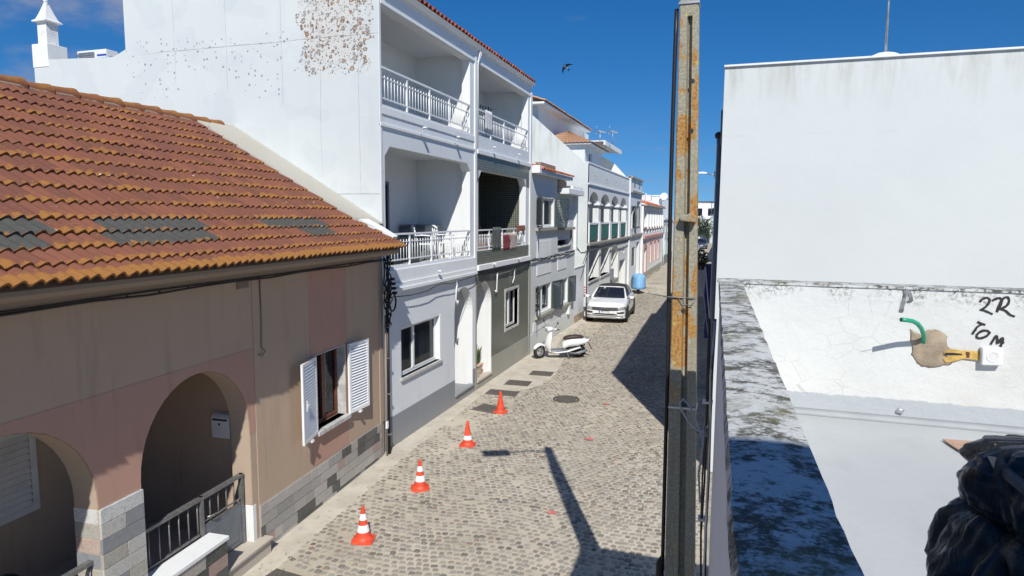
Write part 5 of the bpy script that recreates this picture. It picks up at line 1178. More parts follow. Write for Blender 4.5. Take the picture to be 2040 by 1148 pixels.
# ------------------------------------------------------------------ arcade house
def build_arcade():
    X = -6.2; H = thing('arcade_house', 'white house with four upper arches, green balcony panels and a stair tower with tan tiles', 'house', (X, 30.0, 0)); mp = FX(X); Y0, Y1 = 30.05, 43.3
    ar = [(30.45, 32.80), (33.40, 35.95), (36.60, 39.10), (39.85, 42.15)]
    cols = [(30.3, 30.45), (32.80, 33.40), (35.95, 36.60), (39.10, 39.85), (42.15, 42.6)]
    op = []
    for i, (a, b) in enumerate(ar):
        c = (a+b)/2; r = (b-a)/2
        op.append([(a, 3.42), (b, 3.42), (b, 5.30)]+[(c+r*cos(pi*k/14), 5.30+0.54*sin(pi*k/14)) for k in range(15)]+[(a, 5.30)])
    op += [rect(30.6, 33.15, 1.56, 3.02), rect(33.7, 36.3, 1.56, 2.98), arch(36.95, 39.4, 0.9, 2.46, 3.07, 14), rect(40.0, 42.4, 0.06, 2.0), rect(41.3, 41.8, 2.42, 2.62)]
    m = MB(); m.panel(mp, rect(Y0, Y1, 0, 7.12), op, 0, -0.30); m.build('wall', M['white_b'], H)
    # large blank gable wall facing the viewer, rising to the rear
    m = MB(); m.panel(lambda u, v, w: Vector((u, 30.05-w, v)), list(reversed([(-6.2, 0), (-6.2, 7.05), (-6.38, 7.12), (-9.0, 9.44), (-14, 9.9), (-14, 0)])), [], 0.003, -0.2); m.build('gable_wall', M['gable_plain'], H)
    m = MB(); m.box(-14, -13.8, 30.3, Y1, 0, 8.5); m.panel(lambda u, v, w: Vector((u, 43.1+w, v)), [(-14, 0), (-6.5, 0), (-6.5, 7.0), (-14, 7.5)], [], 0.2, 0); m.box(-13.8, -6.5, 30.3, 43.1, 6.15, 6.3)
    m.panel(lambda u, v, w: Vector((u, 43.0+w, v)), [(-11, 7), (-6.25, 7.12), (-7.2, 8.15), (-8.0, 8.6), (-11, 8.6)], [], 0.2, 0)
    m.build('rear_wall', M['white_b'], H)
    m = MB(); pbox(m, mp, Y0, Y1, 6.13, 6.20, 0, 0.06); pbox(m, mp, Y0, Y1, 7.10, 7.17, -0.32, 0.03); m.build('string_course', M['white'], H, bevel=0.008)
    m = MB(); pbox(m, mp, Y0, Y1, 3.30, 3.42, -0.3, 0.14); m.build('balcony_slab', M['grey_concrete'], H, bevel=0.01)
    for (a, b) in cols:
        m = MB(); pbox(m, mp, a-0.14, b+0.14, 5.22, 5.32, -0.33, 0.08); m.build('capital', M['white'], H, bevel=0.01)
        m = MB(); pbox(m, mp, a+0.05, b-0.02, 3.42, 4.38, 0.0, 0.05); m.build('pillar_base', M['white'], H, bevel=0.006)
    for (a, b) in ar:
        m = MB(); pbox(m, mp, a+0.02, b-0.02, 3.54, 4.26, -0.02, 0.0)
        p = m.build('balcony_panel', M['green_panel'], H)
        m = MB(); pbox(m, mp, a, b, 4.28, 4.36, -0.06, 0.03)
        for k in range(12): u = a+0.1+(b-a-0.2)*k/11; m.tube([mp(u, 3.42, -0.04), mp(u, 4.28, -0.04)], 0.012, 5)
        m.build('balcony_rail', M['metal_white'], p)
    # loggia back wall with dark openings, ground floor rooms
    m = MB(); m.box(-8.3, -8.1, 30.3, 43.1, 3.3, 6.2); m.box(-8.1, -6.5, 30.3, 43.1, 3.25, 3.40); m.box(-8.1, -6.5, 42.95, 43.1, 3.4, 6.15); m.build('loggia_wall', M['white'], H)
    for a, b in ((31.0, 32.6), (37.0, 38.2)):
        m = MB(); m.box(-8.1, -8.05, a, b, 3.4, 5.5); m.build('loggia_door', M['dark'], H)
    m = MB(); m.box(-7.4, -7.3, 30.3, 43.1, 0, 3.3); m.box(-7.3, -6.5, 33.2, 33.65, 0, 3.2); m.box(-7.3, -6.5, 36.35, 36.9, 0, 3.2); m.box(-7.3, -6.5, 39.45, 39.95, 0, 3.2); m.box(-7.3, -6.5, 42.45, 42.9, 0, 3.2); m.box(-7.3, -6.5, 30.3, 43.1, 3.1, 3.24); m.build('porch_wall', M['white'], H)
    for a, b in ((30.6, 31.8),):
        m = MB(); m.box(-7.3, -7.25, a, b, 0.5, 2.8); m.build('dark_door', M['dark'], H)
    m = MB()
    pbox(m, mp, 30.5, 33.25, 1.48, 1.56, -0.3, 0.06); m.build('sill', M['marble'], H, bevel=0.006)
    m = MB(); pbox(m, mp, 33.6, 36.4, 1.48, 1.56, -0.3, 0.06); m.build('sill', M['marble'], H, bevel=0.006)
    m = MB(); pbox(m, mp, 36.95, 39.4, 0.9, 1.04, -0.3, 0.05); m.build('counter_ledge', M['grey_concrete'], H, bevel=0.006)
    m = MB(); pbox(m, mp, 36.55, 36.85, 1.1, 1.75, 0, 0.18); m.build('meter_cabinet', M['metal_grey'], H, bevel=0.02)
    for y in (31.9, 35.0, 37.95, 40.9):      # small relief ornaments in the parapet
        m = MB(); z = 6.72
        for k in range(4): a = k*pi/2; m.add([mp(y+0.04*cos(a)-0.0, z+0.04*sin(a), 0.0), mp(y+0.2*cos(a)+0.07*sin(a), z+0.2*sin(a)-0.07*cos(a), 0.04), mp(y+0.26*cos(a), z+0.26*sin(a), 0.03), mp(y+0.2*cos(a)-0.07*sin(a), z+0.2*sin(a)+0.07*cos(a), 0.04)], [(0, 1, 2, 3)])
        m.build('relief', M['white'], H)
    # stair tower and hipped tile roof
    m = MB(); tw = [(-9.8, 0), (-6.75, 0)]
    m.panel(lambda u, v, w: Vector((u, 33.0-w, v)), rect(-9.6, -7.0, 6.2, 8.35), [], 0, -0.2); m.panel(FX(-7.0), rect(33.205, 37.6, 6.2, 8.35), [rect(33.9, 34.9, 7.25, 8.0)], 0, -0.2); m.box(-9.6, -9.4, 33.2, 37.6, 6.2, 8.35); m.box(-9.4, -7.2, 37.4, 37.6, 6.2, 8.35)
    tr = m.build('stair_tower', M['cool_white'], H)
    window(H, FX(-7.0), 33.9, 34.9, 7.25, 8.0, 0.08, 0.06, (34.4,), (), 'metal_white')
    m = MB(); mpc = (-8.3, 35.3, 9.05); cr = [(-9.9, 32.7, 8.34), (-6.6, 32.7, 8.34), (-6.6, 37.9, 8.34), (-9.9, 37.9, 8.34)]
    def hip(m, p0, p1, r0, r1, rows, cols_):
        p0, p1, r0, r1 = map(Vector, (p0, p1, r0, r1)); ud = (p1-p0); n = ud.cross(((r0+r1)/2-(p0+p1)/2)).normalized()
        if n.z < 0: n = -n
        for j in range(rows):
            for i in range(cols_*4):
                def P(a, b, lift): q = (p0.lerp(p1, a)).lerp(r0.lerp(r1, a), b); return q+n*(0.035*(0.5-0.5*cos(a*cols_*2*pi))+lift)
                a0, a1 = i/(cols_*4), (i+1)/(cols_*4); b0, b1 = j/rows, (j+1)/rows
                m.add([P(a0, b0, 0.03), P(a1, b0, 0.03), P(a1, b1, 0), P(a0, b1, 0)], [(0, 1, 2, 3)], smooth=True)
                m.add([P(a0, b0, 0.03), P(a1, b0, 0.03), P(a1, b0, -.0), P(a0, b0, -.0)], [(0, 1, 2, 3)])
    r0, r1 = (-8.25, 34.6, 9.15), (-8.25, 36.0, 9.15)
    hip(m, cr[0], cr[1], r0, r0, 6, 16); hip(m, cr[1], cr[2], r0, r1, 6, 22); hip(m, cr[2], cr[3], r1, r1, 6, 16); hip(m, cr[3], cr[0], r1, r0, 6, 22)
    m.build('tower_roof', M['tile_tan'], tr, normals=False)
    m = MB(); m.box(-9.85, -6.65, 32.75, 37.85, 8.28, 8.34); m.build('eave_board', M['white'], tr)
    # higher rear storey with its long tan eave
    m = MB(); m.box(-13.6, -8.9, 31.0, 43.0, 6.3, 10.0); up_ = m.build('upper_storey', M['cool_white'], H)
    m = MB(); tile_grid(m, (-9.6, 30.2, 10.45), (0, 1, 0), (0.95, 0, -0.31), (0.31, 0, 0.95), 56, 4, 0.20, 0.33, 0.07, 0.02, 4); m.build('upper_roof', M['tile_tan'], up_, normals=False)
    m = MB(); m.box(-13.6, -8.4, 30.25, 41.3, 9.93, 10.02); m.build('upper_soffit', M['white'], up_)
    # pergola slats and frame on the terrace
    m = MB()
    for k in range(12): y = 38.3+k*0.5; m.box(-9.0, -6.9, y, y+0.10, 8.86, 8.98)
    m.box(-9.0, -6.9, 38.1, 44.2, 8.99, 9.06); m.box(-7.0, -6.88, 38.1, 44.2, 8.80, 8.985); m.box(-8.6, -8.4, 38.0, 44.2, 6.2, 8.93); m.build('pergola', M['white'], H)
def gp():
    t = NT('weathered_gable_plaster'); p = t.pos(); c = t.mix(t.ramp(t.noise(p, 0.6, 5, 0.6), 0.3, 0.7), (0.66, 0.68, 0.67), (0.56, 0.59, 0.57)); z = t.sep(p)[2]
    c = t.mix(t.math('MULTIPLY', t.ramp(z, 6.6, 8.6), t.ramp(t.noise(t.map(p, (4, 4, 0.6)), 1.3, 5), 0.42, 0.7, 0, 0.6)), c, (0.42, 0.42, 0.33)); t.col(c); t.rough(0.9); t.bump(t.noise(p, 3, 3), 0.2, 0.02); return t.m
M['gable_plain'] = gp()
build_arcade()

def antenna(x, y, z, h, lab, arms=5):
    t = thing('tv_antenna', lab, 'antenna', (x, y, z)); m = MB(); m.tube([(x, y, z), (x, y, z+h)], 0.022, 6); m.build('mast', M['galv'], t)
    m = MB(); m.tube([(x-0.1, y-0.5, z+h-0.05), (x+0.1, y+0.6, z+h-0.05)], 0.015, 5)
    for k in range(arms): q = -0.4+k*0.9/(arms-1); m.tube([(x+q*0.18-0.28, y+q, z+h-0.05), (x+q*0.18+0.28, y+q, z+h-0.05)], 0.010, 4)
    for s_ in (-1, 1): m.tube([(x-0.22, y-0.35, z+h-0.05+s_*0.02), (x-0.1, y-0.45, z+h-0.05+s_*0.25)], 0.012, 4)
    m.build('aerial', M['galv'], t)
antenna(-7.0, 37.0, 8.5, 0.95, 'television aerial behind the tan roof of the stair tower, left mast')
antenna(-6.6, 38.8, 8.9, 0.75, 'television aerial behind the tan roof of the stair tower, right mast')

# ------------------------------------------------------------------ further houses on the left
def build_further():
    X = -6.1; H = thing('lilac_house', 'pale lilac two storey house with grey cornice next to the arcade house', 'house', (X, 43.4, 0)); mp = FX(X); Y0, Y1 = 43.4, 49.2
    m = MB(); m.panel(mp, rect(Y0, Y1, 0, 7.3), [rect(44.6, 46.3, 1.3, 2.6), rect(46.9, 48.6, 0.5, 2.9), rect(46.6, 48.8, 4.0, 5.8), rect(43.9, 45.7, 3.9, 5.4)], 0, -0.25); m.build('wall', M['cool_white'], H)
    m = MB(); m.box(-13, -6.35, Y0, Y0+0.2, 0, 7.2); m.box(-13, -6.35, Y1-0.2, Y1, 0, 7.2); m.box(-7.6, -7.5, Y0+0.2, Y1-0.2, 0, 7.2); m.box(-13, -6.35, Y0+0.2, Y1-0.2, 7.0, 7.15); m.box(-7.5, -6.35, Y0+.2, Y1-.2, 3.3, 3.5); m.box(-7.5, -6.35, 48.62, 48.95, 0.0, 6.9); m.build('rear_wall', M['white'], H)
    m = MB(); pbox(m, mp, Y0, Y1, 7.22, 7.34, -0.2, 0.12); m.build('top_cornice', M['grey_concrete'], H); m = MB(); pbox(m, mp, Y0, Y1, 6.28, 6.42, 0, 0.14); m.build('cornice', M['grey_concrete'], H); m = MB(); pbox(m, mp, Y0, Y1, 3.38, 3.52, 0, 0.14); m.build('cornice', M['grey_concrete'], H)
    window(H, mp, 44.6, 46.3, 1.3, 2.6, 0.05, 0.06, (45.4,), (), 'dark_green')
    for a in (44.9, 47.4):
        for z in (6.75, 6.95): m = MB(); pbox(m, mp, a, a+0.45, z, z+0.09, 0, 0.05); m.build('vent', M['metal_grey'], H)
    shutter(H, mp, 43.85, 44.5, 3.9, 5.4, 0.25, 0.05, 'dark_green', 0.06); shutter(H, mp, 45.2, 45.8, 3.9, 5.4, 0.05, 0.3, 'dark_green', 0.06)
    m = MB(); pbox(m, mp, Y0, Y1, 0, 0.55, 0, 0.02); m.build('base', M['house_grey'], H)
    # orange roof house with a row of narrow arches and rose trim
    X = -5.95; H = thing('rose_trim_house', 'white two storey house with rose trim, row of narrow arches and orange tile roof', 'house', (X, 49.2, 0)); mp = FX(X); Y0, Y1 = 49.25, 64.5
    n = 7; A = [(49.9+k*2.05, 49.9+k*2.05+1.45) for k in range(n)]
    m = MB(); m.panel(mp, rect(Y0, Y1, 0, 5.6), [arch(a, b, 3.95, 4.95, 5.4, 10) for a, b in A]+[rect(a+0.1, b-0.1, 3.45, 3.72) for a, b in A]+[rect(50.0, 51.5, 0.15, 2.3), rect(53.9, 55.0, 0.95, 2.6), rect(60.0, 61.2, 0.95, 2.6), rect(57.0, 58.1, 0.95, 2.6)], 0, -0.3); m.build('wall', M['white'], H)
    m = MB(); m.box(-13, -6.25, Y0, Y0+.2, 0, 5.6); m.box(-13, -6.25, Y1-.2, Y1, 0, 5.6); m.box(-7.9, -7.7, Y0, Y1, 0, 5.6); m.box(-7.7, -6.25, Y0+.2, Y1-.2, 3.2, 3.3); m.box(-7.7, -6.25, Y0+.2, Y1-.2, 5.45, 5.6); m.build('rear_wall', M['house_grey'], H)
    for a, b in A: m = MB(); pbox(m, mp, a-0.55, a-0.05, 3.32, 4.98, -0.3, 0.10) if False else pbox(m, mp, b+0.12, b+0.48, 3.75, 4.90, 0.0, 0.14); m.build('pilaster', M['white'], H)
    m = MB(); pbox(m, mp, Y0, Y1, 3.05, 3.25, 0, 0.16); m.build('rose_cornice', M['rose_trim'], H); m = MB(); pbox(m, mp, Y0, Y1, 3.80, 3.90, 0, 0.06); m.build('rose_ledge', M['rose_trim'], H)
    for a, b, c, d in ((50.0, 51.5, 0.15, 2.3), (53.9, 55.0, 0.95, 2.6), (60.0, 61.2, 0.95, 2.6), (57.0, 58.1, 0.95, 2.6)):
        m = MB()
        for q in ((a-0.2, a, c, d+0.15), (b, b+0.2, c, d+0.15), (a, b, d, d+0.2)): pbox(m, mp, q[0], q[1], q[2], q[3], 0, 0.06)
        fr = m.build('window_trim', M['rose_trim'], H); m = MB(); pbox(m, mp, a, b, c, d, -0.2, -0.15); m.build('panel', M['brown_wood'] if c < 0.5 else M['rose_trim'], fr)
    m = MB(); m.add([mp(49.8, 2.45, 0.05), mp(51.7, 2.45, 0.05), mp(50.75, 2.85, 0.05)], [(0, 1, 2)]); m.build('pediment', M['rose_trim'], H)
    m = MB(); tile_grid(m, (-8.2, Y0-0.1, 6.35), (0, 1, 0), (0.955, 0, -0.295), (0.295, 0, 0.955), 52, 7, 0.295, 0.36, 0.09, 0.02, 3); m.build('roof', M['tile_orange'], H, normals=False)
    m = MB(); m.box(-8.2, -5.7, Y0, Y1, 5.50, 5.60); m.build('soffit', M['grey_concrete'], H); m = MB(); pbox(m, mp, Y0, Y1, 0, 0.45, 0, 0.03); m.build('base', M['grey_concrete'], H)
    m = MB(); m.box(-7.4, -6.7, 60.8, 61.6, 6.2, 6.7)
    for k in range(4): m.box(-7.2, -7.1, 58.5+k*1.1, 58.6+k*1.1, 5.9, 6.85) if k in (0, 2) else None
    m.build('chimney', M['white'], H)
    # pale green house, then plain houses closing the row
    X = -5.9; H = thing('pale_green_house', 'pale green house with flat parapet and dark door beyond the rose trim house', 'house', (X, 64.6, 0)); mp = FX(X)
    op = [rect(66.5, 68.0, 1.0, 2.6), rect(69.6, 71.2, 0.2, 2.5), rect(66.3, 67.5, 3.2, 4.0), rect(69.5, 71, 3.2, 4.0)]
    m = MB(); m.panel(mp, rect(64.6, 76, 0, 4.6), op, 0, -0.25); m.build('wall', M['palegreen'], H); m = MB(); m.box(-13, -6.15, 64.6, 64.8, 0, 4.5); m.box(-7.5, -7.4, 64.8, 76, 0, 4.5); m.box(-13, -6.15, 64.8, 76, 4.3, 4.45); m.build('rear_wall', M['palegreen'], H)
    m = MB(); pbox(m, mp, 64.6, 76, 4.45, 4.65, -0.2, 0.12); m.build('parapet_cornice', M['white'], H); m = MB(); pbox(m, mp, 64.6, 76, 0, 0.9, 0, 0.03); m.build('base', M['metal_grey'], H)
    for o_ in op: m = MB(); pbox(m, mp, o_[0][0], o_[1][0], o_[0][1], o_[2][1], -0.2, -0.16); m.build('window' if o_[0][1] > 0.5 else 'door', M['metal_grey'], H)
    m = MB(); m.tube([mp(64.7, 0, 0.1), mp(64.7, 3.2, 0.1)], 0.05, 6); m.build('downpipe', M['metal_white'], H)
    def plainhouse(x0, x1, y0, y1, h, lab, roof=None, mat='white', wins=(), name='far_house', side=()):
        H = thing(name, lab, 'house', ((x0+x1)/2, y0, 0)); m = MB(); m.panel(FX(x1), rect(y0, y1, 0, h), [rect(*w) for w in wins], 0, -0.25); m.panel(lambda u, v, w: Vector((u, y0-w, v)), rect(x0, x1-0.26, 0, h), [rect(*w) for w in side], 0, -0.25); m.box(x0, x0+0.2, y0+0.26, y1, 0, h); m.box(x0+.2, x1-.26, y1-.2, y1, 0, h); m.box(x0+.2, x1-.26, y0+.26, y1-.2, h-0.3, h-0.12); m.build('wall', M[mat], H)
        m = MB(); m.box(x0-0.06, x1+0.08, y0-0.08, y1+.06, h, h+0.14); m.build('parapet', M['white_b'], H)
        for w in wins: q = MB(); pbox(q, FX(x1), w[0], w[1], w[2], w[3], -0.2, -0.15); q.build('window', M['car_glass'], H)
        for w in side: q = MB(); pbox(q, lambda u, v, ww: Vector((u, y0-ww, v)), w[0], w[1], w[2], w[3], -0.2, -0.15); q.build('window', M['car_glass'], H)
        if roof: m = MB(); tile_grid(m, (x0-0.1, y0-0.2, h+1.2), (0, 1, 0), Vector((x1-x0+0.4, 0, -1.05)), Vector((1.05, 0, x1-x0)), int((y1-y0)/0.4)+1, 10, 0.4, math.hypot(x1-x0+.4, 1.05)/10, 0.1, 0.02, 2); m.build('roof', M[roof], H, normals=False)
        return H
    plainhouse(-14, -5.9, 76.2, 96, 4.2, 'long low white house in the row beyond the pale green house', None, 'white', ((79, 81, 1, 2.6), (86, 88, 1, 2.6)))
    plainhouse(-12.0, -7.6, 80, 90, 7.2, 'white block with a roof terrace rising over the orange roofs', None, 'white', (), side=((-11, -10, 5.2, 6.4),))
    plainhouse(-17, -12.5, 78, 88, 6.4, 'small white house with orange roof among the far houses', 'tile_orange', 'white')
    plainhouse(-10.5, 3.0, 150, 162, 8.0, 'white building closing the end of the street behind the hedge', None, 'white', (), side=((-6.5, -5.4, 5.2, 6.8), (-4.2, -3.0, 5.2, 6.8), (-1.8, -0.6, 5.2, 6.8)))
    t = thing('end_wall', 'long white garden wall at the far end of the street', 'wall', (-4, 132, 0)); m = MB(); m.box(-9.5, -0.8, 132, 132.3, 0, 2.6); m.build('wall', M['white'], t); m = MB(); m.box(-9.6, -0.7, 131.9, 132.4, 2.6, 2.75); m.build('wall_coping', M['white_b'], t)
    t = thing('end_pillar_wall', 'tall pale wall beside the hedge at the end of the street', 'wall', (-2.0, 128, 0)); m = MB(); m.box(-3.1, -0.6, 128, 128.4, 0, 5.2); m.build('wall', M['palegreen'], t); m = MB(); m.box(-3.2, -0.5, 127.9, 128.5, 5.2, 5.5); m.build('wall_coping', M['grey_concrete'], t)
    t = thing('roof_shelter', 'dark metal terrace shelter over the far white building', 'shelter', (-3, 126, 5))
    m = MB(); m.tube([(-5.6, 126, 7.6), (-0.8, 126, 7.55)], 0.09, 6); m.tube([(-2.9, 126, 7.6), (-2.9, 126, 5.2)], 0.07, 6); m.tube([(-3.4, 126, 6.1), (-1.0, 126, 7.3)], 0.06, 6); m.build('frame', M['metal_grey'], t)
    m = MB(); m.box(-5.6, -0.9, 125.6, 128, 7.66, 7.75); m.build('canopy', M['metal_grey'], t)
build_further()

def tree(x, y, h, r, lab, n, size, mat='leaf', seed=1, name='tree', cz=0.62, trunk=0.12, group=None):
    t = thing(name, lab, 'tree', (x, y, 0), group=group); rnd = random.Random(seed)
    m = MB(); top = h*cz; m.tube([(x, y, 0), (x+0.1*r, y, top*0.5), (x, y, top)], [trunk, trunk*0.8, trunk*0.55], 7)
    for k in range(6): a = rnd.uniform(0, 6.28); m.tube([(x, y, top*0.75), (x+r*0.35*cos(a), y+r*0.35*sin(a), top+0.1*h), (x+r*0.65*cos(a), y+r*0.65*sin(a), top+0.2*h*rnd.random())], [trunk*0.5, trunk*0.3, trunk*0.1], 5)
    m.build('trunk', M['bark'], t); m = MB(); lob = max(4, int(n/260))
    for k in range(lob):
        a = rnd.uniform(0, 6.28); q = rnd.uniform(0.0, 0.62)*r
        foliage(m, (x+q*cos(a), y+q*sin(a), top+rnd.uniform(-0.1, 0.22)*h), (r*0.5, r*0.5, h*0.17), n//lob, size*rnd.uniform(0.8, 1.2), 0, seed*9+k)
    m.build('crown', M[mat], t); return t
tree(-17.5, 112, 10.2, 4.6, 'broad green tree behind the orange roofs, left one', 3000, 0.30, 'leaf', 3, group='trees beyond the far roofs')
tree(-13.6, 114, 8.6, 3.6, 'lower green tree behind the orange roofs, right one', 2200, 0.28, 'leaf', 5, group='trees beyond the far roofs')
def hedge():
    t = thing('hedge', 'tall dark green hedge bush at the end of the street', 'hedge', (-5.2, 125, 0)); m = MB()
    for k in range(7): foliage(m, (-7.6+k*0.72, 124.5+(k % 2)*0.8, 3.0+0.5*sin(k*2)), (1.0, 1.2, 2.2), 500, 0.17, 0, 40+k)
    m.build('foliage', M['leaf_dark'], t); m = MB()
    for k in range(4): m.tube([(-7.3+k*1.3, 125, 0), (-7.2+k*1.3, 125, 3)], 0.08, 5)
    m.build('stem', M['bark'], t)
    t = thing('shrub', 'yellow green shrub in front of the dark hedge at the street end', 'shrub', (-6.2, 118, 0)); m = MB(); foliage(m, (-6.0, 118, 1.9), (1.0, 1.0, 1.7), 900, 0.14, 0, 77); m.build('foliage', M['leaf'], t); m = MB(); m.tube([(-6, 118, 0), (-6, 118, 1.5)], 0.07, 5); m.build('stem', M['bark'], t)
    t = thing('terrace_plant', 'grey green agave bush on the terrace of the pale green house', 'plant', (-7.0, 70, 4.4)); m = MB(); rnd = random.Random(5)
    for k in range(90):
        a = rnd.uniform(0, 6.28); e = rnd.uniform(0.2, 1.4); L_ = rnd.uniform(0.7, 1.5); d = Vector((cos(a)*cos(e), sin(a)*cos(e), sin(e))); p = Vector((-7.0+rnd.uniform(-.6, .6), 70+rnd.uniform(-1.6, 1.6), 4.5)); s_ = Vector((-d.y, d.x, 0))*0.05
        m.add([p-s_, p+s_, p+d*L_], [(0, 1, 2)])
    m.build('leaves', M['leaf_grey'], t); m = MB(); m.box(-7.6, -6.4, 68.3, 71.7, 4.42, 4.55); m.build('planter', M['metal_grey'], t)
    t = thing('satellite_dish', 'white satellite dish on the white block over the far roofs', 'dish', (-7.3, 79.9, 6.6)); m = MB(); prof = [(0.0, 0.0), (0.25, 0.03), (0.36, 0.08), (0.44, 0.13)]
    T = Matrix.Translation((-7.25, 79.6, 7.15)) @ Matrix.Rotation(R(70), 4, 'X'); vs = []
    for r_, z_ in prof:
        for k in range(16): vs.append(T @ Vector((r_*cos(k*pi/8), r_*sin(k*pi/8), z_)))
    m.add(vs, [(i*16+k, i*16+(k+1) % 16, (i+1)*16+(k+1) % 16, (i+1)*16+k) for i in range(3) for k in range(16)], smooth=True); m.build('dish', M['metal_white'], t); m = MB(); m.tube([(-7.55, 80.0, 6.6), (-7.3, 79.8, 6.7), (-7.25, 79.7, 7.15)], 0.03, 6); m.build('bracket', M['galv'], t)
hedge()

# ------------------------------------------------------------------ cables along the facades
def cable(name, lab, pts, r, mat='black_cable', parts=3, sag=0.03, seed=1, cat='cable', group=None):
    rnd = random.Random(seed); t = thing(name, lab, cat, tuple(pts[0]), 0, group)
    for q in range(parts):
        P = []
        for k in range(len(pts)-1):
            a, b = Vector(pts[k]), Vector(pts[k+1]); n = max(2, int((b-a).length/0.35))
            for i in range(n): s_ = i/n; P.append(a.lerp(b, s_)+Vector((rnd.uniform(0, 0.02), rnd.uniform(-.02, .02), -sag*sin(pi*s_)+rnd.uniform(-.03, .03)+(q-parts/2)*0.022)))
        P.append(Vector(pts[-1])); m = MB(); m.tube(P, r, 5); m.build('strand', M[mat], t)
    return t
G_ = 'cable bundles along the house fronts'
cable('cable_bundle', 'tangled dark cable bundle under the mosaic balcony', [(-6.13, 15.9, 3.16), (-6.10, 18, 3.13), (-6.12, 20.7, 3.20)], 0.014, parts=4, seed=3, group=G_)
cable('cable_bundle', 'dark cable bundle across the grey shutter house between its floors', [(-6.14, 20.8, 3.20), (-6.14, 24, 3.18), (-6.14, 27.3, 3.24)], 0.014, parts=4, seed=4, group=G_)
cable('cable_bundle', 'cable strung past the blank gable corner to the arcade house', [(-6.1, 27.4, 3.35), (-6.12, 28.8, 3.05), (-6.14, 30.1, 3.22)], 0.016, parts=2, sag=0.08, seed=5, group=G_)
cable('cable_bundle', 'dark cable bundle under the arcade house balcony slab', [(-6.02, 30.1, 3.24), (-6.02, 36, 3.2), (-6.02, 43, 3.24)], 0.02, parts=4, sag=0.06, seed=6, group=G_)
cable('wall_cable', 'thin dark wire along the ledge of the white balcony bay', [(-6.09, 11.1, 3.06), (-6.08, 13.5, 3.08), (-6.08, 15.7, 3.14)], 0.009, parts=1, seed=7)
cable('wall_cable', 'pale hooked wire hanging from the ledge beside the first arched door', [(-6.1, 14.35, 3.1), (-6.14, 14.35, 2.65), (-6.12, 14.42, 2.52), (-6.13, 14.5, 2.58)], 0.02, 'white_plastic', 1, 0, 8)
cable('wall_cable', 'pale looped wire hanging down the mosaic wall, nearer the arch', [(-6.12, 17.3, 3.1), (-6.15, 17.32, 2.6), (-6.14, 17.3, 2.5), (-6.14, 17.2, 2.55)], 0.018, 'white_plastic', 1, 0, 9)
cable('wall_cable', 'pale looped wire hanging down the mosaic wall, nearer the window', [(-6.12, 18.9, 3.1), (-6.15, 18.92, 2.75), (-6.15, 18.8, 2.6)], 0.016, 'white_plastic', 1, 0, 10)
cable('wall_cable', 'black diagonal cable at the corner of the arcade house', [(-6.13, 30.1, 3.1), (-6.14, 28.6, 1.9)], 0.014, 'black_cable', 1, 0, 11)
def corner_cables():
    t = thing('corner_cable_bundle', 'tangle of black cables with a coil at the corner of the beige house', 'cable', (-6.05, 10.85, 3.3)); rnd = random.Random(2)
    for k in range(9):
        P = [Vector((-6.06+rnd.uniform(0, .10), 10.80+rnd.uniform(-.06, .14), 3.84-j*0.16+rnd.uniform(-.04, .04))) for j in range(9)]; m = MB(); m.tube(P, 0.013, 5); m.build('strand', M['black_cable'], t)
    m = MB(); c = Vector((-5.98, 10.96, 2.98)); m.tube([c+Vector((0, 0.13*cos(a*0.5), 0.17*sin(a*0.5))) for a in range(14)], 0.018, 6); m.build('coil', M['black_cable'], t)
    for k in range(4): m = MB(); m.box(-6.0, -5.93, 10.9+.03*k, 10.97+.03*k, 3.4-k*0.09, 3.45-k*0.09); m.build('connector', M['black_plastic'], t)
    t = thing('downpipe', 'black downpipe and thin pale conduit between beige and white house', 'pipe', (-6.06, 10.93, 0)); m = MB(); m.tube([(-6.07, 10.915, 0.02), (-6.07, 10.915, 2.9)], 0.035, 8); m.build('pipe', M['black_cable'], t)
    m = MB(); m.tube([(-6.05, 10.80, 0.02), (-6.05, 10.80, 2.75)], 0.018, 6); m.build('conduit', M['fascia'], t)
    for z in (0.4, 1.2, 1.9, 2.5): m = MB(); m.box(-6.12, -6.02, 10.87, 10.96, z, z+0.02); m.build('clamp', M['galv'], t)
    m = MB(); m.box(-6.06, -6.025, 10.775, 10.825, 0.56, 0.70); m.build('socket', M['metal_white'], t)
corner_cables()

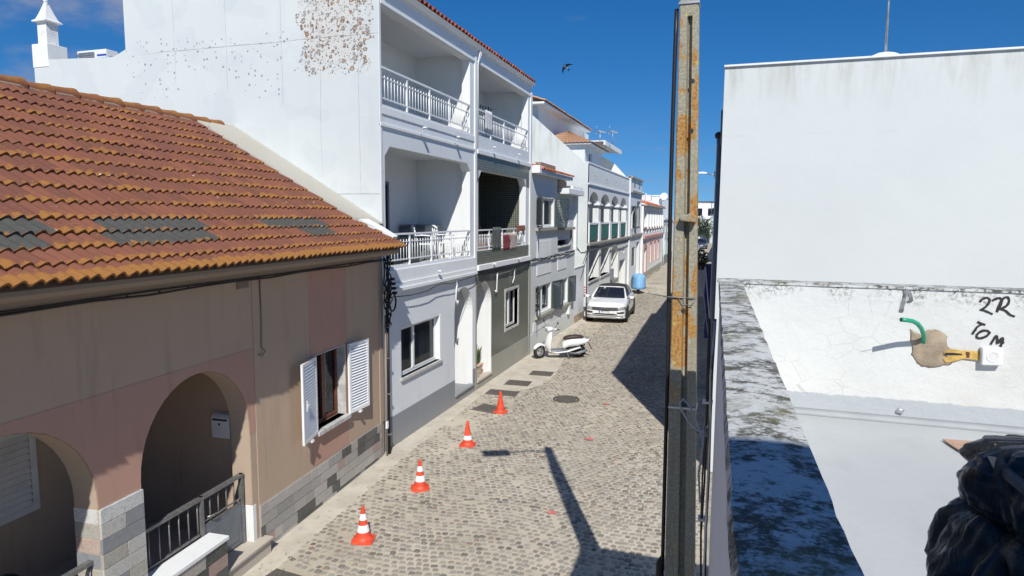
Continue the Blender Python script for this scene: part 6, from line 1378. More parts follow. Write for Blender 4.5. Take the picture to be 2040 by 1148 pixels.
# ------------------------------------------------------------------ right side of the street
def build_right():
    # tall plain building with the blank gable
    H = thing('plain_building', 'tall white building with a big blank weathered gable beyond the terrace', 'building', (2, 12.04, 0))
    x0 = -0.15; ht = 7.17
    m = MB(); m.panel(lambda u, v, w: Vector((u, 12.04-w, v)), rect(x0, 10, 0, ht), [], 0, -0.25); m.build('gable_wall', M['gable_right'], H)
    m = MB(); m.add([(x0, 12.29, 0), (x0-0.22, 25.0, 0), (x0-0.22, 25.0, ht), (x0, 12.29, ht), (x0+0.25, 12.29, 0), (x0, 25.0, 0), (x0, 25.0, ht), (x0+0.25, 12.29, ht)], [(0, 1, 2, 3), (4, 5, 6, 7), (0, 1, 5, 4), (3, 2, 6, 7), (1, 2, 6, 5), (0, 3, 7, 4)])
    m.box(x0, 10, 24.8, 25, 0, ht); m.box(9.8, 10, 12.29, 24.8, 0, ht); m.box(0.15, 9.8, 12.29, 24.8, ht-0.5, ht-0.3); m.build('wall', M['white_b'], H)
    m = MB(); m.box(x0-0.01, 10.02, 12.0, 12.3, ht, ht+0.03); m.build('parapet_edge', M['white'], H)
    for (y, z0_, z1_) in ((15.0, 1.0, 2.2), (19.5, 0.05, 2.2), (22.5, 1.0, 2.2), (15.0, 4.2, 5.4), (22.5, 4.2, 5.4)):
        xx = x0-0.22*(y-12.29)/12.7; m = MB(); m.box(xx-0.035, xx+0.02, y, y+1.1, z0_, z1_); w_ = m.build('window' if z0_ > 0.5 else 'door', M['metal_white'], H); m = MB(); m.box(xx-0.045, xx-0.03, y+0.08, y+1.02, z0_+0.08, z1_-0.08); m.build('pane', M['car_glass'], w_)
    # blob of mortar at the aerial foot
    m = MB(); m.blob((2.30, 12.15, ht+0.01), (0.24, 0.12, 0.10), 2); m.build('mortar_blob', M['white_b'], H)
    t = thing('tv_antenna', 'thin television aerial mast on top of the big blank gable', 'antenna', (2.30, 12.15, ht)); m = MB(); m.tube([(2.30, 12.15, ht), (2.29, 12.15, ht+1.75)], [0.02, 0.014], 6); m.tube([(2.30, 12.15, ht+0.85), (2.29, 12.15, ht+2.1)], 0.012, 6); m.build('mast', M['galv'], t)
    m = MB(); m.tube([(2.02, 12.15, ht+1.02), (2.45, 12.15, ht+1.0)], 0.012, 5)
    for k in range(4): m.tube([(2.05+k*0.1, 12.0, ht+1.02), (2.05+k*0.1, 12.3, ht+1.02)], 0.006, 4)
    m.build('aerial', M['galv'], t)
    # following, lower row
    H = thing('shaded_row_house', 'lower white row house in shade past the big gable, right of the street', 'house', (0, 25, 0)); m = MB()
    m.add([(-0.37, 25.05, 0), (-0.42, 64, 0), (-0.42, 64, 6.15), (-0.37, 25.05, 6.15), (9, 25.05, 0), (9, 64, 0), (9, 64, 6.15), (9, 25.05, 6.15)], [(0, 1, 2, 3), (4, 7, 6, 5), (1, 5, 6, 2), (3, 2, 6, 7), (0, 3, 7, 4)]); m.build('wall', M['white_b'], H)
    m = MB(); m.box(-0.55, 0.3, 25.05, 64, 6.15, 6.3); m.build('cornice', M['house_grey'], H)
    for y in (29, 36, 44, 52): 
        m = MB(); m.box(-0.45, -0.38, y, y+1.1, 1.0, 2.3); w_ = m.build('window', M['car_glass'], H)
        m = MB(); m.box(-0.47, -0.36, y-0.1, y, 0.9, 2.4); m.box(-0.47, -0.36, y+1.1, y+1.2, 0.9, 2.4); m.build('frame', M['metal_white'], w_)
    H = thing('low_row_house', 'low white house near the end of the right side of the street', 'house', (0, 68, 0)); m = MB(); m.box(-0.6, 8, 70, 110, 0, 3.6); m.build('wall', M['white_b'], H); m = MB(); m.box(-0.75, 8, 70, 110, 3.6, 3.75); m.build('cornice', M['house_grey'], H)
    # yard between the terrace house and the gable
    m = MB(); m.add([(-0.1, 4.7, 0.004), (9, 4.7, 0.004), (9, 12.0, 0.004), (-0.1, 12.0, 0.004)], [(0, 1, 2, 3)]); struct(m.build('yard_ground', M['asphalt_lot']))
    # terrace house in the foreground
    H = thing('terrace_house', 'white house whose terrace parapet with black-stained coping fills the lower right', 'house', (1.5, 0, 0)); D = 4.42
    xo = lambda y: 0.0325-0.0166*y
    m = MB(); m.loft([[Vector((xo(y)+0.012, y, 0)), Vector((xo(y)+0.012, y, 4.178)), Vector((xo(y)+0.135, y, 4.178)), Vector((xo(y)+0.135, y, 0))] for y in (-3.0, D+0.02)], smooth=False)
    m.build('parapet_wall', M['terrace_band'], H, bevel=0.006)
    m = MB(); vs = []; n = 90
    for k in range(n+1):
        y = 0.2+(D-0.2)*k/n if k else -3.0; j = 0.004*noise.noise(Vector((0, y*7, 0)))+0.0035*noise.noise(Vector((0, y*25, 2)))
        X_ = xo(y); vs.append([Vector((X_+j*0.6, y, 4.172)), Vector((X_+0.006+j, y, 4.196+0.002*noise.noise(Vector((1, y*9, 0))))), Vector((X_+0.05, y, 4.2)), Vector((X_+0.10, y, 4.201)), Vector((X_+0.143+j, y, 4.197)), Vector((X_+0.149+j, y, 4.172))])
    m.loft(vs, smooth=False); m.build('parapet_coping', M['coping'], H)
    m = MB(); m.panel(lambda u, v, w: Vector((u, D-w, v)), rect(0.02, 7.0, 2.9, 4.19), [], 0, -0.14); m.build('boundary_wall', M['boundary'], H)
    m = MB(); vs = []
    for k in range(80):
        x = -0.05+7.0*k/79; j = 0.004*noise.noise(Vector((x*9, 3, 0))); vs.append([Vector((x, D-0.008+j, 4.188)), Vector((x, D-0.006+j, 4.202+j)), Vector((x, D+0.15, 4.205)), Vector((x, D+0.15, 4.18))])
    m.loft(vs, smooth=False); m.build('wall_coping', M['coping'], H)
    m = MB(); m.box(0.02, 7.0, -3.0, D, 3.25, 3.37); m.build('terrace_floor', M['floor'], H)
    m = MB(); m.loft([[Vector((x, D, 3.36)), Vector((x, D-0.028, 3.372)), Vector((x, D-0.012, 3.385)), Vector((x, D, 3.41))] for x in [0.1+k*0.35 for k in range(20)]], smooth=True, caps=False); m.build('sealing_fillet', M['fillet'], H)
    m = MB(); m.box(0.02, 7.0, -1.4, -1.15, 3.37, 6.66); m.box(6.9, 7.0, -3.0, D, 0.0, 4.2); m.box(0.02, 7.0, D-0.0, D+0.14, 0.0, 2.9); m.box(0.1, 7, -3.2, -3.0, 0, 4.2); m.build('rear_wall', M['white'], H)
    # pipe on the outer face
    t = thing('wall_cables', 'black cables and grey conduit fixed down the outer face of the terrace parapet', 'cable', (-0.09, 4, 0))
    for k, (x, y, r_, mt) in enumerate(((-0.062, 4.40, 0.010, 'black_cable'), (-0.085, 4.36, 0.007, 'black_cable'), (-0.065, 4.30, 0.007, 'galv'), (-0.09, 4.41, 0.006, 'black_cable'))):
        rnd = random.Random(k); m = MB(); m.tube([(x+0.045+xo(y)+rnd.uniform(-.008, .008), y+rnd.uniform(-.02, .02), 3.95-j*0.36) for j in range(12)], r_, 6); m.build('strand', M[mt], t)
    m = MB(); m.tube([(xo(y)-0.02, y, 3.72+0.02*sin(y*5)) for y in [4.4-0.1*k for k in range(6)]], 0.006, 5); m.build('strand', M['black_cable'], t)
    for z in (3.4, 2.6, 1.8): m = MB(); m.box(-0.11, -0.045, 4.33, 4.40, z, z+0.015); m.build('clamp', M['galv'], t)
    t = thing('cable_loop', 'grey cable loop sticking out from the parapet beside the concrete pole', 'cable', (-0.1, 3.9, 3.3)); m = MB()
    m.tube([(-0.06, 3.8, 3.42), (-0.10, 3.85, 3.36), (-0.17, 3.9, 3.40), (-0.215, 3.92, 3.46), (-0.23, 3.93, 3.50), (-0.21, 3.93, 3.53), (-0.17, 3.9, 3.50), (-0.12, 3.87, 3.40), (-0.09, 3.84, 3.34), (-0.07, 3.8, 3.36), (-0.08, 3.8, 3.42), (-0.085, 3.78, 3.30), (-0.10, 3.75, 3.15), (-0.085, 3.7, 3.0)], 0.0065, 8); m.build('cord', M['grey_cable'], t)
    t = thing('pipe', 'dark pipe with black cap rising at the corner of the blank gable', 'pipe', (-0.24, 12.3, 0)); m = MB(); m.tube([(-0.215, 12.4, 0.1), (-0.20, 12.4, 6.05)], 0.045, 8); m.tube([(-0.17, 12.35, 5.9), (-0.17, 12.35, 6.5)], 0.02, 6); m.build('tube', M['metal_grey'], t); m = MB(); m.blob((-0.21, 12.4, 6.07), (0.075, 0.075, 0.07), 2); m.build('cap', M['black_plastic'], t)
build_right()

def build_pole():
    t = thing('utility_pole', 'slender concrete utility pole covered in orange lichen in front of the terrace', 'pole', (-0.27, 5.5, 0))
    def ctr(z): return -0.239-0.01745*z
    def hw(z): return 0.5*(0.278-0.0215*z)
    def sec(z, groove):
        c, h = ctr(z), hw(z); y0, y1 = 5.38, 5.38+0.20-0.008*z; g0, g1 = c-h*0.02, c+h*0.28; d = 0.055 if groove else 0.0
        b = 0.008
        return [Vector(p) for p in ((c-h+b, y0, z), (g0-0.012, y0, z), (g0, y0+d, z), (g1-0.002, y0+d, z), (g1+0.006, y0, z), (c+h-b, y0, z), (c+h, y0+b, z), (c+h, y1-b, z), (c+h-b, y1, z), (c-h+b, y1, z), (c-h, y1-b, z), (c-h, y0+b, z))]
    segs = [(0, False), (0.3, False), (0.42, True)]
    zs = [(0, 0), (0.4, 0), (0.46, 1)]; z = 0.46
    stops = [(3.30, 1), (3.305, 0.6), (4.52, .6)]
    secs = [sec(0, False), sec(0.4, False)]
    k = 0.46
    while k < 6.15: secs.append(sec(k, True)); k += 0.15
    secs.append(sec(6.15, True)); secs.append(sec(6.152, False)); secs.append(sec(7.0, False))
    m = MB(); m.loft(secs, smooth=False); sh = m.build('shaft', M['pole'], t)
    for z, dx in ((6.32, 0.1), (5.66, 0.12), (5.28, 0.12), (3.86, -0.02)):
        m = MB(); c = ctr(z)+dx*0.28; dep = 0.0 if z > 6.1 else 0.05
        m.lathe([(0, 0), (0.018, 0)], 0, 0, 10) if False else None
        m.add([(c+0.018*cos(a), 5.38+dep-0.002 if dep == 0 else 5.38-0.003, z+0.018*sin(a)) for a in [2*pi*q/12 for q in range(12)]], [tuple(range(12))]); m.build('bolt_hole', M['dark'], sh)
    # rough step of cement half way up
    m = MB(); z = 4.58; c = ctr(z)+0.02; pts = [(-0.055, 0), (0.060, -0.012), (0.068, 0.03), (0.045, 0.052), (0.02, 0.07), (0.0, 0.05), (-0.03, 0.045), (-0.065, 0.03)]
    m.add([(c+a, 5.30, z+b) for a, b in pts]+[(c+a, 5.40, z+b+0.005) for a, b in pts], [tuple(range(8))]+[(i, (i+1) % 8, 8+(i+1) % 8, 8+i) for i in range(8)]); m.build('cement_step', M['pole'], t, bevel=0.008)
    for z in (6.48, 6.24, 3.05): m = MB(); c, h = ctr(z), hw(z); m.box(c-h-0.006, c+h+0.006, 5.370, 5.59-0.008*z, z, z+(0.022 if z > 6.4 else 0.016)); m.build('band', M['galv'], t)
    m = MB(); z = 3.98; c, h = ctr(z), hw(z); m.tube([(c-h-0.20, 5.45, z+0.002), (c-h-0.03, 5.37, z-0.012), (c+h, 5.365, z-0.012)], [0.002, 0.006, 0.004], 6); m.tube([(c-0.05, 5.37, z-0.01), (c, 5.36, z-0.07), (c+0.06, 5.36, z-0.07), (c+0.09, 5.36, z-0.01)], 0.004, 5); m.build('tie_wire', M['rail_grey'], t)
    m = MB(); P = [(ctr(z)-hw(z)-0.022-0.02*math.sin(max(0, min(1, (z-3.5)/2.9))*pi)*0.6, 5.42, z) for z in [1.62+0.2*k for k in range(24)]]; m.tube(P, 0.016, 8); m.build('cable', M['black_cable'], t)
    m = MB(); m.tube([(ctr(z)-hw(z)-0.045, 5.44, z) for z in (0, 0.8, 1.66)]+[(ctr(1.7)-hw(1.7)-0.03, 5.43, 1.72)], [0.034, 0.034, 0.034, 0.02], 8); m.build('conduit', M['black_cable'], t)
    m = MB(); c = ctr(6.5)-hw(6.5)
    for q in range(3): m.tube([(c, 5.42, 6.62), (c-0.05-0.01*q, 5.40, 6.60-q*0.01), (c-0.075, 5.40, 6.45), (c-0.05, 5.41, 6.34-0.015*q), (c-0.01, 5.42, 6.31), (c, 5.4, 6.40)], 0.006, 5)
    m.build('cable_coil', M['black_cable'], t)
    m = MB(); top = (ctr(6.95), 5.4, 6.85); end = (-1.05, 4.98, 6.98); m.tube([top, (-0.7, 5.2, 6.95), end], 0.02, 6); arm = m.build('lamp_arm', M['galv'], t)
    m = MB(); T = Matrix.Translation((-1.24, 4.86, 6.98)) @ Matrix.Rotation(0.45, 4, 'Z'); m.mbox(T, -0.27, 0.27, -0.13, 0.13, -0.04, 0.05); m.build('lamp_head', M['galv'], t, bevel=0.02)
build_pole()
def far_lamp():
    t = thing('street_lamp', 'street lamp arm reaching over the street from behind the blank gable', 'street lamp', (-0.5, 40, 0)); m = MB(); m.tube([(-0.48, 40, 0), (-0.48, 40, 7.0)], 0.06, 8); m.build('column', M['galv'], t)
    m = MB(); m.tube([(-0.48, 40, 6.95), (-0.9, 40, 7.12), (-1.3, 40, 7.2)], 0.03, 6); m.build('arm', M['galv'], t); m = MB(); m.loft([[Vector((x, 40+dy, 7.2+dz)) for dy, dz in ((-w, 0), (w, 0), (w*0.7, hh), (-w*0.7, hh))] for x, w, hh in ((-1.25, .06, .06), (-1.5, .12, .10), (-2.0, .10, .07), (-2.15, .03, .03))]); m.build('lamp_head', M['metal_white'], t, bevel=0.01)
    t = thing('hanging_planter', 'dark straggly plant hanging from the shaded facade right of the street', 'plant', (-0.6, 17, 3.5)); m = MB(); foliage(m, (-0.62, 17.0, 3.62), (0.22, 0.3, 0.24), 260, 0.05, 0, 8); m.build('leaves', M['leaf_dark'], t); m = MB(); m.loft([[Vector((-0.6+s*cos(a), 17+s*sin(a), z)) for a in [2*pi*k/10 for k in range(10)]] for s, z in ((0.08, 3.32), (0.14, 3.52))]); m.build('pot', M['black_plastic'], t); m = MB(); m.tube([(-0.2, 17, 3.56), (-0.6, 17, 3.54)], 0.015, 5); m.build('bracket', M['metal_grey'], t)
    m = MB(); n = 12; vs = []
    for j in range(n+1):
        for i in range(5): vs.append((-0.50+0.20*i/4+0.06*j/n+0.02*sin(j+i), 17.2+0.25*i/4, 3.45-1.9*j/n))
    m.add(vs, [(j*5+i, j*5+i+1, (j+1)*5+i+1, (j+1)*5+i) for j in range(n) for i in range(4)], smooth=True); tag(m.build('banner', M['blue_flag'], loc=(-0.4, 17.2, 1.5)), 'long dark violet-blue cloth hanging below the plant on the shaded facade', 'cloth')
    t = thing('leaning_poles', 'two thin pale poles leaning below the dark hanging plant', 'pole', (-0.4, 16.5, 0)); m = MB(); m.tube([(-0.30, 16.0, 1.6), (-0.60, 16.9, 3.4)], 0.013, 5); m.build('pole', M['towel_beige'], t); m = MB(); m.tube([(-0.24, 16.0, 1.5), (-0.48, 16.9, 3.4)], 0.010, 5); m.build('pole', M['metal_white'], t)
far_lamp()

# ------------------------------------------------------------------ things on the boundary wall and the terrace
def wall_things():
    D = 4.42; yw = D-0.001
    import mathutils
    S = D/1300.0
    def P(px, py, w=0.0):      # wall coordinates measured once from the photograph, in metres
        rx, ry = (px-1020), (py-574); d = CF*1300+CR*rx-CU*ry; k = (yw-w)/d.y; return Vector((d.x*k, yw-w, 4.6+d.z*k))
    t = thing('green_conduit', 'bent green conduit stub sticking out of the cement patch on the terrace wall', 'conduit', tuple(P(1840, 670)))
    c0 = P(1840, 672, 0.0)
    pts = [P(1838, 690, -0.02), P(1840, 676, 0.01), P(1840, 668, 0.06), P(1836, 655, 0.11), P(1828, 645, 0.15), P(1818, 640, 0.18), P(1806, 638, 0.20), P(1795, 637, 0.215)]
    m = MB(); m.tube(pts, 0.0125, 12); m.build('sleeve', M['green_pipe'], t); m = MB(); e = pts[-1]; dd = (pts[-1]-pts[-2]).normalized(); m.tube([e-dd*0.002, e+dd*0.0015], 0.0095, 12); m.build('hollow_end', M['dark'], t); m = MB(); m.tube([e, e+dd*0.03+Vector((0, 0, .003)), e+dd*0.06], 0.0012, 4); m.build('wire', M['galv'], t)
    m = MB(); ol = [(1812, 655), (1822, 662), (1836, 668), (1848, 657), (1862, 656), (1880, 664), (1888, 672), (1886, 684), (1893, 694), (1898, 706), (1900, 718), (1896, 725), (1884, 728), (1872, 731), (1850, 733), (1836, 731), (1826, 724), (1822, 716), (1815, 706), (1817, 695), (1813, 680), (1814, 668)]
    rnd = random.Random(4); o2 = []
    for k in range(len(ol)):
        a, b = ol[k], ol[(k+1) % len(ol)]; o2 += [a, ((a[0]+b[0])/2+rnd.uniform(-2, 2), (a[1]+b[1])/2+rnd.uniform(-2, 2))]
    cx, cy = 1855, 695; rings = [[P(cx+(x-cx)*s, cy+(y-cy)*s, w+0.002*noise.noise(Vector((x*.1*s, y*.1*s, 1)))) for x, y in o2] for s, w in ((1.0, 0.001), (0.93, 0.006), (0.6, 0.007), (0.25, 0.004), (0.02, 0.005))]
    m.loft(rings, smooth=True); tag(m.build('cement_patch', M['patch_mortar'], loc=tuple(P(1855, 695))), 'rough brown cement patch on the terrace wall under the green conduit', 'cement patch')
    m = MB(); oy = [(1882, 700), (1895, 696), (1915, 698), (1935, 699), (1952, 701), (1955, 710), (1953, 718), (1938, 716), (1920, 715), (1905, 720), (1885, 722), (1879, 716), (1890, 711), (1880, 706)]
    m.loft([[P(x+rnd.uniform(-1, 1), y+rnd.uniform(-1, 1), w) for x, y in oy] for w in (0.004, 0.012)], smooth=False); f = m.build('expanding_foam', M['foam'], loc=tuple(P(1915, 708))); tag(f, 'yellow foam filling the slot between cement patch and white wall socket', 'foam strip')
    m = MB(); m.loft([[P(x, y, w) for x, y in ((1882, 703), (1900, 703), (1915, 705), (1918, 708), (1900, 708), (1882, 708))] for w in (0.008, 0.0135)], smooth=False); m.build('dark_gap', M['ink'], f); m = MB(); m.loft([[P(x, y, w) for x, y in ((1924, 701), (1932, 702), (1931, 713), (1926, 713))] for w in (0.008, 0.0138)], smooth=False); m.build('dark_gap', M['brown_wood'], f)
    t = thing('wall_socket', 'white round-hole wall socket mounted at the end of the foam strip', 'socket', tuple(P(1972, 708))); c = P(1972, 708); T = Matrix.Translation(c) @ Matrix.Rotation(R(-3), 4, 'Y')
    m = MB(); m.mbox(T, -0.052, 0.052, -0.045, 0.0, -0.052, 0.052); m.build('housing', M['white_plastic'], t, bevel=0.008)
    m = MB(); vs = []
    for r_, y in ((0.034, -0.0455), (0.030, -0.049), (0.026, -0.049), (0.024, -0.046)):
        for k in range(24): vs.append(T @ Vector((r_*cos(2*pi*k/24), y, r_*sin(2*pi*k/24))))
    m.add(vs, [(i*24+k, i*24+(k+1) % 24, (i+1)*24+(k+1) % 24, (i+1)*24+k) for i in range(3) for k in range(24)], smooth=True); m.build('rim', M['white_plastic'], t)
    m = MB(); m.add([T @ Vector((0.024*cos(2*pi*k/24), -0.0462, 0.024*sin(2*pi*k/24))) for k in range(24)], [tuple(range(24))]); m.build('recess', M['slats'], t)
    # handwriting: 2R over TOM, drawn with a marker
    cnt = [0]
    def stroke(m, pts, r0=0.0062):
        pv = [P(x, y, 0.0) for x, y in pts]; n = len(pv); vs = []
        for k in range(n):
            d = (pv[min(k+1, n-1)]-pv[max(k-1, 0)]).normalized(); cnt[0] += 1; w = r0*(0.8+0.35*noise.noise(Vector((k*0.35, cnt[0]*0.05, 0)))+0.2); nn = Vector((-d.z, 0, d.x))*w
            oo = Vector((0, -0.0012-0.000012*cnt[0], 0)); e = d*(-w*0.6 if k == 0 else (w*0.6 if k == n-1 else 0)); vs += [pv[k]+nn+oo+e, pv[k]-nn+oo+e]
        m.add(vs, [(2*k, 2*k+1, 2*k+3, 2*k+2) for k in range(n-1)])
    def S_(l): # smooth a polyline
        out = []
        for k in range(len(l)-1):
            p0 = l[max(k-1, 0)]; p1 = l[k]; p2 = l[k+1]; p3 = l[min(k+2, len(l)-1)]
            for q in range(5):
                s = q/5; out.append(tuple(0.5*((2*p1[i])+(-p0[i]+p2[i])*s+(2*p0[i]-5*p1[i]+4*p2[i]-p3[i])*s*s+(-p0[i]+3*p1[i]-3*p2[i]+p3[i])*s**3) for i in (0, 1)))
        return out+[l[-1]]
    z6 = lambda l: [(1420+x/3.29, 540+y/3.29) for x, y in l]
    t = thing('handwriting', 'black marker handwriting 2R and TOM on the terrace wall', 'handwriting', tuple(P(1975, 640)))
    for nm, strokes in (('numeral', [[(1752, 200), (1770, 182), (1800, 176), (1815, 195), (1795, 228), (1765, 252), (1755, 256), (1785, 262), (1830, 282)]]),
                        ('letter', [[(1835, 193), (1862, 180), (1885, 180), (1895, 200), (1878, 240), (1862, 266)], [(1862, 266), (1880, 215), (1905, 180), (1930, 172), (1942, 195), (1925, 228), (1885, 248)], [(1885, 248), (1920, 262), (1945, 285), (1975, 297)]]),
                        ('letter', [[(1738, 335), (1760, 345), (1782, 352)], [(1768, 348), (1735, 365), (1712, 395), (1702, 412)], [(1712, 395), (1722, 385)]]),
                        ('letter', [[(1765, 392), (1742, 405), (1728, 425), (1738, 440), (1765, 438), (1795, 425), (1812, 405), (1800, 392), (1775, 390), (1762, 396)]]),
                        ('letter', [[(1822, 478), (1838, 452), (1856, 425), (1864, 445), (1862, 474), (1882, 450), (1900, 440), (1896, 465), (1884, 495)], [(1870, 460), (1905, 470)]])):
        m = MB()
        for s in strokes: stroke(m, S_(z6(s)))
        m.build(nm, M['ink'], t, normals=False)
    m = MB()
    for s in ([(1262, 122), (1258, 160), (1250, 200), (1240, 240), (1235, 262)],): stroke(m, S_(z6(s)), 0.011)
    stroke(m, S_(z6([(1258, 150), (1285, 135), (1300, 190), (1280, 200)])), 0.008)
    tag(m.build('grey_smear', M['ink_grey'], loc=tuple(P(1800, 600)), normals=False), 'dark grey smear running down the terrace wall from its top edge', 'stain')
    m = MB(); m.blob(tuple(P(1793, 819, 0.006)), (0.022, 0.012, 0.020), 2, amp=0.5, freq=4); tag(m.build('anchor_stub', M['galv'], loc=tuple(P(1793, 819))), 'small broken metal anchor low on the grey band of the terrace wall', 'wall anchor')
wall_things()

def terrace_things():
    m = MB(); T = Matrix.Translation((1.30, 4.0, 3.38)) @ Matrix.Rotation(0.1, 4, 'Z'); ol = [(-0.10, 0.12), (0.10, 0.12), (0.11, -0.06), (-0.085, -0.08), (-0.095, 0.02)]
    vs = [T @ Vector((x, y, z)) for z in (0, 0.006) for x, y in ol]; m.add(vs, [(0, 1, 2, 3, 4), (5, 6, 7, 8, 9)]+[(i, (i+1) % 5, 5+(i+1) % 5, 5+i) for i in range(5)]); tag(m.build('cardboard_piece', M['cardboard'], loc=(1.3, 4.0, 3.38)), 'torn brown cardboard scrap on the terrace floor behind the black bag', 'cardboard')
    # black bin bags pulled over some stored thing: rounded shoulder below, hooded top
    t = thing('bagged_equipment', 'hooded bulky thing wrapped in black bin bags in the terrace corner', 'wrapped object', (0.56, 1.24, 3.37))
    def lump(cx, cy, z0, z1, prof, seed, folds, tilt=(0, 0), seg=150, rows=60, amp=0.02, sq=0.85):
        secs = []
        for j in range(rows+1):
            s = j/rows; z = z0+(z1-z0)*s; k = s*(len(prof)-1); i = min(int(k), len(prof)-2); f = k-i; f = f*f*(3-2*f); r = prof[i]*(1-f)+prof[i+1]*f; ring = []
            for q in range(seg):
                a = 2*pi*q/seg; w = noise.noise(Vector((cos(a)*1.5, sin(a)*1.5, s*1.2+seed)))
                def crease(k_, kz, sd_):
                    d_ = noise.voronoi(Vector((cos(a)*k_+w*0.6, sin(a)*k_, s*kz+sd_+0.5*w)))[0]; return min(0.45, d_[1]-d_[0])
                hs_ = (z1-z0)*5.0; fold = 5.2*crease(1.9, 1.2*hs_, seed)+2.0*crease(4.2, 2.4*hs_, seed+3)+0.8*crease(8.0, 4.6*hs_, seed+7)-1.5+0.9*w
                rr = r+amp*fold*min(1, 4*s+0.3); ring.append(Vector((cx+tilt[0]*s+rr*cos(a), cy+tilt[1]*s+rr*sin(a)*sq, z+0.008*noise.noise(Vector((a, s*3, seed+9))))))
            secs.append(ring)
        m = MB(); m.loft(secs, smooth=True); return m
    b = lump(0.545, 1.26, 3.40, 4.155, [0.17, 0.18, 0.19, 0.195, 0.195, 0.195, 0.193, 0.188, 0.160, 0.07], 2.0, 9, (0.0, 0), amp=0.011); b.build('lower_bag', M['bag'], t)
    b = lump(0.555, 1.25, 4.08, 4.246, [0.08, 0.125, 0.145, 0.152, 0.155, 0.155, 0.152, 0.142, 0.118, 0.02], 6.0, 6, (0.0, 0.0), amp=0.009); b.build('upper_bag', M['bag'], t)
    m = MB(); pts = [(0.410, 1.17, 4.225), (0.432, 1.13, 4.208), (0.475, 1.10, 4.178), (0.53, 1.09, 4.148), (0.60, 1.10, 4.113), (0.68, 1.14, 4.078)]
    rib = []
    for p in pts: p = Vector(p); rib.append([p+Vector((0, -0.008, 0.011)), p+Vector((0, -0.012, 0)), p+Vector((0, -0.006, -0.012)), p+Vector((0, 0.03, 0))])
    m.loft(rib); m.build('hood_edge', M['bag_band'], t)
    m = MB(); m.loft([[Vector(p) for p in q] for q in (((.406, 1.16, 4.205), (.421, 1.15, 4.205), (.419, 1.17, 4.205)), ((.404, 1.15, 4.232), (.419, 1.145, 4.23), (.419, 1.17, 4.227)), ((.406, 1.145, 4.25), (.409, 1.144, 4.248), (.409, 1.15, 4.248)))]); m.build('bag_corner', M['bag_band'], t)
    m = MB(); m.blob((0.41, 0.96, 4.03), (0.085, 0.06, 0.05), 3, amp=0.3, freq=1.8, seed=4); m.blob((0.43, 0.97, 3.7), (0.10, 0.09, 0.30), 3, amp=0.2, freq=1.8, seed=5); tag(m.build('plastic_sheet', M['pale_plastic'], loc=(0.42, 0.97, 3.40)), 'crumpled pale blue plastic sheet at the very bottom in front of the black bags', 'plastic sheet')
terrace_things()

# ------------------------------------------------------------------ traffic cones
def cones():
    def cone(loc, rz, label, bands, s=1.0):
        t = thing('traffic_cone', label, 'traffic cone', loc, rz, 'traffic cones along the street'); m = MB()
        prof = [(0.135, 0.03), (0.118, 0.05), (0.104, 0.07), (0.082, 0.17), (0.060, 0.28), (0.038, 0.40), (0.024, 0.49), (0.018, 0.505), (0.0, 0.506)]
        m.lathe([(r, z) for r, z in prof], 0, 0, 28); m.build('body', M['orange_cone'], t, world=False)
        m = MB(); secs = []
        for q, z in ((0.155, 0.0), (0.155, 0.022), (0.135, 0.034)):
            ring = []
            for k in range(32): a = 2*pi*k/32; cx, cy = cos(a), sin(a); sq = 1/(abs(cx)**6+abs(cy)**6)**(1/6); ring.append(Vector((cx*sq*q, cy*sq*q, z)))
            secs.append(ring)
        m.loft(secs, smooth=False); m.build('base', M['orange_cone'], t, world=False)
        for (z0, z1) in bands:
            def rr(z):
                for k in range(len(prof)-1):
                    if prof[k][1] <= z <= prof[k+1][1]: f = (z-prof[k][1])/(prof[k+1][1]-prof[k][1]); return prof[k][0]*(1-f)+prof[k+1][0]*f
            m = MB(); m.lathe([(rr(z)+0.0022, z) for z in (z0, (z0+z1)/2, z1)], 0, 0, 28); m.build('band', M['reflective'], t, world=False)
        return t
    two = ((0.145, 0.245), (0.315, 0.405))
    cone((-4.76, 7.78, 0), 0.3, 'orange cone with two white bands, nearest to the viewer, lowest in the picture', two)
    cone((-4.79, 9.66, 0), 0.5, 'orange cone with two white bands, second from the bottom of the row', two)
    cone((-4.83, 11.90, 0), 0.1, 'orange cone with one white band, standing before the grey-based white wall', ((0.13, 0.215),))
    cone((-4.94, 14.24, 0), -0.1, 'faded orange cone without white bands, farthest, beside a dark iron cover', ())
cones()

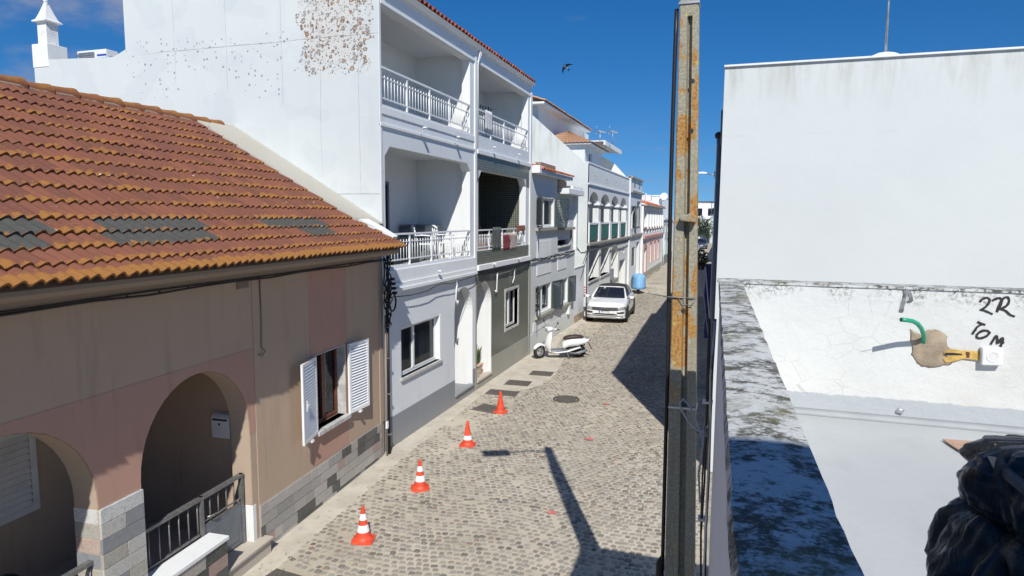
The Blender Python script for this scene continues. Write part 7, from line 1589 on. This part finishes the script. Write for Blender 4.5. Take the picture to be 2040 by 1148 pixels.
# ------------------------------------------------------------------ vehicles
def wheel(t, x, y, r, w, side, name='wheel'):
    m = MB(); prof = [(r-0.10, -w/2), (r-0.02, -w/2), (r, -w/2+0.03), (r, w/2-0.03), (r-0.02, w/2), (r-0.10, w/2)]
    vs = []; n = 24
    for rr, a in prof:
        for k in range(n): vs.append(Vector((x+a, y+rr*cos(2*pi*k/n), r+rr*sin(2*pi*k/n))))
    m.add(vs, [(i*n+k, i*n+(k+1) % n, (i+1)*n+(k+1) % n, (i+1)*n+k) for i in range(5) for k in range(n)], smooth=True); wo = m.build(name, M['rubber'], t, world=False)
    m = MB(); xo = x+side*(w/2-0.02); R_ = r-0.10
    for k in range(5):
        a = 2*pi*k/5+0.3; d = Vector((0, cos(a), sin(a))); e = Vector((0, -sin(a), cos(a))); c = Vector((xo, y, r))
        m.add([c+e*0.04, c-e*0.04, c+d*R_-e*0.06, c+d*R_+e*0.06], [(0, 1, 2, 3)])
    vs = [Vector((xo-side*0.03*q, y+rr*cos(2*pi*k/n), r+rr*sin(2*pi*k/n))) for rr, q in ((R_+0.01, 0), (R_-0.02, 0.3)) for k in range(n)]
    m.add(vs, [(k, (k+1) % n, n+(k+1) % n, n+k) for k in range(n)]); m.build('rim', M['galv'], wo, world=False)
    m = MB(); m.add([Vector((xo-side*0.05, y+R_*cos(2*pi*k/n), r+R_*sin(2*pi*k/n))) for k in range(n)], [tuple(range(n))]); m.build('hub_plate', M['dark'], wo, world=False)
    return wo

def build_car(loc, rz, label, paint, roofmat, L_=4.25, Wd=1.80, Ht=1.53, detail=True, name='parked_car', group=None):
    """front of the car looks along -y; suv with a canvas roof"""
    t = thing(name, label, 'car', loc, rz, group); hw = Wd/2
    hood = [(0.0, 0.66), (0.10, 0.80), (0.25, 0.885), (0.6, 0.945), (1.05, 1.01), (1.3, 1.05), (3.4, 1.10), (3.9, 1.06), (L_, 0.92)]
    wid = [(0.0, 0.58), (0.05, 0.62), (0.10, 0.70), (0.2, 0.80), (0.35, 0.865), (0.6, 0.89), (0.8, 0.90), (3.4, 0.90), (3.9, 0.86), (L_, 0.72)]
    bot = [(0, 0.24), (0.3, 0.20), (3.9, 0.22), (L_, 0.35)]
    m = MB(); secs = []
    ys = [0.05, 0.08, 0.14, 0.2, 0.28, 0.4, 0.6, 0.8, 1.05, 1.3, 2.0, 2.8, 3.4, 3.7, 3.95, 4.12, L_]
    for y in ys:
        w = interp(wid, y)*hw/0.90; zt = interp(hood, y); zb = interp(bot, y); half = []
        for fx, z in ((0.0, zb), (0.75, zb), (0.93, zb+0.05), (0.985, zb+0.18), (1.0, 0.55), (0.995, 0.68), (0.965, max(0.70, zt-0.14)), (0.90, zt-0.055), (0.80, zt-0.02), (0.55, zt+0.005), (0.25, zt+0.014), (0.0, zt+0.016)):
            half.append((fx*w, max(zb, min(z, zt+0.02))))
        ring = [Vector((x, y, z)) for x, z in half]+[Vector((-x, y, z)) for x, z in reversed(half[1:-1])]; secs.append(ring)
    m.loft(secs); body = m.build('body', M[paint], t, world=False)
    # glasshouse
    def gh(name_, rows, mat, off=0.0):
        m = MB(); secs = []
        for (y, z, wb) in rows: secs.append((y, z, wb))
        return secs
    wsb, wst = (1.02, 1.03, 0.74), (1.78, 1.44, 0.575)       # windscreen base and top (y, z, half width)
    sx = hw/0.9
    m = MB(); n = 8
    def wpt(u, v, o=0.0): # u -1..1, v 0..1
        y = lerp(wsb[0], wst[0], v)+0.16*u*u*(1-0.4*v); z = lerp(wsb[1], wst[1], v)-0.02*u*u+0.05*v*(1-v)*1.5; w = lerp(wsb[2], wst[2], v)*sx; return Vector((u*w, y-o*0.5, z+o))
    vs = [wpt(-1+2*i/n, j/4) for j in range(5) for i in range(n+1)]; m.add(vs, [(j*(n+1)+i, j*(n+1)+i+1, (j+1)*(n+1)+i+1, (j+1)*(n+1)+i) for j in range(4) for i in range(n)], smooth=True); m.build('windscreen', M['car_glass'], t, world=False)
    m = MB()
    for s in (-1, 1): m.tube([wpt(s*1.03, v, 0.008) for v in (-0.05, 0.25, 0.5, 0.75, 1.0)], [0.05, 0.042, 0.036, 0.032, 0.03], 8)
    m.tube([wpt(u/6, 1.0, 0.012) for u in range(-6, 7)], 0.024, 8); m.build('screen_frame', M[paint], t, world=False)
    if detail:
        m = MB(); m.add([wpt(u, v, 0.006) for u, v in ((-0.52, 0.84), (-0.36, 0.84), (-0.36, 0.91), (-0.52, 0.91))], [(0, 1, 2, 3)]); m.build('sticker', M['white_plastic'], t, world=False)
    roof = [(1.80, 1.455, 0.575), (2.1, 1.52, 0.60), (2.6, 1.53, 0.61), (3.1, 1.50, 0.60), (3.5, 1.40, 0.585), (3.85, 1.22, 0.60), (4.02, 1.08, 0.64)]
    m = MB(); secs = []
    for (y, z, w) in roof: secs.append([Vector((sx*w*q, y, z-0.06*abs(q)**3)) for q in (-1.0, -0.85, -0.5, 0, 0.5, 0.85, 1.0)]+[Vector((sx*w*q, y, z-0.10)) for q in (0.9, -0.9)])
    m.loft(secs); m.build('roof', M[roofmat], t, world=False)
    for s in (-1, 1):
        m = MB(); top = [(1.80, 1.40), (2.3, 1.46), (3.1, 1.44), (3.6, 1.30)]; b_ = [(1.12, 1.03), (2.3, 1.07), (3.1, 1.09), (3.8, 1.09)]
        vs = [Vector((s*sx*0.60, y, z)) for y, z in top]+[Vector((s*sx*0.775, y, z)) for y, z in b_]
        m.add(vs, [(k, k+1, 4+k+1, 4+k) for k in range(3)], smooth=True); m.build('side_window', M['car_glass'], t, world=False)
        m = MB(); m.tube([Vector((s*sx*0.70, 2.38, 1.10)), Vector((s*sx*0.615, 2.42, 1.44))], 0.03, 6); m.build('door_pillar', M['black_plastic'], t, world=False)
        m = MB(); xx = s*(hw+0.02); m.loft([[Vector((xx+s*dx, 1.32+dy, 1.05+dz)) for dy, dz in ((-q, -q*0.7), (q*0.6, -q*0.7), (q*0.6, q*0.7), (-q, q*0.7))] for dx, q in ((-0.02, 0.04), (0.03, 0.085), (0.14, 0.085), (0.19, 0.05))]); mr = m.build('mirror', M[paint], t, world=False, bevel=0.01)
        m = MB(); m.tube([Vector((s*(hw-0.1), 1.34, 1.0)), Vector((xx+s*0.04, 1.32, 1.01))], 0.025, 6); m.build('mirror_foot', M['black_plastic'], mr, world=False)
        for y in (0.78, 3.42):
            wheel(t, s*(hw-0.13), y, 0.345, 0.22, s)
            m = MB(); n = 18; vs = []
            for rr, xo in ((0.455, 0.004), (0.455, 0.012), (0.36, 0.012)):
                for k in range(n+1): a = pi*k/n*1.08-0.12; vs.append(Vector((s*(hw+xo), y+rr*cos(a), 0.335+rr*sin(a))))
            m.add(vs, [(i*(n+1)+k, i*(n+1)+k+1, (i+1)*(n+1)+k+1, (i+1)*(n+1)+k) for i in range(2) for k in range(n)]); m.build('wheel_arch', M['black_plastic'], t, world=False)
            m = MB(); m.add([Vector((s*(hw+0.003), y+0.375*cos(2*pi*k/24), 0.335+0.375*sin(2*pi*k/24))) for k in range(24)], [tuple(range(24))]); m.build('wheel_well', M['dark'], t, world=False)
        m = MB(); m.box(s*(hw-0.02), s*(hw+0.006), 1.15, 3.05, 0.24, 0.36); m.build('sill_trim', M['black_plastic'], t, world=False)
    # front fascia patches that follow the nose
    def yf(x, z):
        a = abs(x)*0.9/hw; yw = interp([(0, 0.035), (0.3, 0.038), (0.55, 0.055), (0.62, 0.07), (0.70, 0.11), (0.80, 0.20), (0.86, 0.335), (0.89, 0.55)], a); yh = interp([(0.2, 0.08), (0.35, 0.03), (0.64, 0.03), (0.70, 0.05), (0.80, 0.11), (0.885, 0.26)], z)
        return max(yw, yh)-0.022+0.5*min(yw, yh)*0.3
    def patch(nm, zlo, zhi, x0, x1, mat, off, par=None, nx=20, nz=5):
        m = MB(); vs = []
        for j in range(nz+1):
            for i in range(nx+1):
                x = lerp(x0, x1, i/nx); z = lerp(zlo(x), zhi(x), j/nz); vs.append(Vector((x, yf(x, z)-off, z)))
        m.add(vs, [(j*(nx+1)+i, j*(nx+1)+i+1, (j+1)*(nx+1)+i+1, (j+1)*(nx+1)+i) for j in range(nz) for i in range(nx)], smooth=True)
        o = m.build(nm, M[mat], par or t, world=False); sm = o.modifiers.new('thickness', 'SOLIDIFY'); sm.thickness = 0.004; sm.offset = 0; return o
    k = hw/0.9
    patch('front_bumper', lambda x: 0.235, lambda x: 0.80-0.10*(abs(x)/hw)**4, -0.885*k, 0.885*k, paint, 0.0, nx=40, nz=16)
    g = patch('grille', lambda x: 0.560+0.03*abs(x)/0.6, lambda x: 0.715+0.015*abs(x)/0.6, -0.60*k, 0.60*k, 'black_plastic', 0.008)
    for z in (0.61, 0.65, 0.69): patch('grille_bar', lambda x, z=z: z, lambda x, z=z: z+0.007, -0.58*k, 0.58*k, 'galv', 0.014, g, nz=1)
    for s in (-1, 1):
        patch('headlight', lambda x: 0.600+0.06*(abs(x)-0.5), lambda x: 0.735+0.08*(abs(x)-0.5), s*0.56*k, s*0.86*k, 'headlamp', 0.014, nx=8)
        fl = patch('fog_light_ring', lambda x: 0.445, lambda x: 0.545, s*0.52*k, s*0.82*k, 'galv', 0.007, nx=8); patch('fog_light', lambda x: 0.465, lambda x: 0.525, s*0.55*k, s*0.80*k, 'black_plastic', 0.012, fl, nx=8)
    patch('lower_intake', lambda x: 0.395, lambda x: 0.455-0.04*max(0, (abs(x)-0.40))/0.15, -0.54*k, 0.54*k, 'black_plastic', 0.007)
    patch('lower_trim', lambda x: 0.335, lambda x: 0.372, -0.84*k, 0.84*k, 'black_plastic', 0.006, nx=30, nz=1)
    patch('skid_plate', lambda x: 0.262, lambda x: 0.30, -0.80*k, 0.80*k, 'galv', 0.006, nx=30, nz=1)
    m = MB(); m.box(-0.26, 0.26, 0.012, 0.024, 0.47, 0.58); pl = m.build('number_plate', M['plate_white'], t, world=False)
    m = MB(); m.box(-0.26, -0.215, 0.008, 0.012, 0.47, 0.58); m.build('plate_strip', M['plate_blue'], pl, world=False)
    if detail:
        text_obj('plate_characters', 'BH 77 PZ', 0.10, 'ink', pl, (0.02, 0.009, 0.525), (R(90), 0, 0), 0.001, xs=0.92)
    # round emblem on the grille with two nested chevron letters
    m = MB(); n = 24; c = Vector((0, 0.022, 0.645))
    for r0, r1 in ((0.062, 0.052),): m.add([c+Vector((rr*cos(2*pi*q/n), 0, rr*sin(2*pi*q/n))) for rr in (r0, r1) for q in range(n)], [(q, (q+1) % n, n+(q+1) % n, n+q) for q in range(n)])
    def seg(a, b, w=0.005): a = c+Vector((a[0], -0.001, a[1])); b = c+Vector((b[0], -0.001, b[1])); d = (b-a).normalized(); nn = Vector((-d.z, 0, d.x))*w; m.add([a-nn, b-nn, b+nn, a+nn], [(0, 1, 2, 3)])
    if detail:
        for a, b in (((-0.022, 0.048), (0, 0.008)), ((0.022, 0.048), (0, 0.008)), ((-0.043, 0.030), (-0.02, -0.044)), ((-0.02, -0.044), (0, -0.004)), ((0, -0.004), (0.02, -0.044)), ((0.02, -0.044), (0.043, 0.030))): seg(a, b)
    m.build('emblem', M['chrome'], t, world=False, normals=False)
    m = MB(); m.box(-0.75, 0.75, L_-0.06, L_+0.01, 0.30, 0.60); m.build('rear_bumper', M['black_plastic'], t, world=False, bevel=0.02)
    for s in (-1, 1): m = MB(); m.box(s*0.55, s*0.78, L_-0.10, L_-0.02, 0.80, 0.95); m.build('tail_light', M['red_paint'], t, world=False, bevel=0.02)
    m = MB(); m.box(-0.6, 0.6, 1.7, 3.4, 0.35, 0.95); m.box(-0.5, -0.15, 1.9, 2.0, 0.95, 1.3); m.box(0.15, 0.5, 1.9, 2.0, 0.95, 1.3); m.build('seats', M['dark'], t, world=False)
    return t
build_car((-4.94, 28.05, 0), R(1.5), 'white compact car with black canvas roof parked facing the viewer beside the shutter house', 'car_white', 'soft_top')
build_car((-4.15, 86.5, 0), R(2), 'silver car parked far down the street, nearer of the two seen right of the pole', 'car_silver', 'car_silver', detail=False, name='far_car', group='cars parked far down the street')
build_car((-3.65, 103, 0), R(2), 'dark blue car parked far down the street behind the silver one', 'car_blue', 'car_blue', detail=False, name='far_car', group='cars parked far down the street')

def ell(c, a, b, n=14, tilt=0.0, ax='x', pw=2.3):
    """super-elliptic ring around c in the plane normal to x; tilt leans it"""
    out = []
    for k in range(n):
        w = 2*pi*k/n; cx, cz = cos(w), sin(w); s = 1/(abs(cx)**pw+abs(cz)**pw)**(1/pw); y, z = cx*s*a, cz*s*b; out.append(Vector((c[0]+z*sin(tilt), c[1]+y, c[2]+z*cos(tilt))))
    return out
def moto_wheel(t, x, r, w, steer=0.0):
    T = Matrix.Translation((x, 0, r)) @ Matrix.Rotation(steer, 4, 'Z'); m = MB(); n = 28; q = 10; vs = []
    rt_ = w/2
    for k in range(n):
        a = 2*pi*k/n
        for j in range(q): b = 2*pi*j/q; rr = r-rt_+rt_*cos(b); vs.append(T @ Vector((rr*cos(a), rt_*sin(b)*0.95, rr*sin(a))))
    m.add(vs, [(k*q+j, k*q+(j+1) % q, ((k+1) % n)*q+(j+1) % q, ((k+1) % n)*q+j) for k in range(n) for j in range(q)], smooth=True); wo = m.build('wheel', M['rubber'], t, world=False)
    m = MB(); R_ = r-w+0.01; vs = [T @ Vector((rr*cos(2*pi*k/n), yy, rr*sin(2*pi*k/n))) for rr, yy in ((R_, 0.035), (R_-0.03, 0.035), (R_-0.03, -0.035), (R_, -0.035)) for k in range(n)]
    m.add(vs, [(i*n+k, i*n+(k+1) % n, ((i+1) % 4)*n+(k+1) % n, ((i+1) % 4)*n+k) for i in range(4) for k in range(n)])
    for k in range(5): a = 2*pi*k/5; m.tube([T @ Vector((0, 0, 0)), T @ Vector((R_*cos(a), 0, R_*sin(a)))], 0.02, 6)
    m.build('rim', M['galv'], wo, world=False); return wo
def build_scooter():
    t = thing('scooter', 'white step-through scooter with dark brown seat parked across the cobbles', 'scooter', (-4.50, 20.82, 0), R(-153.5))
    moto_wheel(t, 0.0, 0.235, 0.12); moto_wheel(t, 1.32, 0.235, 0.11, R(28))
    # rear body: long teardrop
    m = MB(); m.loft([ell(c, a, b, 18, tl) for c, a, b, tl in (((-0.36, 0, 0.60), 0.03, 0.04, 0), ((-0.30, 0, 0.59), 0.10, 0.075, 0), ((-0.15, 0, 0.56), 0.165, 0.11, 0), ((0.05, 0, 0.54), 0.19, 0.135, 0), ((0.25, 0, 0.53), 0.18, 0.13, 0.1), ((0.40, 0, 0.50), 0.155, 0.13, 0.2), ((0.50, 0, 0.44), 0.13, 0.12, 0.4), ((0.55, 0, 0.36), 0.12, 0.07, 0.6))]); m.build('rear_body', M['car_white'], t, world=False)
    m = MB(); m.loft([ell(c, a, b, 16) for c, a, b in (((-0.14, 0, 0.70), 0.08, 0.03), ((-0.08, 0, 0.71), 0.135, 0.05), ((0.10, 0, 0.72), 0.15, 0.062), ((0.30, 0, 0.71), 0.145, 0.060), ((0.46, 0, 0.68), 0.115, 0.058), ((0.53, 0, 0.655), 0.06, 0.03))]); m.build('seat', M['seat_brown'], t, world=False)
    m = MB(); m.loft([ell(c, a, b, 14, 0, pw=4) for c, a, b in (((0.42, 0, 0.275), 0.14, 0.05), ((0.70, 0, 0.275), 0.16, 0.035), ((0.95, 0, 0.275), 0.16, 0.035), ((1.02, 0, 0.30), 0.12, 0.03))]); m.build('footboard', M['metal_grey'], t, world=False)
    m = MB(); m.loft([ell(c, a, b, 14, 0, pw=3) for c, a, b in (((-0.02, 0.0, 0.37), 0.17, 0.035), ((0.4, 0, 0.245), 0.17, 0.035), ((0.75, 0, 0.215), 0.165, 0.04), ((1.0, 0, 0.27), 0.15, 0.055), ((1.06, 0, 0.34), 0.13, 0.05))]); m.build('lower_fairing', M['car_white'], t, world=False)
    # leg shield, front apron and fender
    m = MB(); secs = []
    for z, x, a, th in ((0.25, 1.02, 0.14, 0.05), (0.36, 1.08, 0.20, 0.05), (0.50, 1.10, 0.225, 0.055), (0.64, 1.07, 0.215, 0.06), (0.76, 1.02, 0.17, 0.06), (0.86, 0.98, 0.10, 0.06), (0.93, 0.955, 0.06, 0.05)):
        ring = []
        for k in range(16): w = 2*pi*k/16; ring.append(Vector((x+th*sin(w)-0.10*(cos(w)**2)*(a/0.22), a*cos(w), z)))
        secs.append(ring)
    m.loft(secs); m.build('leg_shield', M['car_white'], t, world=False)
    m = MB(); secs = []
    T = Matrix.Translation((1.32, 0, 0.235)) @ Matrix.Rotation(R(28), 4, 'Z')
    for k in range(9):
        a = R(25+k*16); rr = 0.265; w = 0.085*sin(pi*(k+1.2)/10.5)+0.02; c = Vector((rr*cos(a), 0, rr*sin(a))); d = Vector((cos(a), 0, sin(a)))
        secs.append([T @ (c+Vector((0, y, 0))+d*h) for y, h in ((-w, -0.05), (-w*0.9, 0.0), (0, 0.03), (w*0.9, 0.0), (w, -0.05), (w*0.8, -0.05), (0, 0.01), (-w*0.8, -0.05))])
    m.loft(secs); m.build('front_fender', M['car_white'], t, world=False)
    m = MB()
    for s in (-0.07, 0.07): m.tube([T @ Vector((0, s, 0)), T @ Vector((-0.10, s*0.8, 0.25)), Vector((1.08, s*0.5, 0.62))], 0.018, 8)
    m.tube([(1.08, 0, 0.55), (0.955, 0, 0.93)], 0.025, 8); m.build('fork', M['metal_grey'], t, world=False)
    # steering head, headlamp, bar and mirrors (turned with the wheel)
    H = Matrix.Translation((0.96, 0, 0.97)) @ Matrix.Rotation(R(28), 4, 'Z'); m = MB()
    m.loft([[H @ p for p in ell(c, a, b, 14)] for c, a, b in (((-0.12, 0, 0.00), 0.06, 0.03), ((-0.04, 0, 0.02), 0.15, 0.06), ((0.05, 0, 0.02), 0.14, 0.075), ((0.12, 0, 0.00), 0.09, 0.07), ((0.15, 0, -0.01), 0.07, 0.06))]); m.tube([H @ Vector((-0.02, -0.30, 0.03)), H @ Vector((0, -0.15, 0.02))], [0.03, 0.05], 8); m.tube([H @ Vector((-0.02, 0.30, 0.03)), H @ Vector((0, 0.15, 0.02))], [0.03, 0.05], 8)
    hc = m.build('handlebar_cover', M['car_white'], t, world=False)
    m = MB(); m.loft([[H @ p for p in ell(c, a, b, 14)] for c, a, b in (((0.14, 0, -0.01), 0.07, 0.06), ((0.175, 0, -0.01), 0.06, 0.05), ((0.19, 0, -0.01), 0.02, 0.02))]); m.build('headlight', M['headlamp'], hc, world=False)
    for s in (-1, 1):
        m = MB(); m.tube([H @ Vector((-0.02, s*0.28, 0.03)), H @ Vector((-0.05, s*0.40, 0.03))], 0.018, 8); m.build('grip', M['black_plastic'], hc, world=False)
        m = MB(); m.tube([H @ Vector((0.0, s*0.22, 0.05)), H @ Vector((0.0, s*0.30, 0.17)), H @ Vector((-0.01, s*0.33, 0.22))], 0.007, 6); mi = m.build('mirror_arm', M['black_plastic'], hc, world=False)
        m = MB(); m.tube([H @ Vector((0.05, s*0.28, 0.02)), H @ Vector((0.03, s*0.40, 0.03))], 0.008, 6); m.build('brake_lever', M['black_plastic'], hc, world=False)
        m = MB(); c = H @ Vector((-0.01, s*0.36, 0.25)); m.blob(tuple(c), (0.025, 0.055, 0.04), 2); m.build('mirror', M['black_plastic'], hc, world=False)
    m = MB(); m.loft([ell(c, a, b, 12, 0, pw=4) for c, a, b in (((-0.12, -0.02, 0.26), 0.05, 0.05), ((0.0, -0.04, 0.26), 0.10, 0.09), ((0.22, -0.02, 0.27), 0.12, 0.10), ((0.42, 0, 0.28), 0.09, 0.07))]); m.build('engine', M['black_plastic'], t, world=False)
    m = MB(); m.tube([(0.38, 0.10, 0.20), (0.15, 0.15, 0.18), (-0.02, 0.17, 0.22), (-0.24, 0.17, 0.29)], [0.02, 0.035, 0.05, 0.045], 10); m.build('exhaust', M['metal_grey'], t, world=False)
    m = MB(); m.tube([(-0.05, 0.14, 0.26), (-0.16, 0.13, 0.48)], 0.022, 8); m.build('shock_absorber', M['black_plastic'], t, world=False)
    m = MB(); m.add([(-0.33, -0.09, 0.50), (-0.33, 0.09, 0.50), (-0.44, 0.08, 0.30), (-0.44, -0.08, 0.30)], [(0, 1, 2, 3)]); o = m.build('rear_mudguard', M['black_plastic'], t, world=False); o.modifiers.new('th', 'SOLIDIFY').thickness = 0.01
    m = MB(); m.blob((-0.375, 0, 0.60), (0.02, 0.06, 0.035), 2); m.build('tail_light', M['red_paint'], t, world=False)
    m = MB()
    for s in (-0.11, 0.11): m.tube([(0.42, s, 0.20), (0.34, s*1.5, 0.01)], 0.014, 6)
    m.tube([(0.34, -0.165, 0.012), (0.34, 0.165, 0.012)], 0.014, 6); m.build('centre_stand', M['metal_grey'], t, world=False)
    m = MB(); m.tube([(-0.20, -0.10, 0.67), (-0.30, -0.09, 0.68), (-0.33, 0, 0.68), (-0.30, 0.09, 0.68), (-0.20, 0.10, 0.67)], 0.012, 6); m.build('grab_rail', M['metal_grey'], t, world=False)
build_scooter()
def covered_scooter():
    t = thing('covered_scooter', 'scooter under a light blue cover with only its front wheel showing', 'scooter', (-5.1, 40.6, 0), R(-80))
    moto_wheel(t, 0.62, 0.25, 0.12); moto_wheel(t, -0.65, 0.25, 0.13)
    m = MB(); m.loft([[Vector((x+0.02*sin(7*a+z*9), w*cos(a)*(1+0.05*sin(5*a+z*6)+0.05*sin(13*a+z*2)), 0)) + Vector((l*sin(a), 0, z)) for a in [2*pi*k/40 for k in range(40)]] for x, l, w, z in ((0.02, 0.88, 0.45, 0.30), (0.02, 0.85, 0.44, 0.45), (0.03, 0.80, 0.43, 0.75), (0.08, 0.72, 0.42, 0.95), (0.16, 0.60, 0.39, 1.07), (0.30, 0.34, 0.32, 1.15), (0.36, 0.18, 0.20, 1.21), (0.38, 0.02, 0.02, 1.24))]); m.build('cover', M['blue_cover'], t, world=False)
    m = MB(); m.loft([ell(c, a, b, 12) for c, a, b in (((0.85, 0, 0.50), 0.05, 0.02), ((0.72, 0, 0.53), 0.09, 0.04), ((0.5, 0, 0.52), 0.09, 0.03))]); m.tube([(0.62, -.08, .25), (0.5, -.06, .6)], 0.02, 6); m.tube([(0.62, .08, .25), (0.5, .06, .6)], 0.02, 6); m.build('front_fork', M['black_plastic'], t, world=False)
covered_scooter()

def bird():
    t = thing('swallow', 'small dark swallow with pale belly gliding in the blue sky', 'bird', (-3.40, 14, 7.78), 0); S = 0.9
    C = Vector((-3.42, 14.0, 7.80)); f = Vector((-0.45, -0.55, 0.45)).normalized(); r_ = Vector((0.60, -0.15, 0.55)).normalized(); r_ = (r_-f*r_.dot(f)).normalized(); u = r_.cross(f)
    def P(a, b, c): return C+(f*a+r_*b+u*c)*S
    m = MB(); secs = []
    for a, q in ((0.085, 0.004), (0.07, 0.012), (0.05, 0.016), (0.02, 0.020), (-0.02, 0.018), (-0.06, 0.010), (-0.08, 0.005)): secs.append([P(a, q*cos(w), q*sin(w)) for w in [2*pi*k/10 for k in range(10)]])
    m.loft(secs)
    for k, fc in enumerate(m.f):
        c = sum((m.v[i] for i in fc), Vector())/len(fc)-C
        m.m[k] = 1 if c.dot(Vector((0.3, -0.6, -0.74))) > 0.004 else 0
    m.build('body', [M['bird_dark'], M['bird_white']], t)
    for s in (-1, 1):
        m = MB(); e = [(0.05, 0.012), (0.055, 0.06), (0.02, 0.11), (-0.075, 0.17), (-0.02, 0.09), (-0.012, 0.05), (-0.015, 0.012)]
        m.add([P(a, s*b, 0.02+b*0.15) for a, b in e], [(0, 1, 5, 6), (1, 2, 4, 5), (2, 3, 4)]); o = m.build('wing', M['bird_dark'], t); o.modifiers.new('th', 'SOLIDIFY').thickness = 0.003
    m = MB(); m.add([P(-0.06, -0.006, 0), P(-0.06, 0.006, 0), P(-0.15, 0.035, 0), P(-0.10, 0.0, 0), P(-0.15, -0.035, 0)], [(0, 1, 2, 3), (0, 3, 4)]); o = m.build('tail', M['bird_dark'], t); o.modifiers.new('th', 'SOLIDIFY').thickness = 0.003
bird()

# ------------------------------------------------------------------ weeds in the joints
def weeds():
    m = MB(); rnd = random.Random(21)
    def tuft(x, y, n, h):
        for _ in range(n):
            a = rnd.uniform(0, 6.28); p = Vector((x+rnd.uniform(-.03, .03), y+rnd.uniform(-.03, .03), 0.008)); d = Vector((cos(a), sin(a), 0)); hh = h*rnd.uniform(0.5, 1.2); w = Vector((-d.y, d.x, 0))*0.004
            m.add([p-w, p+w, p+d*hh*0.8+Vector((0, 0, hh))], [(0, 1, 2)])
    for _ in range(70):
        t = rnd.random(); y = lerp(6.2, 11.5, t); x = -5.35-0.05*(y-6)+rnd.gauss(0, 0.22); tuft(x, y, 7, 0.022)
    for _ in range(90): tuft(rnd.gauss(-4.9, 0.45), rnd.uniform(11.5, 16), 5, 0.02)
    for _ in range(260): tuft(-5.2+rnd.gauss(0, 0.55), rnd.gauss(25.2, 1.6), 6, 0.03)
    for _ in range(420): tuft(-4.6+rnd.gauss(0, 0.5), rnd.uniform(33, 44), 6, 0.05)
    for _ in range(160): tuft(-5.75+rnd.gauss(0, 0.08), rnd.uniform(44, 62), 7, 0.09)
    o = m.build('weeds', M['weed'], normals=False); o['kind'] = 'stuff'; tag(o, 'sparse green weeds and moss growing in the joints of the cobbles', 'weeds')
M['weed'] = leaf_mat('weed_green', (0.07, 0.09, 0.03), (0.17, 0.18, 0.07))
weeds()
